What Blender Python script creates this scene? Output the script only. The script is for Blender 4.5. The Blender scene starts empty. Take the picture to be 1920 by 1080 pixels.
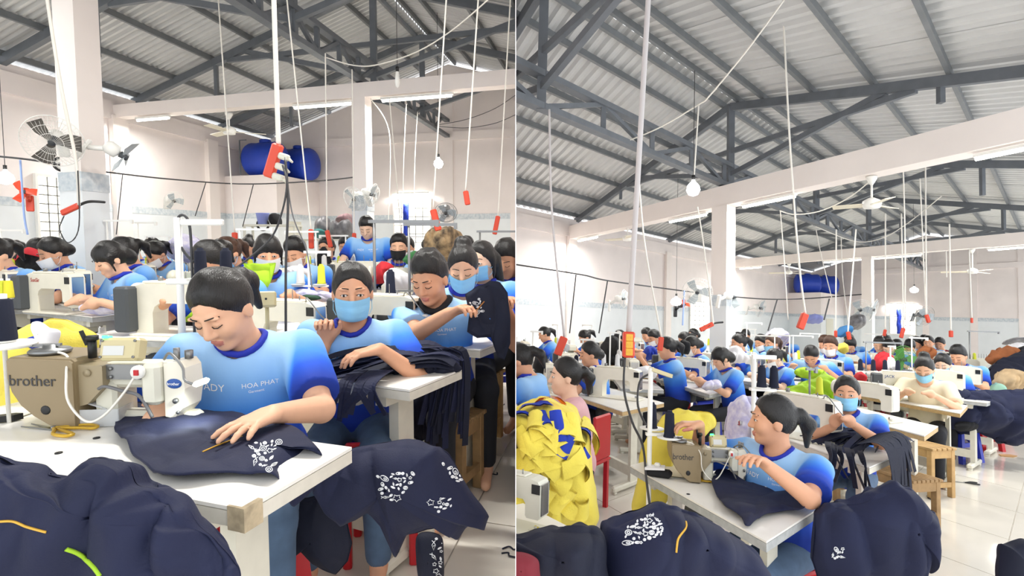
import bpy, bmesh, math, random
import numpy as np
from mathutils import Vector, Matrix
from mathutils.bvhtree import BVHTree

# ------------------------------------------------------------------ camera, sky, exposure
SC = bpy.context.scene
COL = SC.collection
F, CX, CY = 1050.0, 967.0, 525.0            # focal length and principal point in a 1920 x 1080 frame
CAM = Vector((0, 0, 1.45))
cam_d = bpy.data.cameras.new('camera'); cam_o = bpy.data.objects.new('camera', cam_d); COL.objects.link(cam_o)
cam_d.sensor_width = 36; cam_d.lens = F / 1920 * 36
cam_d.shift_x = -(CX - 960) / 1920; cam_d.shift_y = (CY - 540) / 1920
cam_d.clip_start = 0.05; cam_d.clip_end = 200
cam_o.location = CAM; cam_o.rotation_euler = (math.pi / 2, 0, 0)
SC.camera = cam_o
world = bpy.data.worlds.new('sky'); SC.world = world; world.use_nodes = True
wn = world.node_tree.nodes; wn['Background'].inputs[0].default_value = (0.93, 0.96, 1.0, 1); wn['Background'].inputs[1].default_value = 1.75
SC.view_settings.view_transform = 'Standard'; SC.view_settings.look = 'None'
SC.view_settings.gamma = 1; SC.view_settings.use_curve_mapping = False
SC.view_settings.exposure = 0.36
TUBE_POWER = 44.0

# ------------------------------------------------------------------ the two halls and their pixel helpers
class Hall:
    def __init__(s, key, n, h):
        z = Vector(n).normalized(); y = (Vector((0, 1, 0)) - z * z.y).normalized(); x = y.cross(z)
        s.R = Matrix((x, y, z)).transposed(); s.h = h; s.key = key
        s.M = Matrix.Translation(CAM) @ s.R.to_4x4() @ Matrix.Translation((0, 0, -h))
    def ray(s, px, py):
        return s.R.transposed() @ Vector(((px - CX) / F, 1, (CY - py) / F))
    def G(s, px, py, h=0.0):                 # the point at height h seen at a pixel
        d = s.ray(px, py); t = (h - s.h) / d.z
        return Vector((0, 0, s.h)) + d * t
    def P(s, px, py, d):                     # the point d metres in front of the camera seen at a pixel
        r = s.ray(px, py)
        return Vector((0, 0, s.h)) + r * (d / r.y)
HA = Hall('A', (0, -70 / F, 1), 1.30)
HB = Hall('B', (0.0305, 60 / F, 1), 1.60)
H = HA
def use(h):
    global H; H = h

# ------------------------------------------------------------------ materials
def lin(c):
    if isinstance(c, str):
        c = c.lstrip('#'); c = [int(c[i:i + 2], 16) / 255 for i in (0, 2, 4)]
    return tuple(x / 12.92 if x <= .04045 else ((x + .055) / 1.055) ** 2.4 for x in c[:3])
MATS = {}
def mat(name, col='#ffffff', rough=.6, metal=0, var=0.0, vscale=8, bump=0.0, bscale=60, emit=0, ecol=None, col2=None, alpha=1, trans=0, spec=None, sheen=0, ramp=None, wave=None):
    if name in MATS: return MATS[name]
    m = bpy.data.materials.new(name); m.use_nodes = True; nt = m.node_tree; b = nt.nodes['Principled BSDF']
    c = lin(col); b.inputs['Base Color'].default_value = (*c, 1); b.inputs['Roughness'].default_value = rough; b.inputs['Metallic'].default_value = metal
    if spec is not None: b.inputs['Specular IOR Level'].default_value = spec
    if sheen: b.inputs['Sheen Weight'].default_value = sheen
    if trans: b.inputs['Transmission Weight'].default_value = trans; b.inputs['IOR'].default_value = 1.3
    if alpha < 1: b.inputs['Alpha'].default_value = alpha
    if emit:
        b.inputs['Emission Color'].default_value = (*lin(ecol or col), 1); b.inputs['Emission Strength'].default_value = emit
    tc = nt.nodes.new('ShaderNodeTexCoord')
    if var or col2:
        n = nt.nodes.new('ShaderNodeTexNoise'); n.inputs['Scale'].default_value = vscale; n.inputs['Detail'].default_value = 4
        nt.links.new(tc.outputs['Object'], n.inputs['Vector'])
        r = nt.nodes.new('ShaderNodeValToRGB'); r.color_ramp.elements[0].position = .32; r.color_ramp.elements[1].position = .68
        c2 = lin(col2) if col2 else tuple(x * (1 - var) for x in c)
        r.color_ramp.elements[0].color = (*c2, 1); r.color_ramp.elements[1].color = (*tuple(min(1, x * (1 + var * .5)) for x in c), 1)
        nt.links.new(n.outputs['Fac'], r.inputs['Fac']); nt.links.new(r.outputs['Color'], b.inputs['Base Color'])
    if ramp:
        a = nt.nodes.new('ShaderNodeAttribute'); a.attribute_name = 'fade'
        r = nt.nodes.new('ShaderNodeValToRGB')
        while len(r.color_ramp.elements) < len(ramp): r.color_ramp.elements.new(.5)
        for e, (p, cc) in zip(r.color_ramp.elements, ramp): e.position = p; e.color = (*lin(cc), 1)
        nt.links.new(a.outputs['Fac'], r.inputs['Fac']); nt.links.new(r.outputs['Color'], b.inputs['Base Color'])
    if bump:
        n = nt.nodes.new('ShaderNodeTexNoise'); n.inputs['Scale'].default_value = bscale; n.inputs['Detail'].default_value = 3
        nt.links.new(tc.outputs['Object'], n.inputs['Vector'])
        if wave:
            mp = nt.nodes.new('ShaderNodeMapping'); mp.inputs['Scale'].default_value = wave
            nt.links.new(tc.outputs['Object'], mp.inputs['Vector']); nt.links.new(mp.outputs['Vector'], n.inputs['Vector'])
        bp = nt.nodes.new('ShaderNodeBump'); bp.inputs['Strength'].default_value = bump; bp.inputs['Distance'].default_value = .01
        nt.links.new(n.outputs['Fac'], bp.inputs['Height']); nt.links.new(bp.outputs['Normal'], b.inputs['Normal'])
    MATS[name] = m
    return m

WALL = mat('pink_white_plaster', '#f5ece8', .85, var=.05, vscale=1.5, bump=.05, bscale=25)
BEAMM = mat('cream_plaster', '#f7eee8', .8, var=.03, vscale=2)
TILEW = mat('white_wall_tile', '#e9eef0', .25, var=.03, vscale=3)
BORDER = mat('tile_border_print', '#dde2e4', .3, col2='#b9c5cd', vscale=18)
STEEL = mat('grey_painted_steel', '#6e7379', .55, var=.12, vscale=6)
PURLIN = mat('galvanised_purlin', '#7b7f82', .5, .2, var=.1, vscale=5)
SHEET = mat('galvanised_roof_sheet', '#cfd0cf', .45, .2, var=.06, vscale=2)
FLOORM = mat('pale_floor_grout', '#d8d3ca', .5)
FTILE = mat('polished_floor_tile', '#dfd9cd', .12, var=.05, vscale=2.5, spec=.5)
WHITE = mat('white_plastic', '#f1f0ea', .45)
CREAM = mat('cream_enamel', '#ece7d6', .35, var=.04, vscale=12)
LAM = mat('white_laminate', '#efece4', .35, var=.03, vscale=6)
LAMEDGE = mat('grey_laminate_edge', '#aeb0af', .6, var=.15, vscale=30)
LAMEDGEW = mat('pale_laminate_edge', '#d9d4c6', .55, var=.08, vscale=20)
WOODEDGE = mat('plywood_edge', '#c7a877', .6, var=.15, vscale=30)
IRON = mat('cream_iron_leg', '#dcd8c8', .5, var=.06, vscale=15)
DGREY = mat('dark_grey_plastic', '#45494d', .5)
BLACK = mat('black_plastic', '#17181a', .5)
CHROME = mat('chrome', '#c9c9c6', .2, 1.0)
DSTEEL = mat('dull_steel', '#8b8c8c', .4, .8)
TAN = mat('olive_brown_enamel', '#8d7c5e', .38, var=.05, vscale=10)
TANL = mat('pale_khaki_enamel', '#c9bd92', .42)
PUTTY = mat('putty_enamel', '#d8d6c6', .4)
NAVY = mat('navy_twill', '#10183a', .78, var=.2, vscale=5, bump=.12, bscale=240)
NAVYD = mat('dark_navy_twill', '#0e142b', .8, var=.16, vscale=6, bump=.12, bscale=240)
YELLOW = mat('yellow_jersey', '#eedb58', .85, var=.1, vscale=7, bump=.25, bscale=160, sheen=.1)
ROYAL = mat('royal_blue_jersey', '#1a37a8', .8, var=.12, vscale=9, bump=.15, bscale=160)
LIME = mat('lime_green_cloth', '#a9d42c', .75, var=.14, vscale=8, bump=.1, bscale=120)
LILAC = mat('white_lilac_cloth', '#ebe8f4', .85, col2='#c3bfe4', vscale=22, bump=.1, bscale=100)
WCLOTH = mat('white_cloth', '#f1f0f2', .85, var=.06, vscale=12)
KHAKI = mat('khaki_cloth', '#bda27c', .85, var=.18, vscale=9)
RUST = mat('rust_cloth', '#a5643c', .85, var=.15, vscale=9)
REDC = mat('red_cloth', '#c42630', .8, var=.1, vscale=9)
MAROON = mat('maroon_cloth', '#7a1f2c', .8, var=.1, vscale=9)
BLKC = mat('black_cloth', '#16171b', .85, var=.2, vscale=9)
REDP = mat('red_plastic', '#b9141f', .35)
ORANGE = mat('orange_red_plastic', '#d8462a', .4)
BLUEP = mat('blue_plastic', '#2f3fb8', .4)
TANKB = mat('blue_tank_plastic', '#2145b8', .45, var=.08, vscale=3)
WOOD = mat('worn_wood', '#a8875c', .7, var=.28, vscale=9, bump=.2, bscale=30, wave=(1, 14, 14))
WOODL = mat('pale_wood', '#c09c68', .7, var=.2, vscale=9, bump=.2, bscale=30)
ROPE = mat('white_cord', '#ece8de', .7)
CABLE = mat('grey_black_cable', '#3a3a3c', .55)
THREADN = mat('navy_thread', '#1a2036', .9, bump=.6, bscale=200, wave=(1, 1, 30))
THREADW = mat('white_thread', '#f0efec', .9, bump=.6, bscale=200, wave=(1, 1, 30))
THREADY = mat('yellow_green_thread', '#c9cf3c', .9)
THREADR = mat('red_thread', '#b3202e', .9)
GOLD = mat('gold_handle', '#c8a02c', .35, .3)
SKIN = [mat('skin_%d' % i, c, .5, var=.06, vscale=14, spec=.3) for i, c in enumerate(('#e6b595', '#dca584', '#c58d69', '#e9c1a6'))]
LIPS = mat('lip_skin', '#c07a6c', .5)
HAIRB = mat('black_hair', '#0e0b0a', .36, var=.3, vscale=40, bump=.4, bscale=30, wave=(18, 3, 3))
HAIRBR = mat('brown_hair', '#4a2e1d', .45, var=.3, vscale=30, bump=.7, bscale=30, wave=(18, 3, 3))
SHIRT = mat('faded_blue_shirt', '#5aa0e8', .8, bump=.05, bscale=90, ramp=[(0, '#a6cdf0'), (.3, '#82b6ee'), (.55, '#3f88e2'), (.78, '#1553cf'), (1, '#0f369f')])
COLLAR = mat('royal_blue_rib', '#1c2ea6', .8, bump=.2, bscale=200)
JEANS = mat('blue_denim', '#4d6480', .85, var=.2, vscale=14)
PANTS = mat('black_trousers', '#1d1f26', .85, var=.2, vscale=10)
MASKB = mat('light_blue_mask', '#8fcbee', .8, bump=.12, bscale=20, wave=(1, 1, 6))
MASKW = mat('white_mask', '#f2f1ef', .8)
MASKK = mat('black_mask', '#1a1a1c', .8)
EYEW = mat('eye_white', '#efe9e2', .2); EYED = mat('dark_eye', '#1a100b', .15)
PRINTW = mat('white_print', '#f6f8fb', .7)
CREAMC = mat('cream_blouse', '#e6d9bc', .85, var=.06, vscale=10)
PINKC = mat('pink_blouse', '#e2b3b8', .85, var=.06, vscale=10)
TUBEE = mat('lit_tube', '#ffffff', .4, emit=14, ecol='#fdfbf2')
BULBE = mat('lit_bulb', '#ffffff', .4, emit=18, ecol='#fffdf6')
DAY = mat('daylight_pane', '#fbf8ea', .4, emit=2.2, ecol='#fffbe8')
KHAKIM = mat('khaki_black_cloth', '#bfa37b', .85, col2='#51463a', vscale=13)
BAGT = mat('grey_plastic_bag', '#8b8a8c', .4, col2='#5f5d60', vscale=10)

# ------------------------------------------------------------------ mesh helpers
def rotm(rx=0, ry=0, rz=0):
    return Matrix.Rotation(rz, 4, 'Z') @ Matrix.Rotation(ry, 4, 'Y') @ Matrix.Rotation(rx, 4, 'X')
def frame_to(a, b):
    a = Vector(a); b = Vector(b); z = (b - a)
    L = z.length
    q = z.to_track_quat('Z', 'Y') if L > 1e-9 else Vector((0, 0, 1)).to_track_quat('Z', 'Y')
    return Matrix.Translation(a) @ q.to_matrix().to_4x4(), L
class MB:
    def __init__(s): s.v = []; s.f = []; s.m = []; s.s = []
    def add(s, vs, fs, m=0, smooth=False, M=None):
        o = len(s.v)
        if M is not None: vs = [M @ Vector(p) for p in vs]
        s.v.extend([tuple(p) for p in vs])
        for f in fs: s.f.append([i + o for i in f]); s.m.append(m); s.s.append(smooth)
        return s
    def box(s, c, d, m=0, R=None, bev=0, taper=1):
        x, y, z = (k / 2 for k in d); M = Matrix.Translation(c) @ (R if R is not None else Matrix())
        if not bev:
            t = taper
            vs = [(-x * t, -y * t, -z), (x * t, -y * t, -z), (x * t, y * t, -z), (-x * t, y * t, -z), (-x, -y, z), (x, -y, z), (x, y, z), (-x, y, z)]
            return s.add(vs, [(3, 2, 1, 0), (4, 5, 6, 7), (0, 1, 5, 4), (1, 2, 6, 5), (2, 3, 7, 6), (3, 0, 4, 7)], m, False, M)
        b = min(bev, x * .95, y * .95, z * .95)
        rings = []
        for zz, ins in ((-z, b), (-z + b, 0), (z - b, 0), (z, b)):
            X, Y = x - ins, y - ins; c2 = b if not ins else b * .4
            rings.append([(X - c2, -Y, zz), (X, -Y + c2, zz), (X, Y - c2, zz), (X - c2, Y, zz), (-X + c2, Y, zz), (-X, Y - c2, zz), (-X, -Y + c2, zz), (-X + c2, -Y, zz)])
        return s.rings(rings, m, False, M)
    def rings(s, rings, m=0, smooth=True, M=None, caps=True, closed=True):
        n = len(rings[0]); vs = [p for r in rings for p in r]; fs = []
        for i in range(len(rings) - 1):
            for j in range(n if closed else n - 1):
                k = (j + 1) % n
                fs.append((i * n + j, i * n + k, (i + 1) * n + k, (i + 1) * n + j))
        if caps and closed:
            fs.append(tuple(range(n - 1, -1, -1))); fs.append(tuple((len(rings) - 1) * n + j for j in range(n)))
        return s.add(vs, fs, m, smooth, M)
    def cyl(s, a, b, r0, r1=None, n=12, m=0, smooth=True, caps=True):
        M, L = frame_to(a, b); r1 = r0 if r1 is None else r1
        cs = [(math.cos(2 * math.pi * i / n), math.sin(2 * math.pi * i / n)) for i in range(n)]
        return s.rings([[(r0 * c, r0 * d, 0) for c, d in cs], [(r1 * c, r1 * d, L) for c, d in cs]], m, smooth, M, caps)
    def lathe(s, prof, n=20, m=0, M=None, caps=True):
        cs = [(math.cos(2 * math.pi * i / n), math.sin(2 * math.pi * i / n)) for i in range(n)]
        return s.rings([[(r * c, r * d, z) for c, d in cs] for r, z in prof], m, True, M, caps)
    def tube(s, pts, r, n=6, m=0, r1=None):
        pts = [Vector(p) for p in pts]; rings = []; up = Vector((.31, .17, .93))
        for i, p in enumerate(pts):
            t = (pts[min(i + 1, len(pts) - 1)] - pts[max(i - 1, 0)])
            t = t.normalized() if t.length > 1e-9 else Vector((0, 0, 1))
            x = up.cross(t)
            if x.length < .05: x = Vector((1, 0, 0)).cross(t)
            x.normalize(); y = t.cross(x)
            rr = r if r1 is None else r + (r1 - r) * i / max(1, len(pts) - 1)
            rings.append([p + x * rr * math.cos(2 * math.pi * k / n) + y * rr * math.sin(2 * math.pi * k / n) for k in range(n)])
        return s.rings(rings, m, True)
    def bar(s, a, b, w, h, m=0, up=(0, 0, 1)):          # rectangular bar from a to b
        a = Vector(a); b = Vector(b); t = (b - a).normalized(); u = Vector(up)
        x = t.cross(u)
        if x.length < 1e-3: x = t.cross(Vector((0, 1, 0)))
        x.normalize(); y = x.cross(t)
        q = [(-w / 2, -h / 2), (w / 2, -h / 2), (w / 2, h / 2), (-w / 2, h / 2)]
        return s.rings([[a + x * p + y * k for p, k in q], [b + x * p + y * k for p, k in q]], m, False)
    def prism(s, poly, t0, t1, m=0, M=None, smooth=False):   # polygon in x,z extruded along y
        return s.rings([[(x, t0, z) for x, z in poly], [(x, t1, z) for x, z in poly]], m, smooth, M)
    def ell(s, c, r, n=14, m=0, R=None):
        rings = []
        for i in range(n // 2 + 1):
            th = math.pi * i / (n // 2); rr = max(math.sin(th), 1e-3); z = -math.cos(th)
            rings.append([(r[0] * rr * math.cos(2 * math.pi * k / n), r[1] * rr * math.sin(2 * math.pi * k / n), r[2] * z) for k in range(n)])
        return s.rings(rings, m, True, Matrix.Translation(c) @ (R if R is not None else Matrix()))
    def mesh(s, name, mats):
        me = bpy.data.meshes.new(name); me.from_pydata(s.v, [], s.f)
        if not isinstance(mats, (list, tuple)): mats = [mats]
        for k in mats: me.materials.append(k)
        me.polygons.foreach_set('material_index', s.m); me.polygons.foreach_set('use_smooth', s.s); me.update()
        return me
    def build(s, name, mats, parent=None, M=None, **kw):
        return link(name, s.mesh(name, mats), parent, M, **kw)
HALL_OF = {}
def link(name, data, parent=None, M=None, label=None, cat=None, group=None, kind=None):
    o = bpy.data.objects.new(name, data); COL.objects.link(o)
    M = M if M is not None else Matrix()
    if parent is not None: o.parent = parent; o.matrix_local = M
    else: o.matrix_local = H.M @ M
    HALL_OF[o.name] = H.key
    tag(o, label, cat, group, kind)
    return o
def tag(o, label=None, cat=None, group=None, kind=None):
    if label: o['label'] = label
    if cat: o['category'] = cat
    if group: o['group'] = group
    if kind: o['kind'] = kind
    return o
def thing(name, label, cat, loc=(0, 0, 0), rz=0, group=None, scale=1, kind=None, R=None):
    M = Matrix.Translation(loc) @ (R if R is not None else Matrix.Rotation(rz, 4, 'Z')) @ Matrix.Scale(scale, 4)
    return link(name, None, None, M, label, cat, group, kind)
def copy_tree(o, parent=None, M=None):
    c = o.copy(); COL.objects.link(c); HALL_OF[c.name] = H.key
    if parent is not None: c.parent = parent; c.matrix_local = o.matrix_local.copy()
    elif M is not None: c.matrix_local = H.M @ M
    for ch in list(o.children): copy_tree(ch, c)
    return c
def TR(loc, rz=0): return Matrix.Translation(loc) @ Matrix.Rotation(rz, 4, 'Z')

_rng = np.random.RandomState(7); _tab = _rng.rand(4096).astype(np.float32)
def vnoise(P, sc=1.0, seed=0):
    P = np.asarray(P, dtype=np.float64) * sc + seed * 17.31; i = np.floor(P).astype(np.int64); f = P - i; f = f * f * (3 - 2 * f)
    def h(a, b, c): return _tab[((i[..., 0] + a) * 73856093 ^ (i[..., 1] + b) * 19349663 ^ (i[..., 2] + c) * 83492791) & 4095]
    r = 0
    for a in (0, 1):
        for b in (0, 1):
            for c in (0, 1):
                r = r + h(a, b, c) * (f[..., 0] if a else 1 - f[..., 0]) * (f[..., 1] if b else 1 - f[..., 1]) * (f[..., 2] if c else 1 - f[..., 2])
    return r * 2 - 1
def spline(pts, n, closed=False):
    pts = [Vector(p) for p in pts]; m = len(pts); out = []
    segs = m if closed else m - 1
    for i in range(n):
        t = i / n * segs if closed else i / (n - 1) * segs
        k = min(int(t), segs - 1); u = t - k
        g = (lambda j: pts[j % m]) if closed else (lambda j: pts[min(max(j, 0), m - 1)])
        p0, p1, p2, p3 = g(k - 1), g(k), g(k + 1), g(k + 2)
        out.append(.5 * ((2 * p1) + (p2 - p0) * u + (2 * p0 - 5 * p1 + 4 * p2 - p3) * u * u + (3 * p1 - p0 - 3 * p2 + p3) * u ** 3))
    return out
def mesh_np(name, V, Q, mats, smooth=True, mi=None):
    me = bpy.data.meshes.new(name); V = np.asarray(V, dtype=np.float32); Q = np.asarray(Q, dtype=np.int32); k = Q.shape[1]
    me.vertices.add(len(V)); me.vertices.foreach_set('co', V.ravel())
    me.loops.add(Q.size); me.loops.foreach_set('vertex_index', Q.ravel())
    me.polygons.add(len(Q)); me.polygons.foreach_set('loop_start', np.arange(0, Q.size, k, dtype=np.int32))
    if not isinstance(mats, (list, tuple)): mats = [mats]
    for q in mats: me.materials.append(q)
    if mi is not None: me.polygons.foreach_set('material_index', np.asarray(mi, dtype=np.int32))
    me.polygons.foreach_set('use_smooth', np.full(len(Q), smooth)); me.update(calc_edges=True); me.validate()
    return me
_font_cache = {}
def text_mesh(txt, size, extr=0.0):
    k = (txt, size)
    if k not in _font_cache:
        cu = bpy.data.curves.new('lettering', 'FONT'); cu.body = txt; cu.size = size; cu.align_x = 'CENTER'; cu.align_y = 'CENTER'; cu.resolution_u = 3; cu.extrude = extr
        o = bpy.data.objects.new('lettering', cu); COL.objects.link(o)
        dg = bpy.context.evaluated_depsgraph_get(); dg.update()
        me = bpy.data.meshes.new_from_object(o.evaluated_get(dg)); bpy.data.objects.remove(o); bpy.data.curves.remove(cu)
        _font_cache[k] = ([tuple(v.co) for v in me.vertices], [tuple(p.vertices) for p in me.polygons]); bpy.data.meshes.remove(me)
    return _font_cache[k]
def lettering(name, txt, size, material, parent, M, bold=0):
    vs, fs = text_mesh(txt, size, .0006); return MB().add(vs, fs).build(name, material, parent, M)
# ------------------------------------------------------------------ room shell
EAVE = 4.15
class Shell:
    def __init__(s, hall, L0, v, u, s0, s1, W, ridge, pitch, frames, purl, border):
        s.hall = hall; s.L0 = Vector((*L0, 0)); s.v = Vector((*v, 0)).normalized(); s.u = Vector((*u, 0)).normalized()
        s.s0, s.s1, s.W, s.ridge, s.pitch, s.frames, s.purl, s.border = s0, s1, W, ridge, pitch, frames, purl, border
    def pt(s, a, t, z=0): return s.L0 + s.v * a + s.u * t + Vector((0, 0, z))
    def roof(s, t): return EAVE + (s.ridge - EAVE) * (1 - abs(t - s.W) / s.W)
    def onwall(s, px, py):                     # left wall point under a pixel, as (along, height)
        r = s.hall.ray(px, py); n = s.v.cross(Vector((0, 0, 1))); k = (s.L0 - Vector((0, 0, s.hall.h))).dot(n) / r.dot(n)
        p = Vector((0, 0, s.hall.h)) + r * k; return (p - s.L0).dot(s.v), p.z
    def onfar(s, px, py):                      # far wall point under a pixel, as (across, height)
        o = s.pt(s.s1, 0); r = s.hall.ray(px, py); n = s.u.cross(Vector((0, 0, 1))); k = (o - Vector((0, 0, s.hall.h))).dot(n) / r.dot(n)
        p = Vector((0, 0, s.hall.h)) + r * k; return (p - o).dot(s.u), p.z
    def oblk(s, mb, a0, a1, t0, t1, z0, z1, m=0):   # block in the hall's own (skew) plan axes
        P = s.pt; mb.rings([[P(a0, t0, z0), P(a0, t1, z0), P(a1, t1, z0), P(a1, t0, z0)], [P(a0, t0, z1), P(a0, t1, z1), P(a1, t1, z1), P(a1, t0, z1)]], m, False)
        return mb
SA = Shell(HA, (-7.32, 10.42), (.172, .985), (.96, -.28), -11, 4.75, 5.09, 5.68, .125, (-6.7, -4.3, -1.9, .5, 2.9), .88, 1.86)
SB = Shell(HB, (1.36, 14.04), (.70, .714), (.40, -.917), -12.5, 19.07, 5.2, 5.4, .21, (-4.6, .25, 4.9, 9.75, 14.4), .9, 1.78)

def shell(S, tag_, hallname):
    use(S.hall); P = S.pt; W = S.W
    n = S.u.cross(S.v)
    # floor with single tiles where they can be told apart
    c = P((S.s0 + S.s1) / 2, W)
    floor = MB(); S.oblk(floor, S.s0 - 3, S.s1 + .2, -.3, 2 * W + .4, -.12, -.012)
    floor = floor.build('floor', FLOORM, None, label='pale polished tile floor of the %s' % hallname, kind='structure')
    # left wall, tiled dado, border
    wl = MB(); S.oblk(wl, S.s0, S.s1 + .2, -.18, 0, -.1, EAVE - .16)
    wl = wl.build('wall_left', WALL, None, label='pink white plastered side wall with tiled dado, %s' % hallname, kind='structure')
    mb = MB(); S.oblk(mb, S.s0, S.s1, 0, .012, 0, S.border); mb.build('tile_dado', TILEW, wl)
    mb = MB(); S.oblk(mb, S.s0, S.s1, 0, .018, S.border, S.border + .13); mb.build('tile_border', BORDER, wl)
    mb = MB(); S.oblk(mb, S.s0, S.s1, 0, .07, EAVE - .62, EAVE - .3); mb.build('ring_beam', WALL, wl)
    # far wall with gable
    wf = MB(); g = .1
    poly = [(-.18, -.1), (2 * W, -.1), (2 * W, EAVE - g), (W, S.ridge - g - .03), (-.18, EAVE - g - .05)]
    wf.rings([[P(S.s1, t, z) for t, z in poly], [P(S.s1 + .18, t, z) for t, z in poly]], 0, False)
    wf = wf.build('wall_far', WALL, None, label='pink white gable end wall with tiled dado, %s' % hallname, kind='structure')
    mb = MB(); S.oblk(mb, S.s1 - .012, S.s1, 0, 2 * W, 0, S.border); mb.build('tile_dado', TILEW, wf)
    mb = MB(); S.oblk(mb, S.s1 - .018, S.s1, 0, 2 * W, S.border, S.border + .13); mb.build('tile_border', BORDER, wf)
    mb = MB(); S.oblk(mb, S.s1 - .06, S.s1, 0, 2 * W, 3.75, 3.95); mb.build('ring_beam', WALL, wf)
    for t in (W * .52, W * 1.0, W * 1.33, W * 1.62):
        mb = MB(); S.oblk(mb, S.s1 - .05, S.s1, t - .12, t + .12, 0, 4.15 if t < W * .8 else 4.6); mb.build('pilaster', WALL, wf)
    # roof
    roof = thing('ceiling', 'corrugated metal gable roof on steel trusses over the %s' % hallname, None, kind='structure'); roof.matrix_local = S.hall.M
    pw = S.pitch * 8
    def sheet(t0, t1):
        mb = MB(); prof = []
        for i in range(8):
            for q, z in ((0, 0), (.3, 0), (.5, .042), (.8, .042)): prof.append(((i + q) * S.pitch, z))
        prof.append((8 * S.pitch + .01, 0))
        r0, r1 = [], []
        for a, z in prof:
            r0.append(S.v * a + S.u * t0 + Vector((0, 0, S.roof(t0) + z))); r1.append(S.v * a + S.u * t1 + Vector((0, 0, S.roof(t1) + z)))
        mb.rings([r0, r1], 0, False, caps=False, closed=False); return mb.mesh('roof_sheet', SHEET)
    sl, sr = sheet(-.3, W - .02), sheet(W + .02, 2 * W + .3)
    a = S.s0
    while a < S.s1:
        for me in (sl, sr): link('roof_sheet', me, roof, Matrix.Translation(S.L0 + S.v * a))
        a += pw
    # purlins
    ts = []; t = .02
    while t < W - .25: ts.append(t); t += S.purl
    for t in ts + [W - .16] + [2 * W - q for q in ts] + [W + .16]:
        z = S.roof(t) - .05; mb = MB(); mb.bar(P(S.s0, t, z), P(S.s1 + .1, t, z), .05, .09); mb.build('purlin', PURLIN, roof)
    # trusses
    for a in S.frames:
        tr = link('roof_truss', None, roof)
        for k, (t0, t1) in enumerate(((-.1, W), (2 * W + .1, W))):
            z0, z1 = S.roof(max(0, min(2 * W, t0))) - .17, S.ridge - .17
            MB().bar(P(a, t0, z0), P(a, t1, z1), .09, .13).build('rafter', STEEL, tr)
            tm = (t0 + t1) / 2
            MB().bar(P(a, W, 4.05), P(a, tm, S.roof(tm) - .2), .07, .08).build('strut', STEEL, tr)
            tq = t1 + (t0 - t1) * .62; MB().bar(P(a, tq, S.roof(tq) - .2), P(a, tq, 3.9 if a > S.frames[1] else 4.2), .06, .07).build('hanger_post', STEEL, tr)
        MB().bar(P(a, W, 3.8), P(a, W, S.ridge - .15), .1, .1).build('king_post', STEEL, tr)
        MB().bar(P(a, W * .42, S.roof(W * .42) - .22), P(a, W * 1.58, S.roof(W * 1.58) - .22), .06, .08).build('tie_bar', STEEL, tr)
    # lattice girder on the column line
    gi = link('lattice_girder', None, roof)
    zb, zt, g0, g1 = 3.84, 4.2, S.s0 + 1, S.s1 - .1
    for z in (zb, zt):
        MB().bar(P(g0, W, z), P(g1, W, z), .12, .07).build('chord', STEEL, gi)
    st = .62 if tag_ == 'A' else 1.15; a = g0; k = 0
    while a + st < g1:
        MB().bar(P(a, W, zb), P(a, W, zt), .06, .06).build('web_post', STEEL, gi)
        MB().bar(P(a, W, zt if k % 2 else zb), P(a + st, W, zb if k % 2 else zt), .05, .055).build('web_diagonal', STEEL, gi)
        a += st; k += 1
    MB().bar(P(g0, W - .08, zb + .05), P(g1, W - .08, zb + .05), .03, .03).build('cable_conduit', ROPE, gi)
    return floor, wl, wf, roof

FA = shell(SA, 'A', 'left hall'); FB = shell(SB, 'B', 'right hall')
# the board between the two halls
use(HA)
pm = MB(); pm.box((0, 15.95, 1.5), (.0012, 30, 11))
pm = pm.build('wall_middle', WALL, None); pm.matrix_local = Matrix(); tag(pm, 'thin white board dividing the two halls', kind='structure')

def floor_tiles(S, floor, a0, a1, t0, t1, sz):
    use(S.hall); mb = MB(); e = .004
    mb.rings([[S.u * x + S.v * y + Vector((0, 0, z)) for x, y in ((e, e), (sz - e, e), (sz - e, sz - e), (e, sz - e))] for z in (-.012, 0)], 0, False)
    me = mb.mesh('floor_tile', FTILE); k = 0
    a = a0
    while a < a1:
        t = t0
        while t < t1:
            w = S.hall.M @ S.pt(a + sz / 2, t + sz / 2)
            ok = w.x < .3 if S.hall is HA else w.x > -.3
            if ok and w.y > .9: link('floor_tile', me, floor, Matrix.Translation(S.pt(a, t))); k += 1
            t += sz
        a += sz
    # tiles too far off to tell apart
    return k
floor_tiles(SA, FA[0], -10.4, 3.9, 1.2, 9, .8); floor_tiles(SB, FB[0], -10.8, 10.8, 2.0, 10.4, .9)

def beam(S, a, z0, z1, label, cols=True, wid=.22):
    use(S.hall); mb = MB(); S.oblk(mb, a - wid / 2, a + wid / 2, -.02, 2 * S.W, z0, z1)
    return mb.build('ceiling_beam', BEAMM, None, label=label, kind='structure')
def column(S, a, t, wid, z1, label, tile=True):
    use(S.hall); w = wid / 2; mb = MB(); S.oblk(mb, a - w, a + w, t - w, t + w, 0, z1)
    o = mb.build('column', BEAMM, None, label=label, kind='structure')
    if tile:
        mb = MB(); q = w + .012; S.oblk(mb, a - q, a + q, t - q, t + q, 0, 1.8); mb.build('tile_cladding', TILEW, o)
        mb = MB(); q = w + .018; S.oblk(mb, a - q, a + q, t - q, t + q, 1.8, 1.98); mb.build('tile_border', BORDER, o)
    return o
beam(SA, 0, 3.56, 3.78, 'cream concrete cross beam above the far workers in the left hall')
column(SA, 0, SA.W, .24, 3.56, 'cream column under the cross beam in the left hall')
beam(SB, 0, 3.45, 3.78, 'nearer of the two cream concrete cross beams in the right hall', wid=.3)
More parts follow.
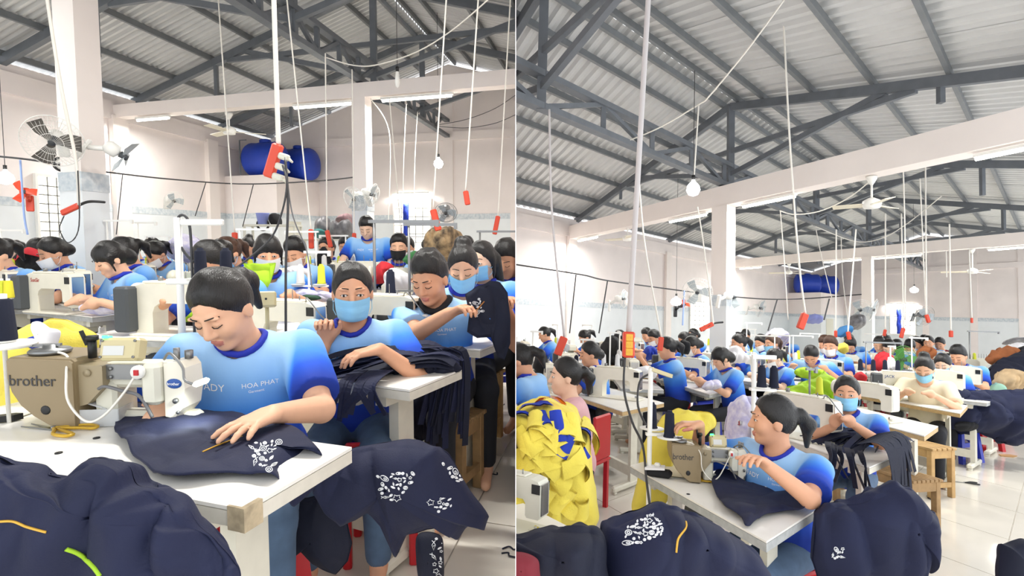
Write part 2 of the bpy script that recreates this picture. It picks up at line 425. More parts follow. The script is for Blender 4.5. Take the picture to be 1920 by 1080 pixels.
beam(SB, 9.6, 3.5, 3.78, 'farther of the two cream concrete cross beams in the right hall')
column(SB, 0, SB.W, .34, 3.45, 'cream column with tiled foot under the nearer cross beam, right hall')
column(SB, 9.6, SB.W, .3, 3.5, 'cream column under the farther cross beam, right hall')
# the near column of the left hall
use(HA); pc = HA.P(161, 400, 5.6); dv = pc - SA.L0
den = SA.v.x * SA.u.y - SA.v.y * SA.u.x; ca = (dv.x * SA.u.y - dv.y * SA.u.x) / den; ct = (SA.v.x * dv.y - SA.v.y * dv.x) / den
NEARCOL = column(SA, ca, ct, .27, 5.1, 'large cream column with tiled foot and wall fans, left hall')
for S, a, lab in ((SA, 0, 'left hall pilaster where the cross beam meets the side wall'), (SB, 0, 'right hall pilaster where the nearer cross beam meets the side wall'), (SB, 9.6, 'right hall pilaster where the farther cross beam meets the side wall'), (SA, 2.4, 'left hall wall pilaster halfway to the far corner'), (SB, 4.8, 'right hall wall pilaster between the two cross beams')):
    use(S.hall); mb = MB(); S.oblk(mb, a - .16, a + .16, 0, .12, 0, 3.6); mb.build('wall_pilaster', BEAMM, None, label=lab, kind='structure')

# ------------------------------------------------------------------ lamps
def tube_lamp(loc, d, L, label, power=1, group=None):
    d = Vector(d).normalized(); t = thing('tube_lamp', label, 'lamp', loc, group=group)
    MB().bar(-d * L / 2, d * L / 2, .06, .035).build('fixture', WHITE, t)
    m = MB(); m.cyl(-d * L * .48 + Vector((0, 0, -.035)), d * L * .48 + Vector((0, 0, -.035)), .018, n=10); m.build('glowing_tube', TUBEE, t)
    ld = bpy.data.lights.new('tube_light', 'AREA'); ld.shape = 'RECTANGLE'; ld.size = L; ld.size_y = .08; ld.energy = TUBE_POWER * power; ld.color = (1, .985, .94)
    lo = bpy.data.objects.new('tube_light', ld); COL.objects.link(lo); lo.parent = t; HALL_OF[lo.name] = H.key
    lo.matrix_local = Matrix.Translation((0, 0, -.07)) @ Matrix.Rotation(math.atan2(d.y, d.x), 4, 'Z')
    return t
def bulb_lamp(loc, label, cord=.6, power=1, lit=True, r=.055):
    t = thing('hanging_bulb', label, 'lamp', loc)
    MB().lathe([(.0, -.14), (r * .7, -.12), (r, -.07), (r * .85, -.02), (.02, .03), (.018, .05)], 14).build('glass_bulb', BULBE if lit else WHITE, t)
    MB().cyl((0, 0, .045), (0, 0, .1), .02, n=10).build('socket', BLACK, t)
    MB().tube([(0, 0, .1), (0, 0, .1 + cord)], .004, 5).build('cord', CABLE, t)
    if lit:
        ld = bpy.data.lights.new('bulb_light', 'POINT'); ld.energy = 18 * power; ld.shadow_soft_size = .09
        lo = bpy.data.objects.new('bulb_light', ld); COL.objects.link(lo); lo.parent = t; lo.matrix_local = Matrix.Translation((0, 0, -.08)); HALL_OF[lo.name] = H.key
    return t
use(HA)
def on_beam(S, a, px, dz):              # a point under a beam seen in a pixel column
    r = S.hall.ray(px, 300); n = S.u.cross(Vector((0, 0, 1))); o = S.pt(a, 0); k = (o - Vector((0, 0, S.hall.h))).dot(n) / r.dot(n)
    p = r * k; return Vector((p.x, p.y, dz))
for px, L, lab in ((290, .75, 'short lit tube lamp under the beam beside the left hall side wall'), (612, 1.2, 'lit tube lamp under the beam left of the far column, left hall'), (782, 1.2, 'lit tube lamp under the beam right of the far column, left hall')):
    tube_lamp(on_beam(SA, -.05, px, 3.52), SA.u, L, lab)
a, z = SA.onfar(772, 362); tube_lamp(SA.pt(SA.s1 - .08, a, z), SA.u, .95, 'lit tube lamp on the far wall above the barred window, left hall')
tube_lamp((-1.1, 3.0, 3.9), SA.u, 1.2, 'added unseen tube lamp brightening the front aisle floor, left hall', 2.2)  # extra lamp out of view, added to brighten the dim front floor
tube_lamp(SA.pt(-4.5, 2.2, 3.9), SA.u, 1.2, 'lit tube lamp hanging near the side wall of the left hall', 1.0)
bulb_lamp(HA.P(10, 325, 7.0), 'round lit bulb hanging at the left edge of the left hall', 2.2, r=.09)
bulb_lamp(HA.P(822, 300, 9.5), 'bright bulb hanging in front of the far wall, left hall', 2.3, r=.08)
bulb_lamp(HA.P(745, 142, 6.6), 'unlit spiral bulb on a white cord below the beam, left hall', 1.8, lit=False, r=.03)
use(HB)
for px, L, lab in ((1105, .9, 'lit tube lamp under the near beam beside the side wall, right hall'), (1290, 1.0, 'lit tube lamp under the near beam left of the tiled column, right hall'), (1440, 1.0, 'lit tube lamp under the near beam right of the tiled column, right hall'), (1880, .5, 'lit tube lamp under the near beam at the right edge of the right hall')):
    tube_lamp(on_beam(SB, -.05, px, 3.41), SB.u, L, lab, 1.3)
for px, L, lab in ((1408, 1.0, 'lit tube lamp under the far beam beside the side wall, right hall'), (1580, 1.3, 'lit tube lamp under the far beam left of its column, right hall'), (1680, 1.3, 'lit tube lamp under the far beam right of its column, right hall'), (1905, 1.2, 'lit tube lamp under the far beam at the right edge, right hall')):
    tube_lamp(on_beam(SB, 9.55, px, 3.46), SB.u, L, lab, 1.3)
a, z = SB.onfar(1690, 569); tube_lamp(SB.pt(SB.s1 - .08, a, z), SB.u, 1.2, 'lit tube lamp on the far wall above the barred window, right hall')
tube_lamp(SB.pt(-6.5, 6.4, 3.9), SB.u, 1.2, 'lit tube lamp hanging over the front of the right hall', 2.6)
bulb_lamp(HB.P(1300, 345, 6.2), 'round lit bulb on a white cord below the near girder, right hall', 1.2, 1.5, r=.075)
bulb_lamp(HB.P(1268, 560, 11), 'round lit bulb by the side wall behind the workers, right hall', 2.4, r=.11)
bulb_lamp(HB.P(1714, 540, 16), 'bright bulb hanging in front of the far wall, right hall', 2.4, r=.11)
# ------------------------------------------------------------------ soft bodies grown from blended volumes
class Vol:
    def __init__(s, lo, hi, h):
        s.ax = [np.arange(lo[i], hi[i] + h, h, dtype=np.float32) for i in range(3)]
        s.S = np.full([len(a) for a in s.ax], .12, dtype=np.float32); s.h = h
    def sub(s, lo, hi):
        sl = []
        for i in range(3):
            a = np.searchsorted(s.ax[i], lo[i]); b = np.searchsorted(s.ax[i], hi[i])
            if b <= a: return None, None
            sl.append(slice(a, b))
        g = np.meshgrid(*[s.ax[i][sl[i]] for i in range(3)], indexing='ij', sparse=True)
        return tuple(sl), g
    def blend(s, sl, d, k, op):
        o = s.S[sl]
        if op == 'u':
            h = np.clip(.5 + .5 * (o - d) / k, 0, 1); s.S[sl] = d * h + o * (1 - h) - k * h * (1 - h)
        elif op == 's':
            h = np.clip(.5 - .5 * (o + d) / k, 0, 1); s.S[sl] = o * (1 - h) - d * h + k * h * (1 - h)
        else: s.S[sl] = np.maximum(o, d)
    def cone(s, a, b, r0, r1, k=.02, op='u', sq=(1, 1, 1)):
        a = np.array(a, float); b = np.array(b, float); m = max(r0, r1) + .05 + k
        sl, g = s.sub(np.minimum(a, b) - m, np.maximum(a, b) + m)
        if sl is None: return s
        ab = b - a; L2 = max(ab @ ab, 1e-9)
        px, py, pz = g[0] - a[0], g[1] - a[1], g[2] - a[2]
        t = np.clip((px * ab[0] + py * ab[1] + pz * ab[2]) / L2, 0, 1)
        d = np.sqrt((px - t * ab[0]) ** 2 + (py - t * ab[1]) ** 2 + (pz - t * ab[2]) ** 2) - (r0 + (r1 - r0) * t)
        s.blend(sl, d.astype(np.float32), k, op); return s
    def ell(s, c, r, k=.02, op='u', R=None, fn=None):
        c = np.array(c, float); r = np.array(r, float); m = r.max() + .05 + k
        sl, g = s.sub(c - m, c + m)
        if sl is None: return s
        q = [g[i] - c[i] for i in range(3)]
        if R is not None:
            Rt = np.array(R.transposed()) if not isinstance(R, np.ndarray) else R.T
            q = [Rt[i][0] * q[0] + Rt[i][1] * q[1] + Rt[i][2] * q[2] for i in range(3)]
        k0 = np.sqrt((q[0] / r[0]) ** 2 + (q[1] / r[1]) ** 2 + (q[2] / r[2]) ** 2)
        k1 = np.sqrt((q[0] / r[0] ** 2) ** 2 + (q[1] / r[1] ** 2) ** 2 + (q[2] / r[2] ** 2) ** 2) + 1e-6
        d = k0 * (k0 - 1) / k1
        if fn is not None: d = fn(d, q)
        s.blend(sl, d.astype(np.float32), k, op); return s
    def cut(s, p, n):                       # keep the side the normal points away from
        p = np.array(p, float); n = np.array(n, float); n /= np.linalg.norm(n)
        g = np.meshgrid(*s.ax, indexing='ij', sparse=True)
        s.S = np.maximum(s.S, ((g[0] - p[0]) * n[0] + (g[1] - p[1]) * n[1] + (g[2] - p[2]) * n[2]).astype(np.float32)); return s
    def surf(s):
        S = s.S; I = S < 0
        n = np.zeros([k - 1 for k in S.shape], dtype=np.int8)
        cs = [(a, b, c) for a in (0, 1) for b in (0, 1) for c in (0, 1)]
        sh = S.shape
        def sl(a, b, c): return (slice(a, sh[0] - 1 + a), slice(b, sh[1] - 1 + b), slice(c, sh[2] - 1 + c))
        for c in cs: n += I[sl(*c)]
        act = np.argwhere((n > 0) & (n < 8))
        if len(act) == 0: return np.zeros((0, 3)), np.zeros((0, 4), int)
        val = np.stack([S[act[:, 0] + a, act[:, 1] + b, act[:, 2] + c] for a, b, c in cs], 1)
        pos = np.zeros((len(act), 3)); cnt = np.zeros(len(act))
        for i in range(8):
            for j in range(i + 1, 8):
                if sum(abs(cs[i][k] - cs[j][k]) for k in range(3)) != 1: continue
                va, vb = val[:, i], val[:, j]; m = (va < 0) != (vb < 0)
                t = np.where(m, va / np.where(m, va - vb, 1), 0)
                p = np.array(cs[i])[None] + (np.array(cs[j]) - np.array(cs[i]))[None] * t[:, None]
                pos += np.where(m[:, None], p, 0); cnt += m
        pos = act + pos / cnt[:, None]
        V = np.stack([s.ax[k][0] + pos[:, k] * s.h for k in range(3)], 1)
        idx = np.full(n.shape, -1, dtype=np.int64); idx[act[:, 0], act[:, 1], act[:, 2]] = np.arange(len(act))
        Q = []
        for ax in range(3):
            A = [slice(None)] * 3; B = [slice(None)] * 3; A[ax] = slice(0, -1); B[ax] = slice(1, None)
            e = np.argwhere(I[tuple(A)] != I[tuple(B)])
            u, v = [k for k in range(3) if k != ax]
            ok = (e[:, u] > 0) & (e[:, v] > 0) & (e[:, u] < sh[u] - 1) & (e[:, v] < sh[v] - 1); e = e[ok]
            def cell(du, dv):
                f = e.copy(); f[:, u] -= du; f[:, v] -= dv; return idx[f[:, 0], f[:, 1], f[:, 2]]
            q = np.stack([cell(1, 1), cell(0, 1), cell(0, 0), cell(1, 0)], 1)
            ins = I[e[:, 0], e[:, 1], e[:, 2]]
            if ax == 1: ins = ~ins
            q[~ins] = q[~ins][:, ::-1]; Q.append(q)
        Q = np.concatenate(Q); Q = Q[(Q >= 0).all(1)]
        return V, Q

def v3(*a): return Vector(a)
def ik(S, T, a, b, hint):
    d = T - S; L = d.length
    if L > (a + b) * .99: T = S + d * ((a + b) * .99 / L); d = T - S; L = d.length
    n = d / L; x = (a * a - b * b + L * L) / (2 * L); y = math.sqrt(max(0, a * a - x * x))
    h = hint - n * hint.dot(n); h.normalize()
    return S + n * x + h * y, T

class Pose:
    def __init__(s, lean=14, pitch=25, hyaw=0, rh=(.12, .42, .84), lh=(-.12, .42, .84), twist=0, stand=False, roll=0, side=0, man=False, curl=.35, rdir=None, ldir=None, spread=0.0, relbow=None, lelbow=None, thick=1.0, palm=(0, 0, -1), rcurl=None):
        s.__dict__.update(locals()); del s.__dict__['s']; s.key = tuple(sorted((k, str(v)) for k, v in s.__dict__.items()))
    def joints(s):
        r = math.radians; j = {}
        if s.stand: pel = v3(0, 0, .92); sp = .46
        else: pel = v3(0, 0, .53); sp = .43
        d = v3(math.sin(r(s.side)), math.sin(r(s.lean)), math.cos(r(s.lean))).normalized()
        Rt = Matrix.Rotation(r(s.twist), 3, 'Z'); xa = Rt @ v3(1, 0, 0); fa = xa.cross(d) * -1
        nb = pel + d * sp; j['pel'], j['nb'], j['d'], j['x'] = pel, nb, d, xa
        w = .175 if not s.man else .195
        for k, sg, tgt, hint in (('r', 1, s.rh, s.relbow), ('l', -1, s.lh, s.lelbow)):
            sh = nb - d * .055 + xa * (sg * w)
            e, t = ik(sh, Vector(tgt), .265, .235, Vector(hint) if hint else v3(sg * .75, -.15, -.8))
            j[k + 's'], j[k + 'e'], j[k + 'w'] = sh, e, t
        hd = (d * .6 + v3(0, .25, 1) * .4).normalized()
        Rh = Matrix.Rotation(r(s.twist + s.hyaw), 3, 'Z') @ Matrix.Rotation(-r(s.pitch), 3, 'X') @ Matrix.Rotation(r(s.roll), 3, 'Y')
        j['Rh'] = Rh; j['neck'] = nb + hd * .035; j['head'] = nb + hd * .032 + Rh @ v3(0, .024, .103)
        for k, sg in (('r', 1), ('l', -1)):
            hip = pel + v3(sg * .085, 0, -.03); 
            if s.stand: kn, an = v3(sg * .1, .02, .48), v3(sg * .1, -.01, .07)
            else: kn, an = v3(sg * .13, .40, .47), v3(sg * .13, .40 - .02, .07)
            j[k + 'h'], j[k + 'k'], j[k + 'a'] = hip, kn, an
        return j

def npv(v): return np.array(v, float)
def head_prims(V, j, fine):
    Rh = j['Rh']; c = j['head']
    def p(x, y, z): return c + Rh @ v3(x, y, z)
    V.ell(p(0, -.008, .02), (.074, .092, .096), .02, R=Rh)
    V.ell(p(0, .028, -.042), (.058, .058, .078), .03, R=Rh)
    V.ell(p(0, .062, -.092), (.026, .022, .02), .022, R=Rh)
    for sg in (-1, 1):
        V.ell(p(sg * .036, .058, -.028), (.026, .026, .03), .02, R=Rh)
        V.ell(p(sg * .076, -.008, -.012), (.009, .02, .031), .006, R=Rh)
    if fine:
        for sg in (-1, 1):
            V.ell(p(sg * .031, .094, .006), (.02, .012, .011), .012, 's', R=Rh)
            V.ell(p(sg * .031, .0745, .003), (.0155, .0125, .0115), .004, R=Rh)
            V.ell(p(sg * .032, .082, .028), (.024, .009, .007), .012, R=Rh)
            V.ell(p(sg * .012, .09, -.031), (.009, .01, .008), .006, R=Rh)
    V.cone(p(0, .083, .016), p(0, .103, -.026), .008, .0125, .012)
    V.ell(p(0, .085, -.06), (.022, .011, .0065), .006, R=Rh); V.ell(p(0, .083, -.071), (.018, .011, .0065), .006, R=Rh)
    V.cone(j['nb'] - j['d'] * .03, p(0, -.015, -.05), .052, .05, .025)

def hand_prims(V, j, k, s, fine):
    w, e = j[k + 'w'], j[k + 'e']; sg = 1 if k == 'r' else -1
    dr = s.rdir if k == 'r' else s.ldir
    f = Vector(dr).normalized() if dr else ((w - e).normalized() + v3(0, 0, -.15)).normalized()
    pn = Vector(s.palm); pn = (pn - f * pn.dot(f)).normalized()        # palm faces this way
    lat = f.cross(pn) * sg                                              # towards the thumb
    lat = -lat if lat.dot(v3(-sg, .2, .1)) < 0 else lat
    if not fine:
        V.ell(w + f * .05, (.036, .036, .042), .02); V.cone(w + f * .08, w + f * .13 + pn * .02, .026, .016, .02); V.cone(w + f * .03 + lat * .025, w + f * .075 + lat * .05, .013, .01, .012); return
    kn = []
    for i, (o, L) in enumerate(((.027, .070), (.0095, .078), (-.0085, .073), (-.0255, .058))):
        a = w + f * .012 + lat * (o * .6); b = w + f * (.088 - abs(i - 1.2) * .004) + lat * o
        V.cone(a, b, .0155, .0118, .012)
        sp = (i - 1.5) * -(.12 + s.spread); dirf = (f + lat * sp).normalized(); c = s.curl
        p0 = b
        for q, (l, r0, r1) in enumerate(((.45, .0094, .0086), (.3, .0086, .0078), (.25, .0078, .0066))):
            c = s.rcurl if (s.rcurl is not None and k == 'r') else s.curl; ang = c * (.55 + q * .75); dd = dirf * math.cos(ang) + pn * math.sin(ang); p1 = p0 + dd * (L * l); V.cone(p0, p1, r0, r1, .004); p0 = p1
    t0 = w + f * .02 + lat * .02; t1 = w + f * .05 + lat * .048 + pn * .008; t2 = t1 + (f * .85 + lat * .45 + pn * .2).normalized() * .032; t3 = t2 + (f * 1 + lat * .1 + pn * .25).normalized() * .026
    V.cone(t0, t1, .0165, .0125, .012); V.cone(t1, t2, .0112, .0098, .005); V.cone(t2, t3, .0098, .0078, .004)

BODY_CACHE = {}
def body_meshes(s, q):
    """q: voxel sizes; returns meshes in the person's own axes"""
    fine = q <= .006; key = (s.key, q)
    if key in BODY_CACHE: return BODY_CACHE[key]
    j = s.joints(); out = {'j': j}; th = s.thick
    pts = [j[k] for k in ('pel', 'nb', 'head', 'rs', 'ls', 're', 'le', 'rw', 'lw', 'ra', 'la', 'rk', 'lk')]
    lo = npv([min(p[i] for p in pts) for i in range(3)]) - .22; hi = npv([max(p[i] for p in pts) for i in range(3)]) + .22; lo[2] = -.02
    # skin
    V = Vol(lo, hi, q if not fine else q)
    d, xa, pel, nb = j['d'], j['x'], j['pel'], j['nb']
    V.ell(pel + d * .30, (.13, .085, .15), .05); V.ell(pel + d * .08, (.125, .09, .13), .05); V.cone(j['rs'] * .8 + j['ls'] * .2, j['ls'] * .8 + j['rs'] * .2, .045, .045, .04)
    am = 1.12 if s.man else 1.0
    for k in 'rl':
        V.cone(j[k + 's'], j[k + 'e'], .043 * am * th, .036 * am * th, .03); V.cone(j[k + 'e'], j[k + 'w'], .038 * am * th, .025 * am, .012); hand_prims(V, j, k, s, fine)
        V.cone(j[k + 'h'], j[k + 'k'], .068, .05, .03); V.cone(j[k + 'k'], j[k + 'a'], .046, .032, .02); V.cone(j[k + 'a'] + v3(0, .0, -.02), j[k + 'a'] + v3(0, .14, -.04), .032, .025, .02)
    head_prims(V, j, fine)
    vv, qq = V.surf()
    if fine:                                  # lips have their own colour
        ctr = vv[qq].mean(1); c = npv(j['head']); L = (ctr - c) @ np.array(j['Rh'])
        mi = ((np.abs(L[:, 0]) < .023) & (L[:, 1] > .084) & (L[:, 2] < -.0535 - np.abs(L[:, 0]) * .12) & (L[:, 2] > -.0785 + np.abs(L[:, 0]) * .35)).astype(int)
    else: mi = None
    out['skin'] = (vv, qq, mi)
    # shirt
    qs = max(q * 1.25, .0075); V = Vol(lo, hi, qs)
    def rib(t, rx, ry, rz, k=.06):
        V.ell(pel + d * t, (rx * th, ry * th, rz), k)
    cx = 1.1 if s.man else 1.0
    rib(.31, .158 * cx, .112, .14); rib(.18, .150 * cx, .118, .15); rib(.02, .165, .132, .14)
    V.cone(j['rs'] - d * .012, j['ls'] - d * .012, .058, .058, .05)
    sleeves = []
    for k in 'rl':
        S0, E = j[k + 's'], j[k + 'e']; T = S0 + (E - S0) * .78
        W = Vol(lo, hi, qs) if False else None
        V.cone(S0, T, .064 * th, .068 * th, .035); sleeves.append((S0, E, T))
    if fine:
        g = np.meshgrid(*V.ax, indexing='ij'); near = np.abs(V.S) < .03
        Pn = np.stack([a[near] for a in g], 1)
        V.S[near] += (vnoise(Pn * np.array([1, 1, .55]), 13, 3) * .0045 + vnoise(Pn * np.array([1.0, 1, .5]) + vnoise(Pn, 6, 5)[:, None] * .05, 30, 9) * .0028).astype(np.float32)
    # sleeve ends and hem cut clean, neck hole
    for S0, E, T in sleeves:
        n = (E - S0).normalized(); m = .095; c = T
        sl, g = V.sub(npv(c) - m, npv(c) + m)
        if sl is not None:
            dd = (g[0] - c.x) * n.x + (g[1] - c.y) * n.y + (g[2] - c.z) * n.z
            rr = np.sqrt((g[0] - c.x) ** 2 + (g[1] - c.y) ** 2 + (g[2] - c.z) ** 2)
            V.S[sl] = np.where(rr < .092, np.maximum(V.S[sl], dd.astype(np.float32)), V.S[sl])
    V.cone(nb - d * .012 + v3(0, .035, 0), nb + d * .2 + v3(0, .03, 0), .062, .075, .006, 's')
    V.cone(j['neck'], j['head'], .062, .08, .01, 's')
    sv, sq = V.surf()
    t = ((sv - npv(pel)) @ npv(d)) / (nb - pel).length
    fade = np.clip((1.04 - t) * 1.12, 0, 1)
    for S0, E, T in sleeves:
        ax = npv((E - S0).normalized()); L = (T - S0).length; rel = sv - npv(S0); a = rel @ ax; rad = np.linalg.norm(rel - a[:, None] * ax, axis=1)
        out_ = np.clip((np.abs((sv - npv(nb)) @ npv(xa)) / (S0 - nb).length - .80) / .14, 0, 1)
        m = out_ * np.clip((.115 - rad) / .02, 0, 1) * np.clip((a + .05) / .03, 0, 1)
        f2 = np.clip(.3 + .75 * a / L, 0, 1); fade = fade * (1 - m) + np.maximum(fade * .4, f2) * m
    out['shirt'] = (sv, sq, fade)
    # trousers and shoes
    V = Vol(lo, hi, max(q * 1.6, .014))
    V.ell(pel + v3(0, 0, -.01), (.16, .12, .105), .04)
    for k in 'rl':
        V.cone(j[k + 'h'], j[k + 'k'], .085, .066, .04); V.cone(j[k + 'k'], j[k + 'a'] + v3(0, 0, .04), .062, .05, .02)
    out['trousers'] = V.surf()
    BODY_CACHE[key] = out
    return out

def hair_mesh(s, q, style):
    key = ('hair', s.key, q, style)
    if key in BODY_CACHE: return BODY_CACHE[key]
    j = s.joints(); c, Rh = j['head'], j['Rh']
    V = Vol(npv(c) - (.26 if style == 'long' else .23), npv(c) + .21, max(q * .95, .0058))
    def p(x, y, z): return c + Rh @ v3(x, y, z)
    top = .012 if style == 'short' else 0
    def fringe(d, g):
        x, y, z = g
        y, z = y - .01, z + .025     # back to head axes
        if style == 'short': f = np.maximum((y - .062 - .8 * (z - .055) + .02 * np.clip(np.abs(x) / .06 - .5, 0, 1)) / 1.28, (-z - .035 + .25 * y))
        elif style == 'fringe': f = np.maximum((y - .078 - .9 * (z - .02)) / 1.35, -.2)
        else: f = (y - .061 - .72 * (z - .05) + .012 * np.clip(1 - np.abs(x) / .05, 0, 1)) / 1.23
        return np.maximum(d + .0068 * np.clip(1 + f / .03, 0, 1), f - .003)
    V.ell(p(0, -.01, .025 + top * .6), (.084 + top * .2, .103 + top * .3, .107 + top), .001, R=Rh, fn=fringe)
    if style == 'pony':
        V.ell(p(0, -.115, .03), (.026, .026, .03), .02, R=Rh); V.cone(p(0, -.125, .03), p(.02, -.16, -.02), .03, .034, .02); V.cone(p(.02, -.16, -.02), p(.015, -.15, -.12), .034, .012, .02)
    elif style == 'bun': V.ell(p(0, -.105, -.02), (.05, .042, .045), .02, R=Rh)
    elif style == 'topbun': V.ell(p(0, -.06, .125), (.045, .043, .036), .02, R=Rh)
    elif style == 'fringe':
        V.ell(p(0, -.105, -.035), (.055, .05, .06), .03, R=Rh)
        for sg in (-1, 1): V.cone(p(sg * .078, .03, .03), p(sg * .076, .035, -.07), .014, .006, .02)
    elif style == 'long':
        for sg in (-1, 0, 1): V.cone(p(sg * .05, -.075, 0), p(sg * .06, -.10, -.19), .045, .03, .03)
        for sg in (-1, 1): V.cone(p(sg * .08, .0, .03), p(sg * .082, .005, -.1), .016, .008, .02)
    g = np.meshgrid(*V.ax, indexing='ij'); near = np.abs(V.S) < .02; Pn = np.stack([a[near] for a in g], 1)
    V.S[near] += (vnoise((Pn - npv(c)) @ np.array(Rh) * (np.array([3.2, 1, 1]) if style != 'short' else np.array([2.2, 2.2, .6])), 22, 4) * (.0035 if style != 'short' else .006)).astype(np.float32)
    BODY_CACHE[key] = V.surf(); return BODY_CACHE[key]

PEOPLE = []; MESHES = {}
def cached(key, fn):
    if key not in MESHES: MESHES[key] = fn()
    return MESHES[key]
def person(label, px, py, d, yaw, pose, hair='pony', mask=None, q=.013, skin=0, shirt='blue', hairm=None, pants=None, group=None, eyes='down', logo=False, root=None, z=None, scale=None, collar=True, rp=None, lp=None, rf=None, lf=None, dz=0):
    """a worker whose head centre is seen at a pixel, d metres in front of the camera, facing yaw degrees (0 = away, 90 = picture left, 180 = towards us)"""
    j = pose.joints(); fine = q <= .006; yaw += math.degrees(math.atan2(CX - px, F))      # facing is given as seen from the camera
    hp = H.P(px, py, d); sc = scale or min(1.14, max(.86, hp.z / j['head'].z)); R = Matrix.Rotation(math.radians(yaw), 4, 'Z')
    off = R @ (j['head'] * sc); loc = Vector((hp.x - off.x, hp.y - off.y, z if z is not None else (hp.z - off.z if abs(hp.z - off.z) > .03 and pose.stand else 0)))
    if scale: loc.z = hp.z - off.z
    if rp or lp:                              # wrists (and fingertips) aimed at points of the hall
        kw = {k: v for k, v in pose.__dict__.items() if k != 'key'}; Mi = (Matrix.Translation(loc) @ R @ Matrix.Scale(sc, 4)).inverted()
        for nm, dn, wp, fp in (('rh', 'rdir', rp, rf), ('lh', 'ldir', lp, lf)):
            if wp:
                kw[nm] = tuple(Mi @ Vector(wp))
                if fp: kw[dn] = tuple((Mi @ Vector(fp)) - (Mi @ Vector(wp)))
        pose = Pose(**kw)
    B = body_meshes(pose, q); j = B['j']
    t = thing('person', label, 'person', loc, math.radians(yaw), group, sc)
    k0 = (pose.key, q)
    vv, qq, mi = B['skin']; link('body', cached(('b', k0, skin), lambda: mesh_np('body', vv, qq, [SKIN[skin], LIPS], mi=mi)), t)
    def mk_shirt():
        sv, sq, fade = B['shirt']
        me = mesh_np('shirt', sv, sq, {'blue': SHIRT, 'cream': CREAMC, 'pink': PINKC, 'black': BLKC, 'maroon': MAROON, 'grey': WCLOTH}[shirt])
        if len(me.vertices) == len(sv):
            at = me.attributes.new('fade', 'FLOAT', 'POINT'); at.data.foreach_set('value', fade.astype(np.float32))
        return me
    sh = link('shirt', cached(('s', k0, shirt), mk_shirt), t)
    tv, tq = B['trousers']; pm_ = pants or PANTS
    link('trousers', cached(('t', k0, pm_.name), lambda: mesh_np('trousers', tv, tq, pm_)), t)
    hm = hairm or HAIRB; hv, hq = hair_mesh(pose, q, hair)
    link('hair', cached(('h', k0, hair, hm.name), lambda: mesh_np('hair', hv, hq, hm)), t)
    c, Rh = j['head'], j['Rh']
    MH = Matrix.Translation(c) @ Rh.to_4x4()
    if collar and shirt == 'blue':
        nb, dd = j['nb'], j['d']; n = 28; fv = (Matrix.Rotation(math.radians(pose.twist), 3, 'Z') @ v3(0, 1, 0)); xa = j['x']
        bv = None
        if fine:
            sv, sq, _ = B['shirt']; bv = BVHTree.FromPolygons([Vector(p) for p in sv.tolist()], sq.tolist())
        ring = []
        for i in range(n):
            a = 2 * math.pi * i / n; p = nb + dd * .02 + xa * (.071 * math.cos(a)) + fv * (.062 * math.sin(a) + .022) - dd * (.038 * max(0, math.sin(a)) + .006)
            if bv:
                h = bv.find_nearest(p)
                if h[0] is not None: p = p * .35 + h[0] * .65
            ring.append(p)
        m = MB(); m.tube(ring + [ring[0]], (.016 if 'black collar' in label else .0105) if fine else .013, 6); m.build('collar', BLKC if 'black collar' in label else COLLAR, t)
    if mask:
        mm = {'b': MASKB, 'w': MASKW, 'k': MASKK}[mask]
        def mk_mask():
            m = MB(); nu, nv = 15, 9; rows = []
            for i in range(nv):
                v = i / (nv - 1); zz = -.012 - .093 * v; row = []
                for k in range(nu):
                    u = -1 + 2 * k / (nu - 1); x = u * (.070 - .012 * v * v)
                    bul = .128 - .056 * u * u - .022 * (max(0, v - .62) / .38) ** 2 + .008 * math.exp(-u * u * 6) * (1 - v) + (.0026 * math.sin(v * 16) if mask == 'b' else 0)
                    row.append((x, bul - .006 - .014 * abs(u) ** 3, zz))
                rows.append(row)
            m.rings(rows, 0, True, caps=False, closed=False)
            m.rings([[(x * .98, y - .004, z) for x, y, z in r] for r in rows][::-1], 0, True, caps=False, closed=False)
            for sg in (-1, 1):
                for z0 in (-.02, -.085): m.tube([(sg * .066, .048, z0), (sg * .078, .02, (z0 - .03) / 2 - .01), (sg * .078, -.012, -.012 if z0 > -.05 else -.03)], .0017, 4)
            return m.mesh('face_mask', mm)
        link('face_mask', cached(('m', mask), mk_mask), t, MH)
    for sg in (-1, 1):
        def brow(): 
            m = MB(); m.tube([(.013, .0935, .030), (.026, .0935, .0335), (.038, .086, .0335), (.049, .073, .0275)], .0022, 5); return m.mesh('eyebrow', HAIRB)
        link('eyebrow', cached('brow', brow), t, MH @ Matrix.Diagonal((sg, 1, 1, 1)))
        if eyes == 'open' or (not fine and eyes != 'down'):
            e = link('eye', cached('eyeball', lambda: MB().ell((0, 0, 0), (.0125, .009, .0068), 12).mesh('eye', EYEW)), t, MH @ Matrix.Translation((sg * .031, .0815, .003)) @ Matrix.Rotation(-sg * .25, 4, 'Z'))
            link('iris', cached('iris', lambda: MB().ell((0, .0062, 0), (.0056, .0034, .0056), 10).mesh('iris', EYED)), e)
        def lash():
            m = MB(); m.tube([(.0165, .0855, .0035), (.024, .0895, .0075), (.034, .0885, .008), (.0465, .0775, .002)], .0015, 5); return m.mesh('eyelash', EYED)
        def lashd():
            m = MB(); m.tube([(.0165, .086, .0), (.024, .0898, -.004), (.035, .0885, -.0045), (.0465, .0775, .0)], .0017, 5); return m.mesh('eyelash', EYED)
        link('eyelash', cached('lash' if eyes == 'open' else 'lashd', lash if eyes == 'open' else lashd), t, MH @ Matrix.Diagonal((sg, 1, 1, 1)))
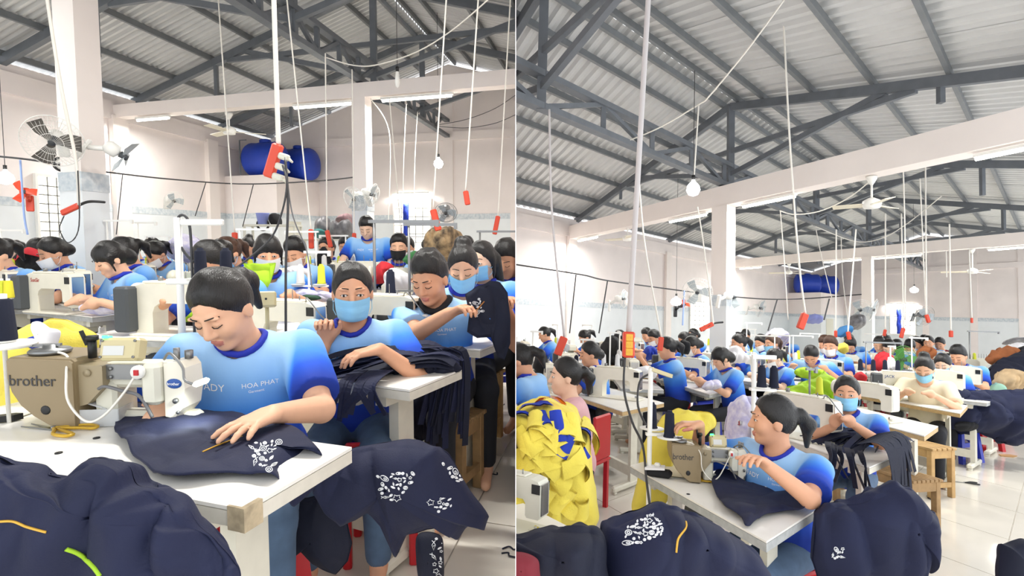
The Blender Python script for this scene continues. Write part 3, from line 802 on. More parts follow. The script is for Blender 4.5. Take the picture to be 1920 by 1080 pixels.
    if logo:
        sv, sq, _ = B['shirt']; bv = BVHTree.FromPolygons([Vector(p) for p in sv.tolist()], sq.tolist())
        dd, nb = j['d'], j['nb']; xa = j['x']; fv = dd.cross(xa); fv = fv if fv.y > 0 else -fv
        for txt, size, ox, oz in (('FADY', .032, .075, -.12), ('HOA PHAT', .021, -.065, -.115), ('Garment', .012, -.053, -.134)):
            vs, fs = text_mesh(txt, size, 0); pts = []
            for x, y, zz in vs:
                o = nb + dd * (oz + y) + xa * (ox - x) + fv * .5
                h = bv.ray_cast(o, -fv)
                pts.append(h[0] + h[1] * .0022 if h[0] is not None else o - fv * .4)
            MB().add(pts, [f[::-1] for f in fs]).build('shirt_lettering', PRINTW, sh)
    t['sc'] = sc; del t['sc']; PEOPLE.append((t, loc, yaw, sc)); return t
# ------------------------------------------------------------------ cloth
def fold(P, sc, seed, dirn=(1, 1, .45)):
    P = np.asarray(P) * np.array(dirn); w = np.stack([vnoise(P, sc * .6, seed + k) for k in (1, 2, 3)], 1) * (.5 / sc)
    a = vnoise(P + w, sc, seed); b = vnoise(P + w * 1.5, sc * 2.1, seed + 5)
    return (np.abs(a) ** .8 * 2.2 - 1) * .7 + (np.abs(b) ** .8 * 2.2 - 1) * .38 + vnoise(P, sc * 5, seed + 8) * .08
def heap(name, outline, d, thick, material, label=None, cat=None, parent=None, amp=.03, sc=7, seed=1, back=.6, dirn=(1, 1, .45), n=130, m=34, ctr=None, group=None, depths=None, kind=None, smooth=True, sharp=False):
    """a heap of cloth: its silhouette stands d metres away, and it bulges towards and away from us"""
    ds = depths or [d] * len(outline); pts = [H.P(x, y, q) for (x, y), q in zip(outline, ds)]
    B = np.array(spline(pts, n, True)) if not sharp else np.array([pts[int(i / n * len(pts))].lerp(pts[(int(i / n * len(pts)) + 1) % len(pts)], (i / n * len(pts)) % 1) for i in range(n)])
    c = npv(H.P(*ctr, d)) if ctr else B.mean(0)
    V, Q = [], []; rr = np.linspace(0.02, 1, m)
    rings = []
    for sgn in (1, -1):
        for r in (rr[::-1] if sgn == 1 else rr):
            ring = c + (B - c) * r; bul = thick * (max(0, 1 - r * r) ** .55) * (1 if sgn == 1 else back)
            f = fold(ring, sc, seed + (0 if sgn == 1 else 40), dirn); e = min(1, (1 - r) * 6 + .25)
            ring = ring + np.array([0, -sgn, .25 * sgn]) * (bul + amp * f * e)[:, None]
            rim = np.array([0, 0, 1.]) * (vnoise(ring, 22, seed)[:, None] * amp * .3 if r > .9 else 0)
            rings.append(ring + rim)
    V = np.concatenate(rings); k = len(rings)
    i = np.arange(k - 1)[:, None] * n + np.arange(n)[None]; j2 = np.arange(k - 1)[:, None] * n + (np.arange(n)[None] + 1) % n
    Q = np.stack([i, i + n, j2 + n, j2], 2).reshape(-1, 4)
    # keep it above the floor
    V[:, 2] = np.maximum(V[:, 2], .006)
    if parent is None:
        o = V.mean(0); o[2] = V[:, 2].min()
        return link(name, mesh_np(name, V - o, Q, material, smooth), None, Matrix.Translation(o), label, cat, group, kind)
    return link(name, mesh_np(name, V, Q, material, smooth), parent)
def sheet(name, pts, material, label=None, cat=None, parent=None, amp=.008, sc=9, seed=1, p=6, n=110, m=30, ctr=None, group=None, dome=0, th=.004, kind=None):
    """a sheet of cloth lying on things: rim points in hall coordinates, flat inside and falling at the rim"""
    B = np.array(spline(pts, n, True)); c = npv(ctr) if ctr is not None else B.mean(0)
    if ctr is None: c[2] = B[:, 2].max()
    rings = []; rr = np.linspace(0.02, 1, m)
    for lay in (0, 1):
        for r in (rr if lay == 0 else rr[::-1]):
            ring = c + (B - c) * r; ring[:, 2] = c[2] + (B[:, 2] - c[2]) * r ** p + dome * (1 - r * r)
            f = fold(ring, sc, seed, (1, 1, .4)); ring[:, 2] += amp * (f + .9) * (1 if lay == 0 else 1) - th * lay
            ring[:, :2] += (np.stack([vnoise(ring, 9, seed + 3), vnoise(ring, 9, seed + 4)], 1) * amp * .8) * (r ** 3)
            rings.append(ring)
    V = np.concatenate(rings); k = len(rings)
    i = np.arange(k - 1)[:, None] * n + np.arange(n)[None]; j2 = np.arange(k - 1)[:, None] * n + (np.arange(n)[None] + 1) % n
    Q = np.stack([i, i + n, j2 + n, j2], 2).reshape(-1, 4)[:, ::-1]
    if parent is None:
        o = V.mean(0); o[2] = V[:, 2].min()
        return link(name, mesh_np(name, V - o, Q, material), None, Matrix.Translation(o), label, cat, group, kind)
    return link(name, mesh_np(name, V, Q, material), parent)
def to_local(o, p): return o.matrix_local.inverted() @ (H.M @ Vector(p))
def print_on(parent, px_poly, seed, count=26, rad=.0011, dist=.35):
    """white stitched fruit and vegetable outlines on the cloth seen inside a pixel polygon"""
    rnd = random.Random(seed); bpy.context.view_layer.update()
    me = parent.data; bv = BVHTree.FromPolygons([v.co for v in me.vertices], [p.vertices for p in me.polygons])
    inv = (H.M @ Matrix()).inverted(); Mi = parent.matrix_world.inverted()
    o = Mi @ CAM
    def inside(x, y):
        r = False; k = len(px_poly)
        for i in range(k):
            x0, y0 = px_poly[i]; x1, y1 = px_poly[(i + 1) % k]
            if (y0 > y) != (y1 > y) and x < (x1 - x0) * (y - y0) / (y1 - y0) + x0: r = not r
        return r
    def hit(x, y):
        d = H.M.to_3x3() @ H.ray(x, y); d = (Mi.to_3x3() @ d).normalized(); h = bv.ray_cast(o, d)
        return h[0] - d * .002 if h[0] is not None else None
    xs = [p[0] for p in px_poly]; ys = [p[1] for p in px_poly]; m = MB(); done = []; tries = 0
    while len(done) < count and tries < 4000:
        tries += 1; x, y = rnd.uniform(min(xs), max(xs)), rnd.uniform(min(ys), max(ys)); s = rnd.choice((3.5, 5, 7, 9, 11)) * dist / .35
        if not inside(x, y) or any((x - a) ** 2 + (y - b) ** 2 < ((s + q) * .85) ** 2 for a, b, q in done): continue
        done.append((x, y, s)); kind = rnd.randrange(5); a0 = rnd.uniform(0, 6.28); loops = []
        def el(rx, ry, cx=0, cy=0, k=14): return [(cx + rx * math.cos(2 * math.pi * i / k), cy + ry * math.sin(2 * math.pi * i / k)) for i in range(k + 1)]
        if kind == 0: loops = [el(s, s * .55), el(s * .4, s * .2, s * .2)]
        elif kind == 1: loops = [[(s * (.6 + .4 * (i % 2)) * math.cos(i * math.pi / 5), s * (.6 + .4 * (i % 2)) * math.sin(i * math.pi / 5)) for i in range(11)]]
        elif kind == 2: loops = [[(-s, 0), (-s * .3, s * .35), (s, 0), (-s * .3, -s * .35), (-s, 0)], [(-s, 0), (-s * 1.4, s * .4)], [(-s, 0), (-s * 1.4, -s * .3)], [(-s * .2, -s * .15), (0, s * .1)]]
        elif kind == 3: loops = [[(-s + 2 * s * i / 8, s * .35 * math.sin(i / 8 * math.pi)) for i in range(9)], [(-s + 2 * s * i / 8, -s * .35 * math.sin(i / 8 * math.pi)) for i in range(9)], [(-s, 0), (s, 0)]]
        else: loops = [el(s * .8, s * .8), el(s * .35, s * .35)]
        for lp in loops:
            pts = [hit(x + px * math.cos(a0) - py * math.sin(a0), y + px * math.sin(a0) * .8 + py * math.cos(a0) * .8) for px, py in lp]
            if all(p is not None for p in pts) and len(pts) > 1 and max((pts[i] - pts[i + 1]).length for i in range(len(pts) - 1)) < .06: m.tube(pts, rad, 4)
    if m.v: m.build('stitched_print', PRINTW, parent)
def line_on(parent, px_pts, material, name='piping', rad=.0025):
    bpy.context.view_layer.update(); me = parent.data; bv = BVHTree.FromPolygons([v.co for v in me.vertices], [p.vertices for p in me.polygons]); Mi = parent.matrix_world.inverted(); o = Mi @ CAM; pts = []
    for p in spline([(x, y, 0) for x, y in px_pts], 20):
        d = (Mi.to_3x3() @ (H.M.to_3x3() @ H.ray(p.x, p.y))).normalized(); h = bv.ray_cast(o, d)
        if h[0] is not None: pts.append(h[0] - d * rad * .6)
    if len(pts) > 1: MB().tube(pts, rad, 5).build(name, material, parent)

# ------------------------------------------------------------------ furniture and machines
def mesh_of(key, mats, fn):
    def mk():
        m = MB(); fn(m); return m.mesh(key.split(':')[0], mats)
    return cached('prop:' + key, mk)
def part(t, key, mats, fn, M=None): return link(key.split(':')[0], mesh_of(key, mats, fn), t, M)
class St:                                   # a work table and where it stands
    def __init__(s, t, M, L, W, h): s.t, s.M, s.L, s.W, s.h = t, M, L, W, h
    def at(s, x, y, z=0): return s.M @ Vector((x, y, s.h + z))
    def yaw(s): return s.M.to_euler().z
def work_table(label, center, yaw, L=1.1, W=.52, h=.77, edge=None, legs=True, thick=.04, group=None, tray=True):
    """sewing table; the operator sits on the local -Y side"""
    M = TR((center[0], center[1], 0), yaw); t = thing('sewing_table', label, 'table', (center[0], center[1], 0), yaw, group)
    e = edge or LAMEDGE; k = '%.2f,%.2f,%.2f,%s' % (L, W, h, e.name)
    part(t, 'tabletop:' + k, [LAM, e], lambda m: (m.box((0, 0, h - .004), (L, W, .008)), m.box((0, 0, h - thick / 2 - .006), (L, W, thick - .008), 1)))
    if legs:
        for sx in (-1, 1):
            x = sx * (L / 2 - .16)
            part(t, 'leg:%.2f,%.2f' % (h, W), IRON, lambda m: (m.box((0, .02, (h - thick + .05) / 2), (.045, .10, h - thick - .05)), m.box((0, 0, h - thick - .025), (.05, W * .8, .05))), TR((x, 0, 0)))
            part(t, 'foot:%.2f' % W, IRON, lambda m: (m.box((0, 0, .045), (.06, W * .95, .05), bev=.012), m.cyl((0, W * .42, 0), (0, W * .42, .02), .025, n=10), m.cyl((0, -W * .42, 0), (0, -W * .42, .02), .025, n=10)), TR((x, 0, 0)))
        part(t, 'crossbar:%.2f' % L, IRON, lambda m: m.box((0, .05, .16), (L - .32, .04, .09)))
        part(t, 'clutch_motor', DGREY, lambda m: (m.cyl((.1, .0, h - .17), (.1, .13, h - .17), .07, n=14))); part(t, 'pedal', DGREY, lambda m: m.box((.02, -.05, .12), (.32, .24, .018), R=rotm(.25)))
    if tray: part(t, 'drip_tray:%.2f' % h, IRON, lambda m: m.box((-.02, 0, h - thick - .045), (.5, .22, .08), bev=.02, taper=1))
    return St(t, M, L, W, h)
def table_px(label, near, left, L, W, h=.77, **kw):
    """table from the pixels of its near corner and of a point on its front edge further left; operator behind it"""
    N = H.G(*near, h); Lp = H.G(*left, h); e = (Lp - N); e.z = 0; e.normalize(); y = Vector((0, 0, 1)).cross(e)
    c = N + e * (L / 2) - y * (W / 2)
    return work_table(label, c, math.atan2(e.y, e.x), L, W, h, **kw)

def table_skew(label, near, left, right, L, h=.77, **kw):
    """table from three corner pixels of its top, the corner angle as it stands"""
    N, Lp, Rp = H.G(*near, h), H.G(*left, h), H.G(*right, h); e = Lp - N; e.z = 0; e.normalize(); y = Vector((0, 0, 1)).cross(e); w = Rp - N
    W = -w.dot(y); k = w.dot(e) / W; c = N + e * (L / 2) - y * (W / 2)
    st = work_table(label, c, math.atan2(e.y, e.x), L, W, h, **kw)
    Sh = Matrix(((1, -k, 0, k * W / 2), (0, 1, 0, 0), (0, 0, 1, 0), (0, 0, 0, 1)))
    for ch in st.t.children:
        me = ch.data.copy(); me.transform(ch.matrix_local.inverted() @ Sh @ ch.matrix_local); ch.data = me
    st.M = st.M @ Sh; return st
def lockstitch(label, st, x=-.02, y=.04, brand=None, body=None, box=True, lamp=False, group=None, M=None, dark=False):
    b = body or CREAM; t = thing('sewing_machine', label, 'sewing machine', (0, 0, 0), group=group)
    M = M if M is not None else st.M @ TR((x, y, st.h)); t.matrix_local = H.M @ M
    prof = [(.25, 0), (.25, .26), (.235, .285), (.2, .295), (-.19, .30), (-.235, .29), (-.25, .265), (-.25, .10), (-.24, .088), (-.17, .088), (-.16, .1), (-.16, .165), (-.145, .185), (.08, .185), (.115, .165), (.13, .13), (.13, 0)]
    part(t, 'machine_body:' + b.name, b, lambda m: m.prism(prof[::-1], -.055, .055))
    part(t, 'machine_bed:' + b.name, b, lambda m: (m.box((0, 0, .006), (.52, .19, .014), bev=.005), m.box((-.2, 0, .014), (.07, .05, .004))))
    part(t, 'top_cover:' + b.name, b, lambda m: (m.box((.03, 0, .303), (.36, .085, .014), bev=.006)))
    part(t, 'face_plate', CHROME, lambda m: (m.box((-.252, 0, .19), (.006, .085, .17), bev=.002)))
    part(t, 'handwheel', DGREY if dark else b, lambda m: (m.cyl((.252, 0, .235), (.285, 0, .235), .062, n=20), m.cyl((.285, 0, .235), (.297, 0, .235), .04, n=16)))
    if box: part(t, 'motor_box', DGREY, lambda m: (m.box((.28, .075, .15), (.1, .1, .26), bev=.012)))
    part(t, 'needle_bar', CHROME, lambda m: (m.cyl((-.205, 0, .09), (-.205, 0, .035), .006, n=8), m.cyl((-.205, 0, .035), (-.205, 0, .005), .002, n=6), m.cyl((-.205, .015, .09), (-.205, .015, .03), .006, n=8)))
    part(t, 'presser_foot', CHROME, lambda m: (m.box((-.205, -.005, .022), (.016, .035, .006)), m.box((-.205, .012, .03), (.012, .014, .02))))
    part(t, 'tension_dial', CHROME, lambda m: (m.cyl((-.19, -.055, .17), (-.19, -.08, .17), .014, n=12), m.cyl((-.1, -.055, .22), (-.1, -.062, .22), .01, n=10), m.cyl((.0, -.055, .24), (.0, -.06, .24), .008, n=10), m.cyl((.19, -.055, .2), (.19, -.075, .2), .022, n=14)))
    part(t, 'thread_pin', DSTEEL, lambda m: (m.cyl((-.05, 0, .31), (-.05, 0, .37), .003, n=6), m.cyl((-.12, .02, .3), (-.12, .02, .335), .004, n=6), m.cyl((.12, 0, .31), (.12, 0, .335), .014, n=10)))
    part(t, 'logo_plate', BLACK, lambda m: m.box((-.225, -.057, .25), (.05, .006, .05))); part(t, 'logo_plate', BLACK, lambda m: m.box((-.225, -.057, .25), (.05, .006, .05)), Matrix.Translation((0, .114, 0)))
    if brand:
        lettering('brand_lettering', brand[0], .042, mat('brand_' + brand[1], brand[1], .5), t, Matrix.Translation((.15, .0565, .245)) @ rotm(math.pi / 2, 0, math.pi))
        lettering('brand_lettering', brand[0], .042, mat('brand_' + brand[1], brand[1], .5), t, Matrix.Translation((.15, -.0565, .245)) @ rotm(math.pi / 2, 0, 0))
    if lamp: part(t, 'lamp_arm', [DSTEEL, WHITE], lambda m: (m.tube(spline([(-.15, .0, .3), (-.22, .07, .33), (-.29, .05, .24), (-.31, .02, .2)], 14), .004, 6), m.box((-.315, .015, .19), (.035, .06, .02), 1, bev=.008)))
    return t
def overlock(label, st, x=0, y=0, group=None, M=None):
    t = thing('overlock_machine', label, 'sewing machine', (0, 0, 0), group=group); t.matrix_local = H.M @ (M if M is not None else st.M @ TR((x, y, st.h)))
    part(t, 'machine_base', PUTTY, lambda m: (m.box((0, 0, .07), (.3, .22, .14), bev=.03)))
    part(t, 'machine_head', PUTTY, lambda m: (m.prism([(.15, .14), (.15, .27), (.1, .29), (-.1, .28), (-.14, .24), (-.14, .18), (-.06, .18), (-.02, .14)][::-1], -.06, .06)))
    part(t, 'cover_plate', CHROME, lambda m: m.box((-.03, -.112, .07), (.18, .006, .09)))
    part(t, 'handwheel', BLACK, lambda m: m.cyl((.15, 0, .13), (.19, 0, .13), .05, n=16))
    part(t, 'tension_dials', CHROME, lambda m: [m.cyl((-.08 + .05 * k, -.06, .235), (-.08 + .05 * k, -.085, .235), .014, n=10) for k in range(4)])
    part(t, 'thread_guide', DSTEEL, lambda m: [m.cyl((-.06 + .04 * k, .03, .28), (-.06 + .04 * k, .03, .36), .003, n=6) for k in range(4)])
    return t
CONE = [(.03, 0), (.032, .006), (.0285, .012), (.023, .125), (.015, .13), (.012, .14)]
def cone(t, key, material, M): return link('thread_cone', mesh_of('thread_cone:' + key, material, lambda m: m.lathe(CONE, 14)), t, M)
def thread_cone(label, p, material, sc=1, group=None):
    o = thing('thread_cone', label, 'thread cone', p, group=group, scale=sc)
    part(o, 'wound_thread:' + material.name, material, lambda m: m.lathe([(.031, .006), (.0315, .014), (.024, .122), (.016, .127)], 18))
    part(o, 'cone_core', WHITE, lambda m: m.lathe([(.028, 0), (.028, .006), (.012, .008), (.0125, .14), (.008, .141)], 14))
    return o
def thread_stand(label, p, yaw=0, h=.62, cones=((-.08, THREADW), (.08, THREADN)), arm=.28, bar=True, group=None, material=None, scale=1):
    """pole with cone plates and an overhead guide arm, standing on a table"""
    mm = material or WHITE
    t = thing('thread_stand', label, 'thread stand', p, yaw, group, scale)
    part(t, 'pole:%.2f%s' % (h, mm.name), mm, lambda m: m.cyl((0, 0, 0), (0, 0, h), .0085, n=8))
    part(t, 'guide_arm:%.2f%.2f%s' % (h, arm, mm.name), mm, lambda m: (m.bar((-.03, 0, h - .01), (arm, 0, h - .01), .022, .018), m.box((arm, 0, h - .02), (.02, .03, .04))))
    part(t, 'cone_plate:%s' % len(cones), mm, lambda m: (m.bar((-.12, 0, .22), (.14, 0, .22), .02, .012), [m.lathe([(.045, 0), (.05, .006), (.02, .008)], 14, M=Matrix.Translation((x, 0, .228))) for x, _ in cones]))
    for x, c in cones: cone(t, c.name, c, TR((x, 0, .237)))
    return t
def seat_stool(label, p, yaw=0, h=.45, material=None, w=.30, group=None):
    t = thing('plastic_stool', label, 'stool', p, yaw, group); m_ = material or REDP; k = '%s%.2f%.2f' % (m_.name, h, w)
    part(t, 'seat:' + k, m_, lambda m: (m.box((0, 0, h - .012), (w, w, .024), bev=.01), m.box((0, 0, h - .05), (w + .012, w + .012, .05), bev=.012)))
    for sx in (-1, 1):
        for sy in (-1, 1):
            part(t, 'leg:' + k + '%d%d' % (sx, sy), m_, lambda m: m.rings([[(sx * (x + q * .05), sy * (y + r * .05), z) for q, r in ((-.5, -.5), (.5, -.5), (.5, .5), (-.5, .5))] for x, y, z in ((w * .43, w * .43, h - .06), (w * .56, w * .56, 0))], 0, False))
    part(t, 'rail:' + k, m_, lambda m: [m.box(c, s_) for c, s_ in (((0, w * .49, h * .45), (w * .9, .02, .05)), ((0, -w * .49, h * .45), (w * .9, .02, .05)), ((w * .49, 0, h * .45), (.02, w * .9, .05)), ((-w * .49, 0, h * .45), (.02, w * .9, .05)))])
    return t
def bench(label, p, yaw, L=.9, W=.3, h=.46, slats=6, material=None, group=None):
    """slatted wooden bench, long side along local X"""
    t = thing('wooden_bench', label, 'bench', p, yaw, group); mm = material or WOOD; sw = W / slats; k = '%.2f,%.2f,%.2f%s' % (L, W, h, mm.name)
    for i in range(slats):
        part(t, 'slat:' + k, mm, lambda m: m.box((0, 0, h - .011), (L, sw * .8, .022), bev=.003), TR((0, -W / 2 + sw * (i + .5), 0)))
    for sy in (-1, 1): part(t, 'side_rail:' + k, mm, lambda m: m.box((0, 0, h - .06), (L * .94, .022, .07)), TR((0, sy * (W / 2 - .03), 0)))
    for sx in (-1, 1):
        part(t, 'end_rail:' + k, mm, lambda m: m.box((0, 0, h - .06), (.022, W * .86, .07)), TR((sx * (L / 2 - .03), 0, 0)))
        part(t, 'stretcher:' + k, mm, lambda m: m.box((0, 0, .12), (.022, W * .86, .045)), TR((sx * (L / 2 - .03), 0, 0)))
        for sy in (-1, 1): part(t, 'leg:' + k, mm, lambda m: m.box((0, 0, (h - .022) / 2), (.05, .042, h - .022), bev=.003), TR((sx * (L / 2 - .04), sy * (W / 2 - .03), 0)))
    part(t, 'long_stretcher:' + k, mm, lambda m: m.box((0, 0, .12), (L * .92, .03, .045)))
    return t
def power_strip(label, top, bot, L=.2, tilt=0, r=.007, plugs=2, cordm=None, yaw=0, w=.055, socket=False, tails=(), group=None, sag=()):
    """orange-red socket strip hanging on a cord; top and bot in hall coordinates"""
    top, bot = Vector(top), Vector(bot); t = thing('hanging_power_strip', label, 'power strip', bot, 0, group)
    pts = [top - bot] + [Vector(q) - bot for q in sag] + [Vector((0, 0, 0))]
    MB().tube(spline(pts, 24), r, 7).build('cord', cordm or ROPE, t)
    R = rotm(0, tilt, yaw); Mx = R
    part(t, 'strip_body:%.2f%.3f' % (L, w), ORANGE, lambda m: m.box((0, 0, -L / 2), (w, w * .7, L), bev=.008), Mx)
    if socket:
        for k in range(3):
            part(t, 'outlet:%.3f' % w, mat('outlet_yellow', '#e8b23c', .5), lambda m: (m.box((0, -w * .36, 0), (w * .6, .008, w * .6), bev=.003), m.box((-.008, -w * .42, 0), (.004, .004, .014)), m.box((.008, -w * .42, 0), (.004, .004, .014))), Mx @ Matrix.Translation((0, 0, -L * (.22 + .28 * k))))
    for k in range(plugs):
        part(t, 'plug', PUTTY, lambda m: (m.box((.045, 0, 0), (.05, .028, .03), bev=.006), m.cyl((.065, 0, 0), (.09, 0, -.012), .008, .005, n=8)), Mx @ Matrix.Translation((0, -.01, -L * (.3 + .3 * k))))
    for pts_, mm, rr in tails: MB().tube(spline([Vector(q) - bot for q in pts_], 26), rr, 6).build('lead', mm, t)
    return t
def cord(label, pts, r=.006, material=None, cat='cord', name='power_cable', group=None, n=24):
    pts = [Vector(p) for p in pts]; o = pts[-1]
    m = MB(); m.tube(spline([p - o for p in pts], n), r, 6)
    return m.build(name, material or ROPE, None, Matrix.Translation(o), label=label, cat=cat, group=group)
def wall_fan(label, p, R, r=.22, material=None, blades=None, cage=True, arm=None, group=None):
    """fan facing local -Y"""
    mm = material or WHITE; t = thing('wall_fan', label, 'fan', p, group=group, R=R); k = '%.2f%s' % (r, mm.name)
    part(t, 'motor:' + k, mm, lambda m: (m.lathe([(.02, 0), (.06, .02), (.065, .09), (.045, .13), (.0, .135)], 16, M=Matrix.Translation((0, .0, 0)) @ rotm(-math.pi / 2))))
    part(t, 'hub:' + k, DGREY, lambda m: m.cyl((0, -.005, 0), (0, -.075, 0), r * .17, r * .13, n=16))
    for i in range(3):
        part(t, 'blade:' + k + (blades.name if blades else ''), blades or mat('fan_blade', '#b9c2c6', .4), lambda m: m.rings([[(r * .12, -.05, -.02), (r * .88, -.075, -r * .32), (r * .92, -.045, r * .26), (r * .5, -.02, r * .3), (r * .12, -.03, .03)], [(r * .12, -.054, -.02), (r * .88, -.079, -r * .32), (r * .92, -.049, r * .26), (r * .5, -.024, r * .3), (r * .12, -.034, .03)]], 0, False), rotm(0, i * 2.094, 0))
    if cage:
        def cg(m):
            for rr, yy in ((r, -.04), (r * .72, -.098), (r * .4, -.11), (r * .72, .02)):
                m.tube([(rr * math.cos(a), yy, rr * math.sin(a)) for a in [2 * math.pi * q / 30 for q in range(31)]], .004 if rr == r else .0022, 5)
            for q in range(40):
                a = 2 * math.pi * q / 40; c_, s_ = math.cos(a), math.sin(a)
                m.tube([(r * .15 * c_, -.115, r * .15 * s_), (r * .6 * c_, -.107, r * .6 * s_), (r * c_, -.04, r * s_), (r * .6 * c_, .03, r * .6 * s_), (r * .2 * c_, .045, r * .2 * s_)], .0013, 4)
        part(t, 'cage:' + k, mm, cg)
    part(t, 'bracket:' + k, mm, lambda m: (m.tube([(0, .1, -.02), (0, .17, -.07), (0, .22, -.1)], .025, 8), m.box((0, .235, -.14), (.09, .03, .22), bev=.012)))
    return t
def ceiling_fan(label, p, rod=.45, r=.5, group=None):
    t = thing('ceiling_fan', label, 'fan', p, group=group); k = '%.2f%.2f' % (rod, r)
    part(t, 'canopy', WHITE, lambda m: m.lathe([(.015, -.11), (.06, -.03), (.065, 0)], 14))
    part(t, 'rod:' + k, WHITE, lambda m: m.cyl((0, 0, -rod), (0, 0, -.05), .013, n=8))
    part(t, 'motor:' + k, WHITE, lambda m: m.lathe([(.02, -rod - .11), (.09, -rod - .1), (.11, -rod - .05), (.1, -rod - .01), (.03, -rod + .03)], 18))
    for i in range(3): part(t, 'blade:' + k, mat('cream_blade', '#e4dcc6', .5), lambda m: m.box((r * .58, 0, -rod - .06), (r * .9, .12, .008), R=rotm(.2)), rotm(0, 0, i * 2.094 + .4))
    return t
def window(name, S, wall, a0, a1, z0, z1, label, nx=4, nz=7, far=False):
    use(S.hall)
    def pt(a, off, z): return S.pt(S.s1 - off, a, z) if far else S.pt(a, off, z)
    t = link(name, None, None, Matrix.Translation(pt((a0 + a1) / 2, 0, z0))); tag(t, label, kind='structure'); o = pt((a0 + a1) / 2, 0, z0)
    def bl(m, A0, A1, Z0, Z1, o0, o1, mi=0): m.rings([[pt(A0, o0, z) - o, pt(A1, o0, z) - o, pt(A1, o1, z) - o, pt(A0, o1, z) - o] for z in (Z0, Z1)], mi, False)
    m = MB(); bl(m, a0, a1, z0, z1, .02, .028); m.build('pane', DAY, t)
    for A0, A1, Z0, Z1 in ((a0 - .04, a0, z0 - .04, z1 + .04), (a1, a1 + .04, z0 - .04, z1 + .04), (a0, a1, z0 - .04, z0), (a0, a1, z1, z1 + .04)):
        m = MB(); bl(m, A0, A1, Z0, Z1, .01, .07); m.build('frame_member', WHITE, t)
    for i in range(1, nx): a = a0 + (a1 - a0) * i / nx; m = MB(); bl(m, a - .009, a + .009, z0, z1, .05, .062); m.build('bar', DSTEEL, t)
    for i in range(1, nz): z = z0 + (z1 - z0) * i / nz; m = MB(); bl(m, a0, a1, z - .009, z + .009, .05, .062); m.build('bar', DSTEEL, t)
    return t
def ribbon(m, pts, w, mi=0, th=.0015, up=(0, 0, 1), side=None):
    pts = spline(pts, 14); rings = []
    for i, p in enumerate(pts):
        t = (pts[min(i + 1, 13)] - pts[max(i - 1, 0)]).normalized(); x = t.cross(Vector(up))
        if x.length < .2: x = t.cross(Vector((.3, 1, 0)))
        if side is not None: x = Vector(side) - t * Vector(side).dot(t)
        x.normalize(); y = x.cross(t)
        rings.append([p + x * w / 2 + y * th, p - x * w / 2 + y * th, p - x * w / 2 - y * th, p + x * w / 2 - y * th])
    m.rings(rings, mi, False)
def scissors(label, p, yaw, material=None, L=.2, open_=.12, R=None):
    t = thing('scissors', label, 'scissors', p, yaw); g = material or GOLD
    for sg in (-1, 1):
        a = sg * open_
        part(t, 'blade:%d' % sg, DSTEEL, lambda m: m.prism([(0, -.006), (.11, -.001), (.11, .001), (0, .006)], -.0015, .0015, M=rotm(math.pi / 2)), rotm(0, 0, a))
        part(t, 'handle:%d%s' % (sg, g.name), g, lambda m: m.tube(spline([(0, 0, .002), (-.03, -sg * .012, .004), (-.07, -sg * .035, .005), (-.115, -sg * .03, .005), (-.118, -sg * .012, .005), (-.08, -sg * .008, .005), (-.02, 0, .003)], 26), .0048, 6), rotm(0, 0, a))
    part(t, 'pivot', DSTEEL, lambda m: m.cyl((0, 0, -.002), (0, 0, .008), .006, n=10))
    return t
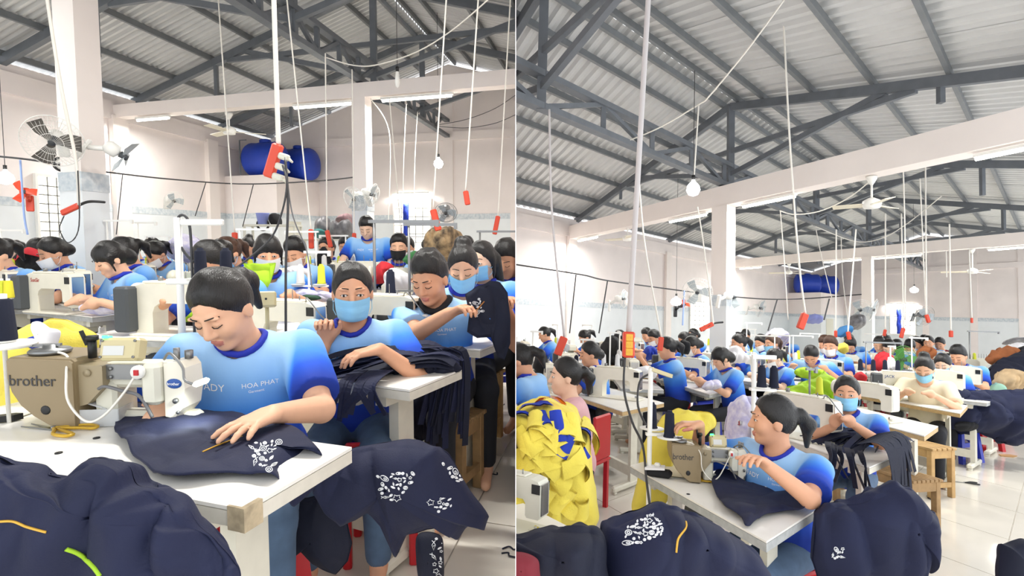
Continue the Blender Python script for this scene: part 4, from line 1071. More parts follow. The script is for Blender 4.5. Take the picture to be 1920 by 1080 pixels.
# ------------------------------------------------------------------ shared builders of both halls
def brother(label, p0, p1, lampp=True, tall=1.0):
    """heavy bar-tacking machine, motor cover at p0 and needle at p1 on the table top"""
    p0, p1 = Vector(p0), Vector(p1); e = p1 - p0; s = e.length / .5; yaw = math.atan2(e.y, e.x)
    t = thing('bartack_machine', label, 'sewing machine', p0, yaw, scale=s); t.scale.z *= tall; t.scale.y *= tall
    cov = [(0, .205), (0, .15), (.012, .108), (.04, .066), (.08, .034), (.13, .006), (.21, .004), (.21, .2), (.2, .208), (.01, .212)]
    c = part(t, 'motor_cover', TAN, lambda m: (m.prism(cov, 0, .17), m.prism([(x * .97 + .004, z * .97 + .003) for x, z in cov], -.008, 0)))
    lettering('brand_lettering', 'brother', .047, mat('dark_print', '#3c3a3a', .5), c, Matrix.Translation((.082, -.0095, .142)) @ rotm(math.pi / 2))
    part(t, 'cover_slot', BLACK, lambda m: m.ell((.118, -.008, .055), (.016, .004, .014), 12))
    part(t, 'gear_cover', mat('olive_grey_enamel', '#988a6e', .4), lambda m: (m.prism([(.2, .19), (.285, .185), (.285, .12), (.235, .07), (.2, .06)], .01, .15), m.cyl((.24, .012, .165), (.24, .004, .165), .011, n=12)))
    part(t, 'bobbin_winder', DSTEEL, lambda m: (m.lathe([(.052, 0), (.056, .008), (.05, .014), (.02, .016), (.018, .026), (.006, .027)], 20, M=Matrix.Translation((.07, .07, .212))), m.box((.06, .07, .236), (.075, .014, .008), R=rotm(0, 0, .3))))
    part(t, 'tension_post', BLACK, lambda m: (m.cyl((.215, .06, .2), (.215, .06, .255), .012, n=10), m.cyl((.215, .06, .255), (.215, .06, .268), .018, n=12), m.bar((.2, .06, .24), (.19, .05, .285), .008, .012)))
    part(t, 'arm', PUTTY, lambda m: (m.box((.37, .08, .15), (.23, .085, .075), bev=.012), m.box((.27, .08, .07), (.07, .1, .13), bev=.01)))
    part(t, 'cylinder_bed', PUTTY, lambda m: m.box((.41, .08, .018), (.26, .05, .036), bev=.01))
    part(t, 'mounting_plate', DSTEEL, lambda m: (m.box((.345, .028, .165), (.12, .006, .045)), [m.cyl((x, .026, z), (x, .02, z), .006, n=8) for x, z in ((.3, .175), (.39, .175), (.3, .15), (.39, .15))]))
    R = rotm(-.25, .0, .08)
    cb = part(t, 'control_box', TANL, lambda m: (m.box((0, 0, 0), (.115, .05, .068), bev=.008)), Matrix.Translation((.335, .035, .232)) @ R)
    part(cb, 'status_light', mat('green_light', '#37ff6a', .3, emit=6, ecol='#2bff60'), lambda m: m.box((-.045, -.012, .036), (.022, .02, .008), bev=.002))
    part(cb, 'name_plate', mat('silver_plate', '#cfd0cc', .4), lambda m: m.box((-.012, -.026, -.005), (.06, .003, .028)))
    part(cb, 'panel_screws', DSTEEL, lambda m: [m.cyl((x, -.025, z), (x, -.029, z), .004, n=8) for x in (-.048, .048) for z in (-.024, .024)])
    part(t, 'solenoid_housing', PUTTY, lambda m: m.box((.44, .02, .135), (.058, .055, .125), bev=.012))
    sw = part(t, 'lamp_switch', WHITE, lambda m: m.cyl((.415, -.008, .175), (.415, -.02, .175), .02, n=16))
    part(sw, 'rocker', REDP, lambda m: m.box((.415, -.022, .175), (.013, .006, .016)))
    hd = part(t, 'needle_head', CREAM, lambda m: m.prism([(.472, .195), (.472, .035), (.5, .03), (.525, .06), (.535, .12), (.53, .18), (.515, .2)], .015, .105))
    bd = part(hd, 'badge', mat('badge_blue', '#1f4f9c', .4), lambda m: m.ell((.503, .014, .135), (.024, .003, .015), 16))
    lettering('badge_lettering', 'brother', .012, PRINTW, hd, Matrix.Translation((.503, .0095, .135)) @ rotm(math.pi / 2))
    for kk, (a_, b_, r_) in enumerate((((.49, .05, .2), (.49, .05, .235), .009), ((.515, .07, .2), (.515, .07, .225), .012), ((.51, .012, .085), (.51, .004, .085), .008), ((.515, .012, .05), (.515, .006, .05), .005))): part(t, 'head_knob:%d' % kk, DSTEEL, lambda m: m.cyl(a_, b_, r_, n=10))
    part(t, 'needle_bar', CHROME, lambda m: (m.cyl((.495, .06, .04), (.495, .06, .012), .007, n=10), m.cyl((.495, .06, .012), (.495, .06, -.004), .0022, n=6), m.box((.482, .06, .02), (.012, .03, .03)), m.box((.495, .045, .004), (.02, .04, .006))))
    part(t, 'lead', ROPE, lambda m: m.tube(spline([(.1, .05, .22), (.16, .03, .21), (.2, -.02, .17), (.21, -.03, .09), (.27, -.04, .035), (.32, -.035, .05), (.37, -.02, .11), (.405, -.012, .165)], 40), .0036, 6))
    part(t, 'dark_lead', mat('grey_lead', '#6c6c6e', .5), lambda m: m.tube(spline([(.28, .0, .12), (.31, -.01, .13), (.36, -.01, .118), (.41, -.005, .1), (.45, -.01, .04)], 24), .005, 6))
    if lampp: part(t, 'work_lamp', [DSTEEL, mat('lamp_glow', '#fffff0', .4, emit=4, ecol='#f4ffe0')], lambda m: (m.tube(spline([(.45, .05, .2), (.49, .02, .225), (.54, .0, .19), (.56, -.02, .155), (.6, -.03, .145)], 22), .004, 6), m.box((.615, -.03, .152), (.045, .022, .016), 1, R=rotm(0, -.35, .2), bev=.006)))
    if lampp:
        ld = bpy.data.lights.new('work_lamp_light', 'SPOT'); ld.energy = 2.2 * s; ld.spot_size = 2.0; ld.spot_blend = .8; ld.shadow_soft_size = .02; ld.color = (.93, 1, .95)
        lo = bpy.data.objects.new('work_lamp_light', ld); COL.objects.link(lo); lo.parent = t; HALL_OF[lo.name] = H.key; lo.matrix_local = Matrix.Translation((.6, -.03, .135)) @ rotm(0, .35, 0)
    return t
def plastic_box(label, p, yaw, s=(.11, .075, .05)):
    t = thing('plastic_box', label, 'box', p, yaw); m_ = mat('clear_plastic', '#dfe2e4', .25, alpha=.55)
    part(t, 'tray', m_, lambda m: [m.box(c, d) for c, d in (((0, 0, .002), (s[0], s[1], .004)), ((s[0] / 2, 0, s[2] / 2), (.003, s[1], s[2])), ((-s[0] / 2, 0, s[2] / 2), (.003, s[1], s[2])), ((0, s[1] / 2, s[2] / 2), (s[0], .003, s[2])), ((0, -s[1] / 2, s[2] / 2), (s[0], .003, s[2])))])
    part(t, 'lid', m_, lambda m: m.box((-.02, 0, s[2] + .012), (s[0] * .75, s[1] * .8, .004), R=rotm(0, .35)))
    return t
WORK = Pose(lean=14, pitch=26, rh=(.16, .40, .82), lh=(-.14, .43, .82))
WORK2 = Pose(lean=20, pitch=38, rh=(.12, .45, .82), lh=(-.16, .40, .82))
LOOK = Pose(lean=8, pitch=12, rh=(.16, .38, .83), lh=(-.12, .42, .83))
WORKM = Pose(lean=16, pitch=28, rh=(.16, .42, .83), lh=(-.14, .44, .83), man=True)
def station(who, t=None, yaw=None, L=1.0, W=.48, x=0, stand=None, machine='lock', dist=.5, edge=None, brand=None, cones=None, h=.77, group=None, sx=.38, sh=.62, legs=True):
    """a table with its machine (and a thread stand) before the last worker"""
    p, loc, yw, sc = PEOPLE[-1]; a = math.radians(yaw if yaw is not None else yw); f = Vector((-math.sin(a), math.cos(a), 0)); r = Vector((math.cos(a), math.sin(a), 0))
    c = loc + f * dist + r * x
    s = work_table('sewing table of ' + who, c, a, L, W, h, edge=edge, legs=legs)
    if machine == 'lock': lockstitch('cream machine of ' + who, s, -.02 - x, .06, brand)
    elif machine == 'over': overlock('squat overlock of ' + who, s, -.05 - x, .06)
    if stand is not None: thread_stand('thread stand of ' + who, s.at(sx, .18), a, sh, cones or ((-.08, THREADW), (.08, THREADY)), stand)
    return s
# ------------------------------------------------------------------ left hall
use(HA); G, P = HA.G, HA.P
EA = Vector((-.93, .36, 0)).normalized()
# --- front table, its worker, its machine
T1 = table_px('front white sewing table with brown tape on its corner, left hall', (458, 955), (0, 868), 1.3, .36, edge=LAMEDGEW)
Ti = T1.M.inverted()
part(T1.t, 'corner_tape', mat('brown_tape', '#b6a587', .3, var=.3, vscale=40), lambda m: (m.box((-.648, .16, .748), (.012, .05, .05)), m.box((-.63, .181, .748), (.04, .006, .05))))
for x, y in ((110, 850), (181, 822)):
    q = Ti @ G(x, y, .77); part(T1.t, 'screw_cap', BLACK, lambda m: m.cyl((0, 0, -.002), (0, 0, .0015), .0085, n=12), Matrix.Translation((q.x, q.y, .771)))
brother('olive brown bar-tacking machine on the front table, left hall', G(22, 800, .772), G(322, 806, .772))
scissors('gold handled thread scissors lying on the front table, left hall', G(100, 804, .774), math.radians(163), L=.2)
plastic_box('small clear plastic box behind the scissors, left hall front table', G(200, 792, .772), .1)
m = MB(); m.bar(G(12, 788, .774), G(78, 766, .774), .02, .002); m.build('ruler', mat('pale_ruler', '#dedbd0', .4), None, label='pale ruler lying on the front table left of the machine, left hall', cat='ruler')
m = MB(); m.rings([[(-.06, -.012, z), (.03, -.014, z), (.05, 0, z), (.03, .014, z), (-.06, .012, z)] for z in (0, .018)], 0, False); m.build('thread_clipper', BLACK, None, TR(G(3, 790, .773), .5), label='black thread clipper at the left edge of the front table, left hall', cat='clipper')
W1 = person('woman in faded blue shirt bending over the front machine, left hall', 418, 578, 1.78, 166, Pose(lean=13, pitch=34, hyaw=-23, curl=.25, spread=.12, thick=1.1, roll=4), 'pony', None, .0049, 0, logo=True, pants=JEANS, eyes='down',
            rp=P(322, 742, 1.68), rf=P(292, 785, 1.6), lp=P(512, 776, 1.5), lf=P(432, 808, 1.36))
seat_stool('red plastic stool under the front woman, left hall', (PEOPLE[-1][1].x, PEOPLE[-1][1].y, 0), .4, .44)
def G2(x, y, h): return G(x, y, h)
cl = sheet('navy_cloth', [G(214, 792, .785), G(240, 758, .80), G(275, 752, .80), G(330, 768, .785), G(430, 776, .785), G(540, 800, .785), G(592, 846, .785), P(602, 890, 1.42), P(585, 925, 1.36), P(548, 950, 1.28), P(530, 915, 1.24), G(500, 893, .785), G(430, 888, .785), G(330, 897, .785), G(268, 868, .785), G(228, 828, .785)],
           NAVY, 'navy cloth panel being sewn on the front table, left hall', 'cloth', amp=.012, sc=7, seed=4, p=9, ctr=G(400, 835, .79))
print_on(cl, [(468, 830), (535, 826), (505, 850), (515, 868), (565, 870), (560, 882), (515, 888), (478, 868)], 3, 34, .0011, .3)
line_on(cl, [(380, 847), (415, 832), (455, 818)], mat('gold_piping', '#d9a83c', .6), 'piping', .002)
hp = heap('navy_cloth_pile', [(-60, 862), (20, 860), (70, 868), (118, 893), (165, 866), (205, 853), (238, 868), (252, 905), (290, 912), (312, 935), (345, 952), (372, 985), (405, 1005), (440, 1052), (430, 1120), (200, 1130), (-60, 1120)], .98, .1, NAVY, 'big pile of navy cloth at the lower left corner of the left hall', 'cloth pile', amp=.05, sc=6.5, seed=12, n=220, m=70)
line_on(hp, [(0, 978), (25, 978), (50, 988), (86, 998)], mat('gold_piping', '#d9a83c', .6), 'piping', .0022)
line_on(hp, [(124, 1030), (150, 1040), (175, 1062), (188, 1080)], LIME, 'lime_strip', .004)
thread_cone('big navy thread cone at the left edge of the left hall', P(8, 641, 1.62), THREADN, 1.0)
m = MB(); m.lathe([(.004, -.62), (.006, -.02), (.075, -.012), (.078, 0), (.03, .002)], 18); m.build('cone_plate_stand', WHITE, None, Matrix.Translation(P(8, 641, 1.62) - Vector((0, 0, .003))), label='white plate on a rod under the big navy thread cone, left hall', cat='thread stand')
# white pole stand behind the front woman
b = P(342, 640, 2.0)
ts = thing('thread_stand', 'tall white pole stand with two navy cones behind the front woman, left hall', 'thread stand', (b.x, b.y, .77))
zz = lambda y: P(342, y, 2.0).z - .77; xx = lambda x, y=500: P(x, y, 2.0).x - b.x
part(ts, 'pole:tall', WHITE, lambda m: m.cyl((0, 0, 0), (0, 0, zz(408)), .0125, n=12)); part(ts, 'guide_arm:tall', WHITE, lambda m: m.box((xx(382), 0, zz(417)), (.15, .02, .022), bev=.004))
part(ts, 'cone_bar', WHITE, lambda m: (m.box((xx(365), 0, zz(528)), (.2, .03, .02), bev=.004), m.lathe([(.045, 0), (.048, .005)], 14, M=Matrix.Translation((xx(376), 0, zz(524)))), m.lathe([(.045, 0), (.048, .005)], 14, M=Matrix.Translation((xx(424), 0, zz(521))))))
for x in (376, 424): cone(ts, 'navyA', THREADN, TR((xx(x), 0, zz(522)), 0) @ Matrix.Scale(.78, 4))
part(ts, 'black_lead', CABLE, lambda m: m.tube(spline([(xx(357), .01, zz(640)), (xx(360), 0, zz(520)), (xx(358), 0, zz(420)), (xx(340), 0, zz(405)), (xx(332), 0, zz(440)), (xx(345), 0, zz(470)), (xx(364), 0, zz(492))], 30), .005, 6))
# yellow pile behind the front table
yp = heap('yellow_shirt_pile', [(-40, 655), (10, 640), (45, 612), (90, 600), (140, 606), (178, 622), (185, 650), (175, 720), (165, 850), (160, 1060), (60, 1080), (-40, 1060), (-45, 800)], 2.05, .12, YELLOW, 'heap of yellow shirts behind the front table, left hall', 'cloth pile', amp=.04, sc=6, seed=21, ctr=(70, 700), n=160, m=44)
heap('blue_trim', [(45, 640), (70, 628), (95, 632), (85, 645), (60, 655)], 1.95, .03, ROYAL, parent=None, label='blue trimmed collar lying on the yellow shirt heap, left hall', cat='cloth', n=50, m=12, amp=.008)
heap('white_ribbon_knot', [(60, 610), (75, 604), (90, 614), (112, 622), (104, 650), (85, 660), (70, 640)], 1.9, .04, WCLOTH, 'knot of white ribbon on the yellow shirt heap, left hall', 'ribbon', n=60, m=14, amp=.016, sc=16)
# --- second row: masked woman
T2 = table_px('white sewing table of the masked woman with navy straps, left hall', (768, 731), (656, 716), 1.15, .37, edge=LAMEDGEW)
W2 = person('woman in light blue mask looking out above navy straps, left hall', 661, 548, 2.35, 171, Pose(lean=6, pitch=6, hyaw=8, curl=.5, rcurl=1.3), 'bun', 'b', .0056, 1, logo=True, pants=JEANS, eyes='open',
            rp=P(612, 640, 2.3), rf=P(607, 590, 2.25), lp=P(712, 655, 2.12), lf=P(650, 668, 2.05))
lockstitch('cream sewing machine with work lamp before the masked woman, left hall', None, body=CREAM, lamp=True, box=False, M=TR(G(588, 662, .772) - EA * -.16, math.atan2(EA.y, EA.x)) @ Matrix.Scale(.82, 4))
cb = thing('control_panel', 'khaki control panel on the machine behind the front woman, left hall', 'control panel', P(500, 575, 2.3), .3)
part(cb, 'panel_box', TANL, lambda m: (m.box((0, 0, .03), (.075, .03, .065), R=rotm(-.3), bev=.006), m.cyl((0, .01, -.15), (0, .01, .01), .008, n=8)))
part(cb, 'panel_buttons', BLACK, lambda m: [m.box((-.02 + .02 * k, -.014, .022 + .012 * (k % 2)), (.008, .006, .008)) for k in range(3)])
# navy straps
rnd = random.Random(5); sp = thing('navy_straps', 'tangle of navy fabric straps spilling over the masked woman\'s table, left hall', 'straps', G(745, 690, .77))
o = Vector(G(745, 690, .77))
sb = heap('strap_bulk', [(622, 712), (650, 695), (700, 678), (780, 664), (840, 674), (866, 692), (850, 702), (800, 706), (740, 720), (690, 726), (650, 722)], 2.28, .06, NAVYD, 'bulk', 'straps', amp=.03, sc=11, seed=33, dirn=(1.6, 1, .6), n=90, m=24); bpy.context.view_layer.update(); mw = sb.matrix_world.copy(); sb.parent = sp; sb.matrix_local = sp.matrix_world.inverted() @ mw; del sb['category']; del sb['label']
for i in range(54):
    a = rnd.uniform(-.5, .5); x0 = rnd.uniform(-.14, .16); y0 = rnd.uniform(-.12, .05); z0 = .015 + rnd.uniform(0, .05); L = rnd.uniform(.18, .34)
    dx = -math.cos(a) * L; dy = math.sin(a) * L * .5 - .06
    pts = [(x0 + .12, y0 + .03 + rnd.uniform(-.03, .03), z0), (x0 + .04, y0, z0 + .02 + rnd.uniform(0, .02)), (x0 + dx * .5, y0 + dy * .5, z0 + .012), (x0 + dx, y0 + dy, .012)]
    m = MB(); ribbon(m, pts, .032, side=(rnd.uniform(-.4, .4), .75, rnd.uniform(-.2, .7))); m.build('strap', NAVY if i % 3 else NAVYD, sp)
for i in range(9):                                # hanging over the front edge
    p0 = G(640 + i * 9 + rnd.uniform(-8, 8), 718, .79) - o; m = MB(); L = rnd.uniform(.06, .15); ribbon(m, [p0 + Vector((.02, .12, .02)), p0 + Vector((0, .02, .012)), p0 + Vector((-.006, -.03, -.02)), p0 + Vector((rnd.uniform(-.07, .05), -.035, -L))], rnd.uniform(.022, .036), side=EA + Vector((0, rnd.uniform(-.6, .6), 0))); m.build('strap', NAVY, sp)
for i in range(22):                                # hanging over the end, down to the bench
    p0 = P(800 + i * 3.2, 690 - i * .8, 2.4) - o; m = MB(); L = rnd.uniform(.2, .42); ribbon(m, [p0 + Vector((-.12, .0, .03)), p0 + Vector((-.03, 0, .05)), p0 + Vector((.02, .01, -.02)), p0 + Vector((rnd.uniform(-.03, .03), -.01, -L))], .03, side=(.75, .6, 0)); m.build('strap', NAVYD if i % 2 else NAVY, sp)
heap('navy_strap_heap', [(735, 765), (760, 735), (800, 728), (850, 742), (868, 760), (862, 775), (840, 790), (815, 790), (808, 815), (790, 830), (775, 822), (750, 826), (745, 800)], 2.65, .07, NAVYD, 'navy straps heaped on the slatted bench, left hall', 'straps', amp=.03, sc=12, seed=31, dirn=(2.2, 1, .3))
b1 = G(872, 794, .42); bc = b1 + EA * .42 - Vector((0, 0, 1)).cross(EA) * .13; bench('worn slatted wooden bench beside the navy straps, left hall', (bc.x, bc.y, 0), math.atan2(EA.y, EA.x), .84, .27, .42, 7)
b1 = G(918, 708, .46); bc = b1 + EA * .42 - Vector((0, 0, 1)).cross(EA) * .13; bench('pale wooden bench behind the slatted one, left hall', (bc.x, bc.y, 0), math.atan2(EA.y, EA.x), .84, .28, .46, 5, WOODL)
seat_stool('blue plastic stool at the right edge of the left hall', (G(958, 745)[0], G(958, 745)[1], 0), .2, .42, BLUEP, .26)
# heap over the red chair
ch = thing('plastic_chair', 'red plastic chair with white patterned back under navy cloth, left hall', 'chair', (G(712, 1075)[0], G(712, 1075)[1], 0), .12)
part(ch, 'seat:chair', REDP, lambda m: m.box((0, .18, .34), (.30, .3, .025), bev=.01))
for sx in (-1, 1):
    part(ch, 'leg:chair', REDP, lambda m: m.box((0, 0, .165), (.035, .035, .33), bev=.006), TR((sx * .13, .05, 0))); part(ch, 'leg:chairb', REDP, lambda m: m.box((0, 0, .165), (.035, .035, .33), bev=.006), TR((sx * .13, .3, 0)))
    part(ch, 'back_post', REDP, lambda m: m.box((0, 0, .39), (.035, .03, .2), bev=.006), TR((sx * .13, .04, 0)))
part(ch, 'back_rail', REDP, lambda m: (m.box((0, .04, .385), (.26, .022, .06), bev=.006), m.box((0, .04, .50), (.26, .022, .03), bev=.006)))
pn = part(ch, 'back_panel', WHITE, lambda m: m.box((0, .045, .45), (.22, .012, .1)))
part(pn, 'panel_cutouts', BLACK, lambda m: [m.box((x, .036, z), (.012, .006, .016), R=rotm(0, .78)) for x, z in ((-.03, .47), (-.03, .435), (.03, .47), (.03, .435), (.07, .45), (-.07, .45))])
h2 = heap('navy_cloth_drape', [(588, 868), (640, 846), (700, 832), (765, 826), (826, 833), (862, 885), (892, 935), (917, 968), (908, 992), (880, 985), (858, 1012), (842, 985), (800, 990), (762, 1005), (742, 1046), (715, 985), (690, 962), (668, 975), (640, 985), (610, 955), (590, 915)], 1.62, .13, NAVY, 'printed navy cloth heaped over the red chair, left hall', 'cloth pile', amp=.03, sc=5.5, seed=43, n=200, m=46, sharp=True, ctr=(740, 905))
print_on(h2, [(705, 890), (775, 886), (772, 905), (752, 930), (735, 942), (715, 925)], 8, 30, .0012, .34); print_on(h2, [(805, 940), (846, 930), (846, 955), (825, 962)], 9, 12, .0012, .3); print_on(h2, [(830, 868), (850, 875), (872, 905), (862, 906), (838, 885)], 10, 9, .0012, .26)
heap('navy_cloth_drape', [(530, 960), (560, 935), (600, 925), (650, 975), (660, 1020), (652, 1055), (630, 1078), (590, 1060), (565, 1035), (545, 1050), (520, 1035)], 1.75, .06, NAVYD, 'dark navy cloth hanging beside the red stool, left hall', 'cloth', amp=.022, sc=6, seed=44, sharp=True)
h3 = heap('navy_cloth_drape', [(785, 1000), (825, 1003), (832, 1040), (828, 1095), (790, 1095), (780, 1040)], 1.72, .05, NAVYD, 'navy printed cloth hanging behind the red chair leg, left hall', 'cloth', amp=.012, sc=6, seed=45, n=70, m=18)
print_on(h3, [(810, 1010), (828, 1010), (828, 1080), (812, 1080)], 13, 12, .0012, .3)
# --- third row: man with cloth
T3 = table_px('white sewing table of the man holding navy cloth, left hall', (900, 656), (772, 645), 1.1, .36, edge=LAMEDGEW)
person('man in faded blue shirt with black collar holding up navy cloth, left hall', 806, 522, 2.8, 160, Pose(lean=10, pitch=26, hyaw=-8, man=True, curl=.9), 'short', None, .0056, 1, logo=True, eyes='down',
       rp=P(842, 588, 2.55), rf=P(872, 574, 2.5), lp=P(945, 572, 2.7), lf=P(952, 560, 2.62), collar=True)
lockstitch('cream sewing machine before the man with navy cloth, left hall', None, brand=('JACK', '#2b4a8c'), lamp=True, M=TR(G(768, 648, .772) + EA * .16, math.atan2(EA.y, EA.x)) @ Matrix.Scale(.85, 4))
h4 = heap('navy_cloth', [(872, 556), (895, 538), (918, 526), (938, 532), (952, 548), (957, 600), (957, 645), (946, 675), (932, 668), (920, 632), (895, 634), (876, 622), (880, 590)], 2.52, .025, NAVYD, 'navy printed cloth held up by the man, left hall', 'cloth', amp=.03, sc=6, seed=51, sharp=True)
print_on(h4, [(880, 565), (900, 560), (905, 585), (895, 595)], 5, 12, .0012, .2); line_on(h4, [(884, 592), (895, 580), (908, 565)], mat('rust_strip', '#b07438', .6), 'piping', .003)
person('woman with a top bun and blue mask behind the man, left hall', 868, 503, 3.25, 176, Pose(lean=10, pitch=22, hyaw=0), 'topbun', 'b', .009, 0, group=None)
person('blue masked woman in front of the edge man, left hall', 903, 490, 3.75, 150, Pose(lean=8, pitch=10, hyaw=0), 'long', 'b', .011, 3, eyes='open')
person('man bending down at the right edge of the left hall', 951, 487, 4.1, 158, WORKM, 'short', None, .012, 1)
# --- middle left
T7 = table_px('grey edged sewing table of the woman with a hair bun, left hall', (173, 594), (21, 576), 1.25, .44)
person('woman with a low bun sewing white cloth at the grey edged table, left hall', 207, 486, 4.25, 108, Pose(lean=12, pitch=28, hyaw=0), 'fringe', None, .0085, 0, logo=True, rp=P(168, 560, 4.15), rf=P(150, 562, 4.1), lp=P(190, 566, 3.95), lf=P(158, 572, 3.95), eyes='down')
lockstitch('white sewing machine with red brand name, left hall grey edged table', None, brand=('SunSir', '#b03a34'), M=TR(G(140, 588, .772) + EA * .2, math.atan2(EA.y, EA.x)))
heap('white_cloth', [(150, 580), (160, 568), (185, 562), (205, 568), (215, 578), (228, 584), (200, 590), (165, 588)], 4.05, .07, LILAC, 'crumpled white cloth under the bun woman\'s hands, left hall', 'cloth', amp=.02, sc=9, n=70, m=18)
for x, y, c, w in ((4, 560, THREADY, 'olive'), (17, 560, mat('lemon_thread', '#ddd23a', .9), 'lemon')): thread_cone('%s thread cone at the left edge table, left hall' % w, P(x, y, 3.9), c, 1.0)
# --- the other workers: label phrase, head pixel, distance, facing, pose, hair, mask, station arguments
CREW_A = [
 ('masked woman left of the near column', 100, 474, 5.0, 108, WORK, 'bun', 'w', .009, dict(machine='lock', stand=None, x=.1)),
 ('masked woman with glasses holding red and black cloth', 72, 455, 6.4, 115, WORK, 'pony', 'w', .011, dict(stand=.3)),
 ('woman under the barred side window', 86, 440, 7.6, 120, LOOK, 'pony', None, .012, dict(stand=None)),
 ('masked woman right behind the bun woman', 232, 472, 5.0, 105, WORK, 'pony', 'w', .010, dict(stand=None)),
 ('man behind the near column', 243, 453, 6.6, 110, WORKM, 'short', None, .011, dict(stand=.3, machine='over')),
 ('masked woman beyond the column, head bowed', 292, 462, 6.2, 130, WORK2, 'pony', 'w', .011, dict(stand=.3)),
 ('small far woman near the side wall', 284, 446, 8.2, 130, LOOK, 'pony', None, .013, dict(stand=None, machine='over')),
 ('woman half hidden by the white pole stand', 396, 488, 3.5, 140, WORK2, 'pony', None, .009, dict(stand=None)),
 ('brown haired masked woman beside the white stand', 428, 470, 5.0, 125, WORK, 'pony', 'b', .010, dict(stand=None, machine='over')),
 ('masked woman holding lime green cloth', 502, 476, 4.0, 184, LOOK, 'fringe', 'w', .008, None),
 ('far masked woman in black by the lilac pile', 412, 448, 7.6, 150, WORK, 'bun', 'w', .013, dict(stand=.3)),
 ('far woman below the shelf', 464, 452, 8.0, 140, LOOK, 'topbun', None, .013, dict(stand=.3, machine='over')),
 ('masked man sewing white cloth', 554, 466, 5.2, 150, WORKM, 'short', 'w', .009, dict(stand=None)),
 ('woman behind black cloth', 612, 455, 7.0, 150, LOOK, 'pony', None, .012, dict(stand=None, machine='over')),
 ('young man left of the standing man', 648, 440, 7.4, 170, LOOK, 'short', None, .012, dict(stand=None)),
 ('far woman right of the standing man', 729, 452, 7.0, 165, WORK, 'fringe', None, .012, dict(stand=.3)),
 ('person in black mask', 748, 464, 6.0, 172, Pose(lean=6, pitch=6), 'short', 'k', .010, dict(stand=None, machine='over')),
 ('masked woman beside the black mask', 763, 458, 7.0, 172, LOOK, 'pony', 'w', .012, None),
 ('worker behind the khaki heap', 806, 432, 7.6, 60, WORKM, 'short', None, .012, None),
 ('far worker right of the khaki heap', 876, 446, 8.0, 160, LOOK, 'short', None, .013, dict(stand=.3)),
 ('worker at the left edge', -8, 478, 4.6, 120, WORK, 'pony', None, .010, None),
 ('far worker at the left edge behind the machines', 12, 448, 7.0, 120, WORK, 'pony', None, .013, None),
]
def crew(rows, hall, sk):
    for i, (who, px, py, d, yaw, pose, hair, mask, q, stn) in enumerate(rows):
        q = .012 if d <= 6.3 else .0165
        sh = 'black' if 'in black by' in who else 'maroon' if 'maroon' in who else 'cream' if 'cream' in who else 'pink' if 'pink' in who else 'blue'
        person(who + ', ' + hall, px, py, d, yaw, pose, hair, mask, q, (i * 7 + sk) % 4 if 'man' not in who else 1, shirt=sh, hairm=HAIRBR if 'brown haired' in who else None, eyes='open' if pose is LOOK else 'down')
        cl_ = ('red', REDP) if i % 3 else ('blue', BLUEP); lc = PEOPLE[-1][1]; sc_ = PEOPLE[-1][3]; seat_stool(cl_[0] + ' stool of the ' + who + ', ' + hall, (lc.x, lc.y, 0), .3 + i, .43 * sc_, cl_[1], .28)
        if stn is not None: station('the ' + who + ', ' + hall, **stn)
crew(CREW_A, 'left hall', 0)
person('young man standing at a sewing table, left hall', 688, 428, 6.2, 165, Pose(lean=10, pitch=30, stand=True, man=True, rh=(.25, .42, .98), lh=(-.1, .30, 1.05)), 'short', None, .011, 3, logo=True)
station('the standing young man, left hall', stand=.3, h=.8)
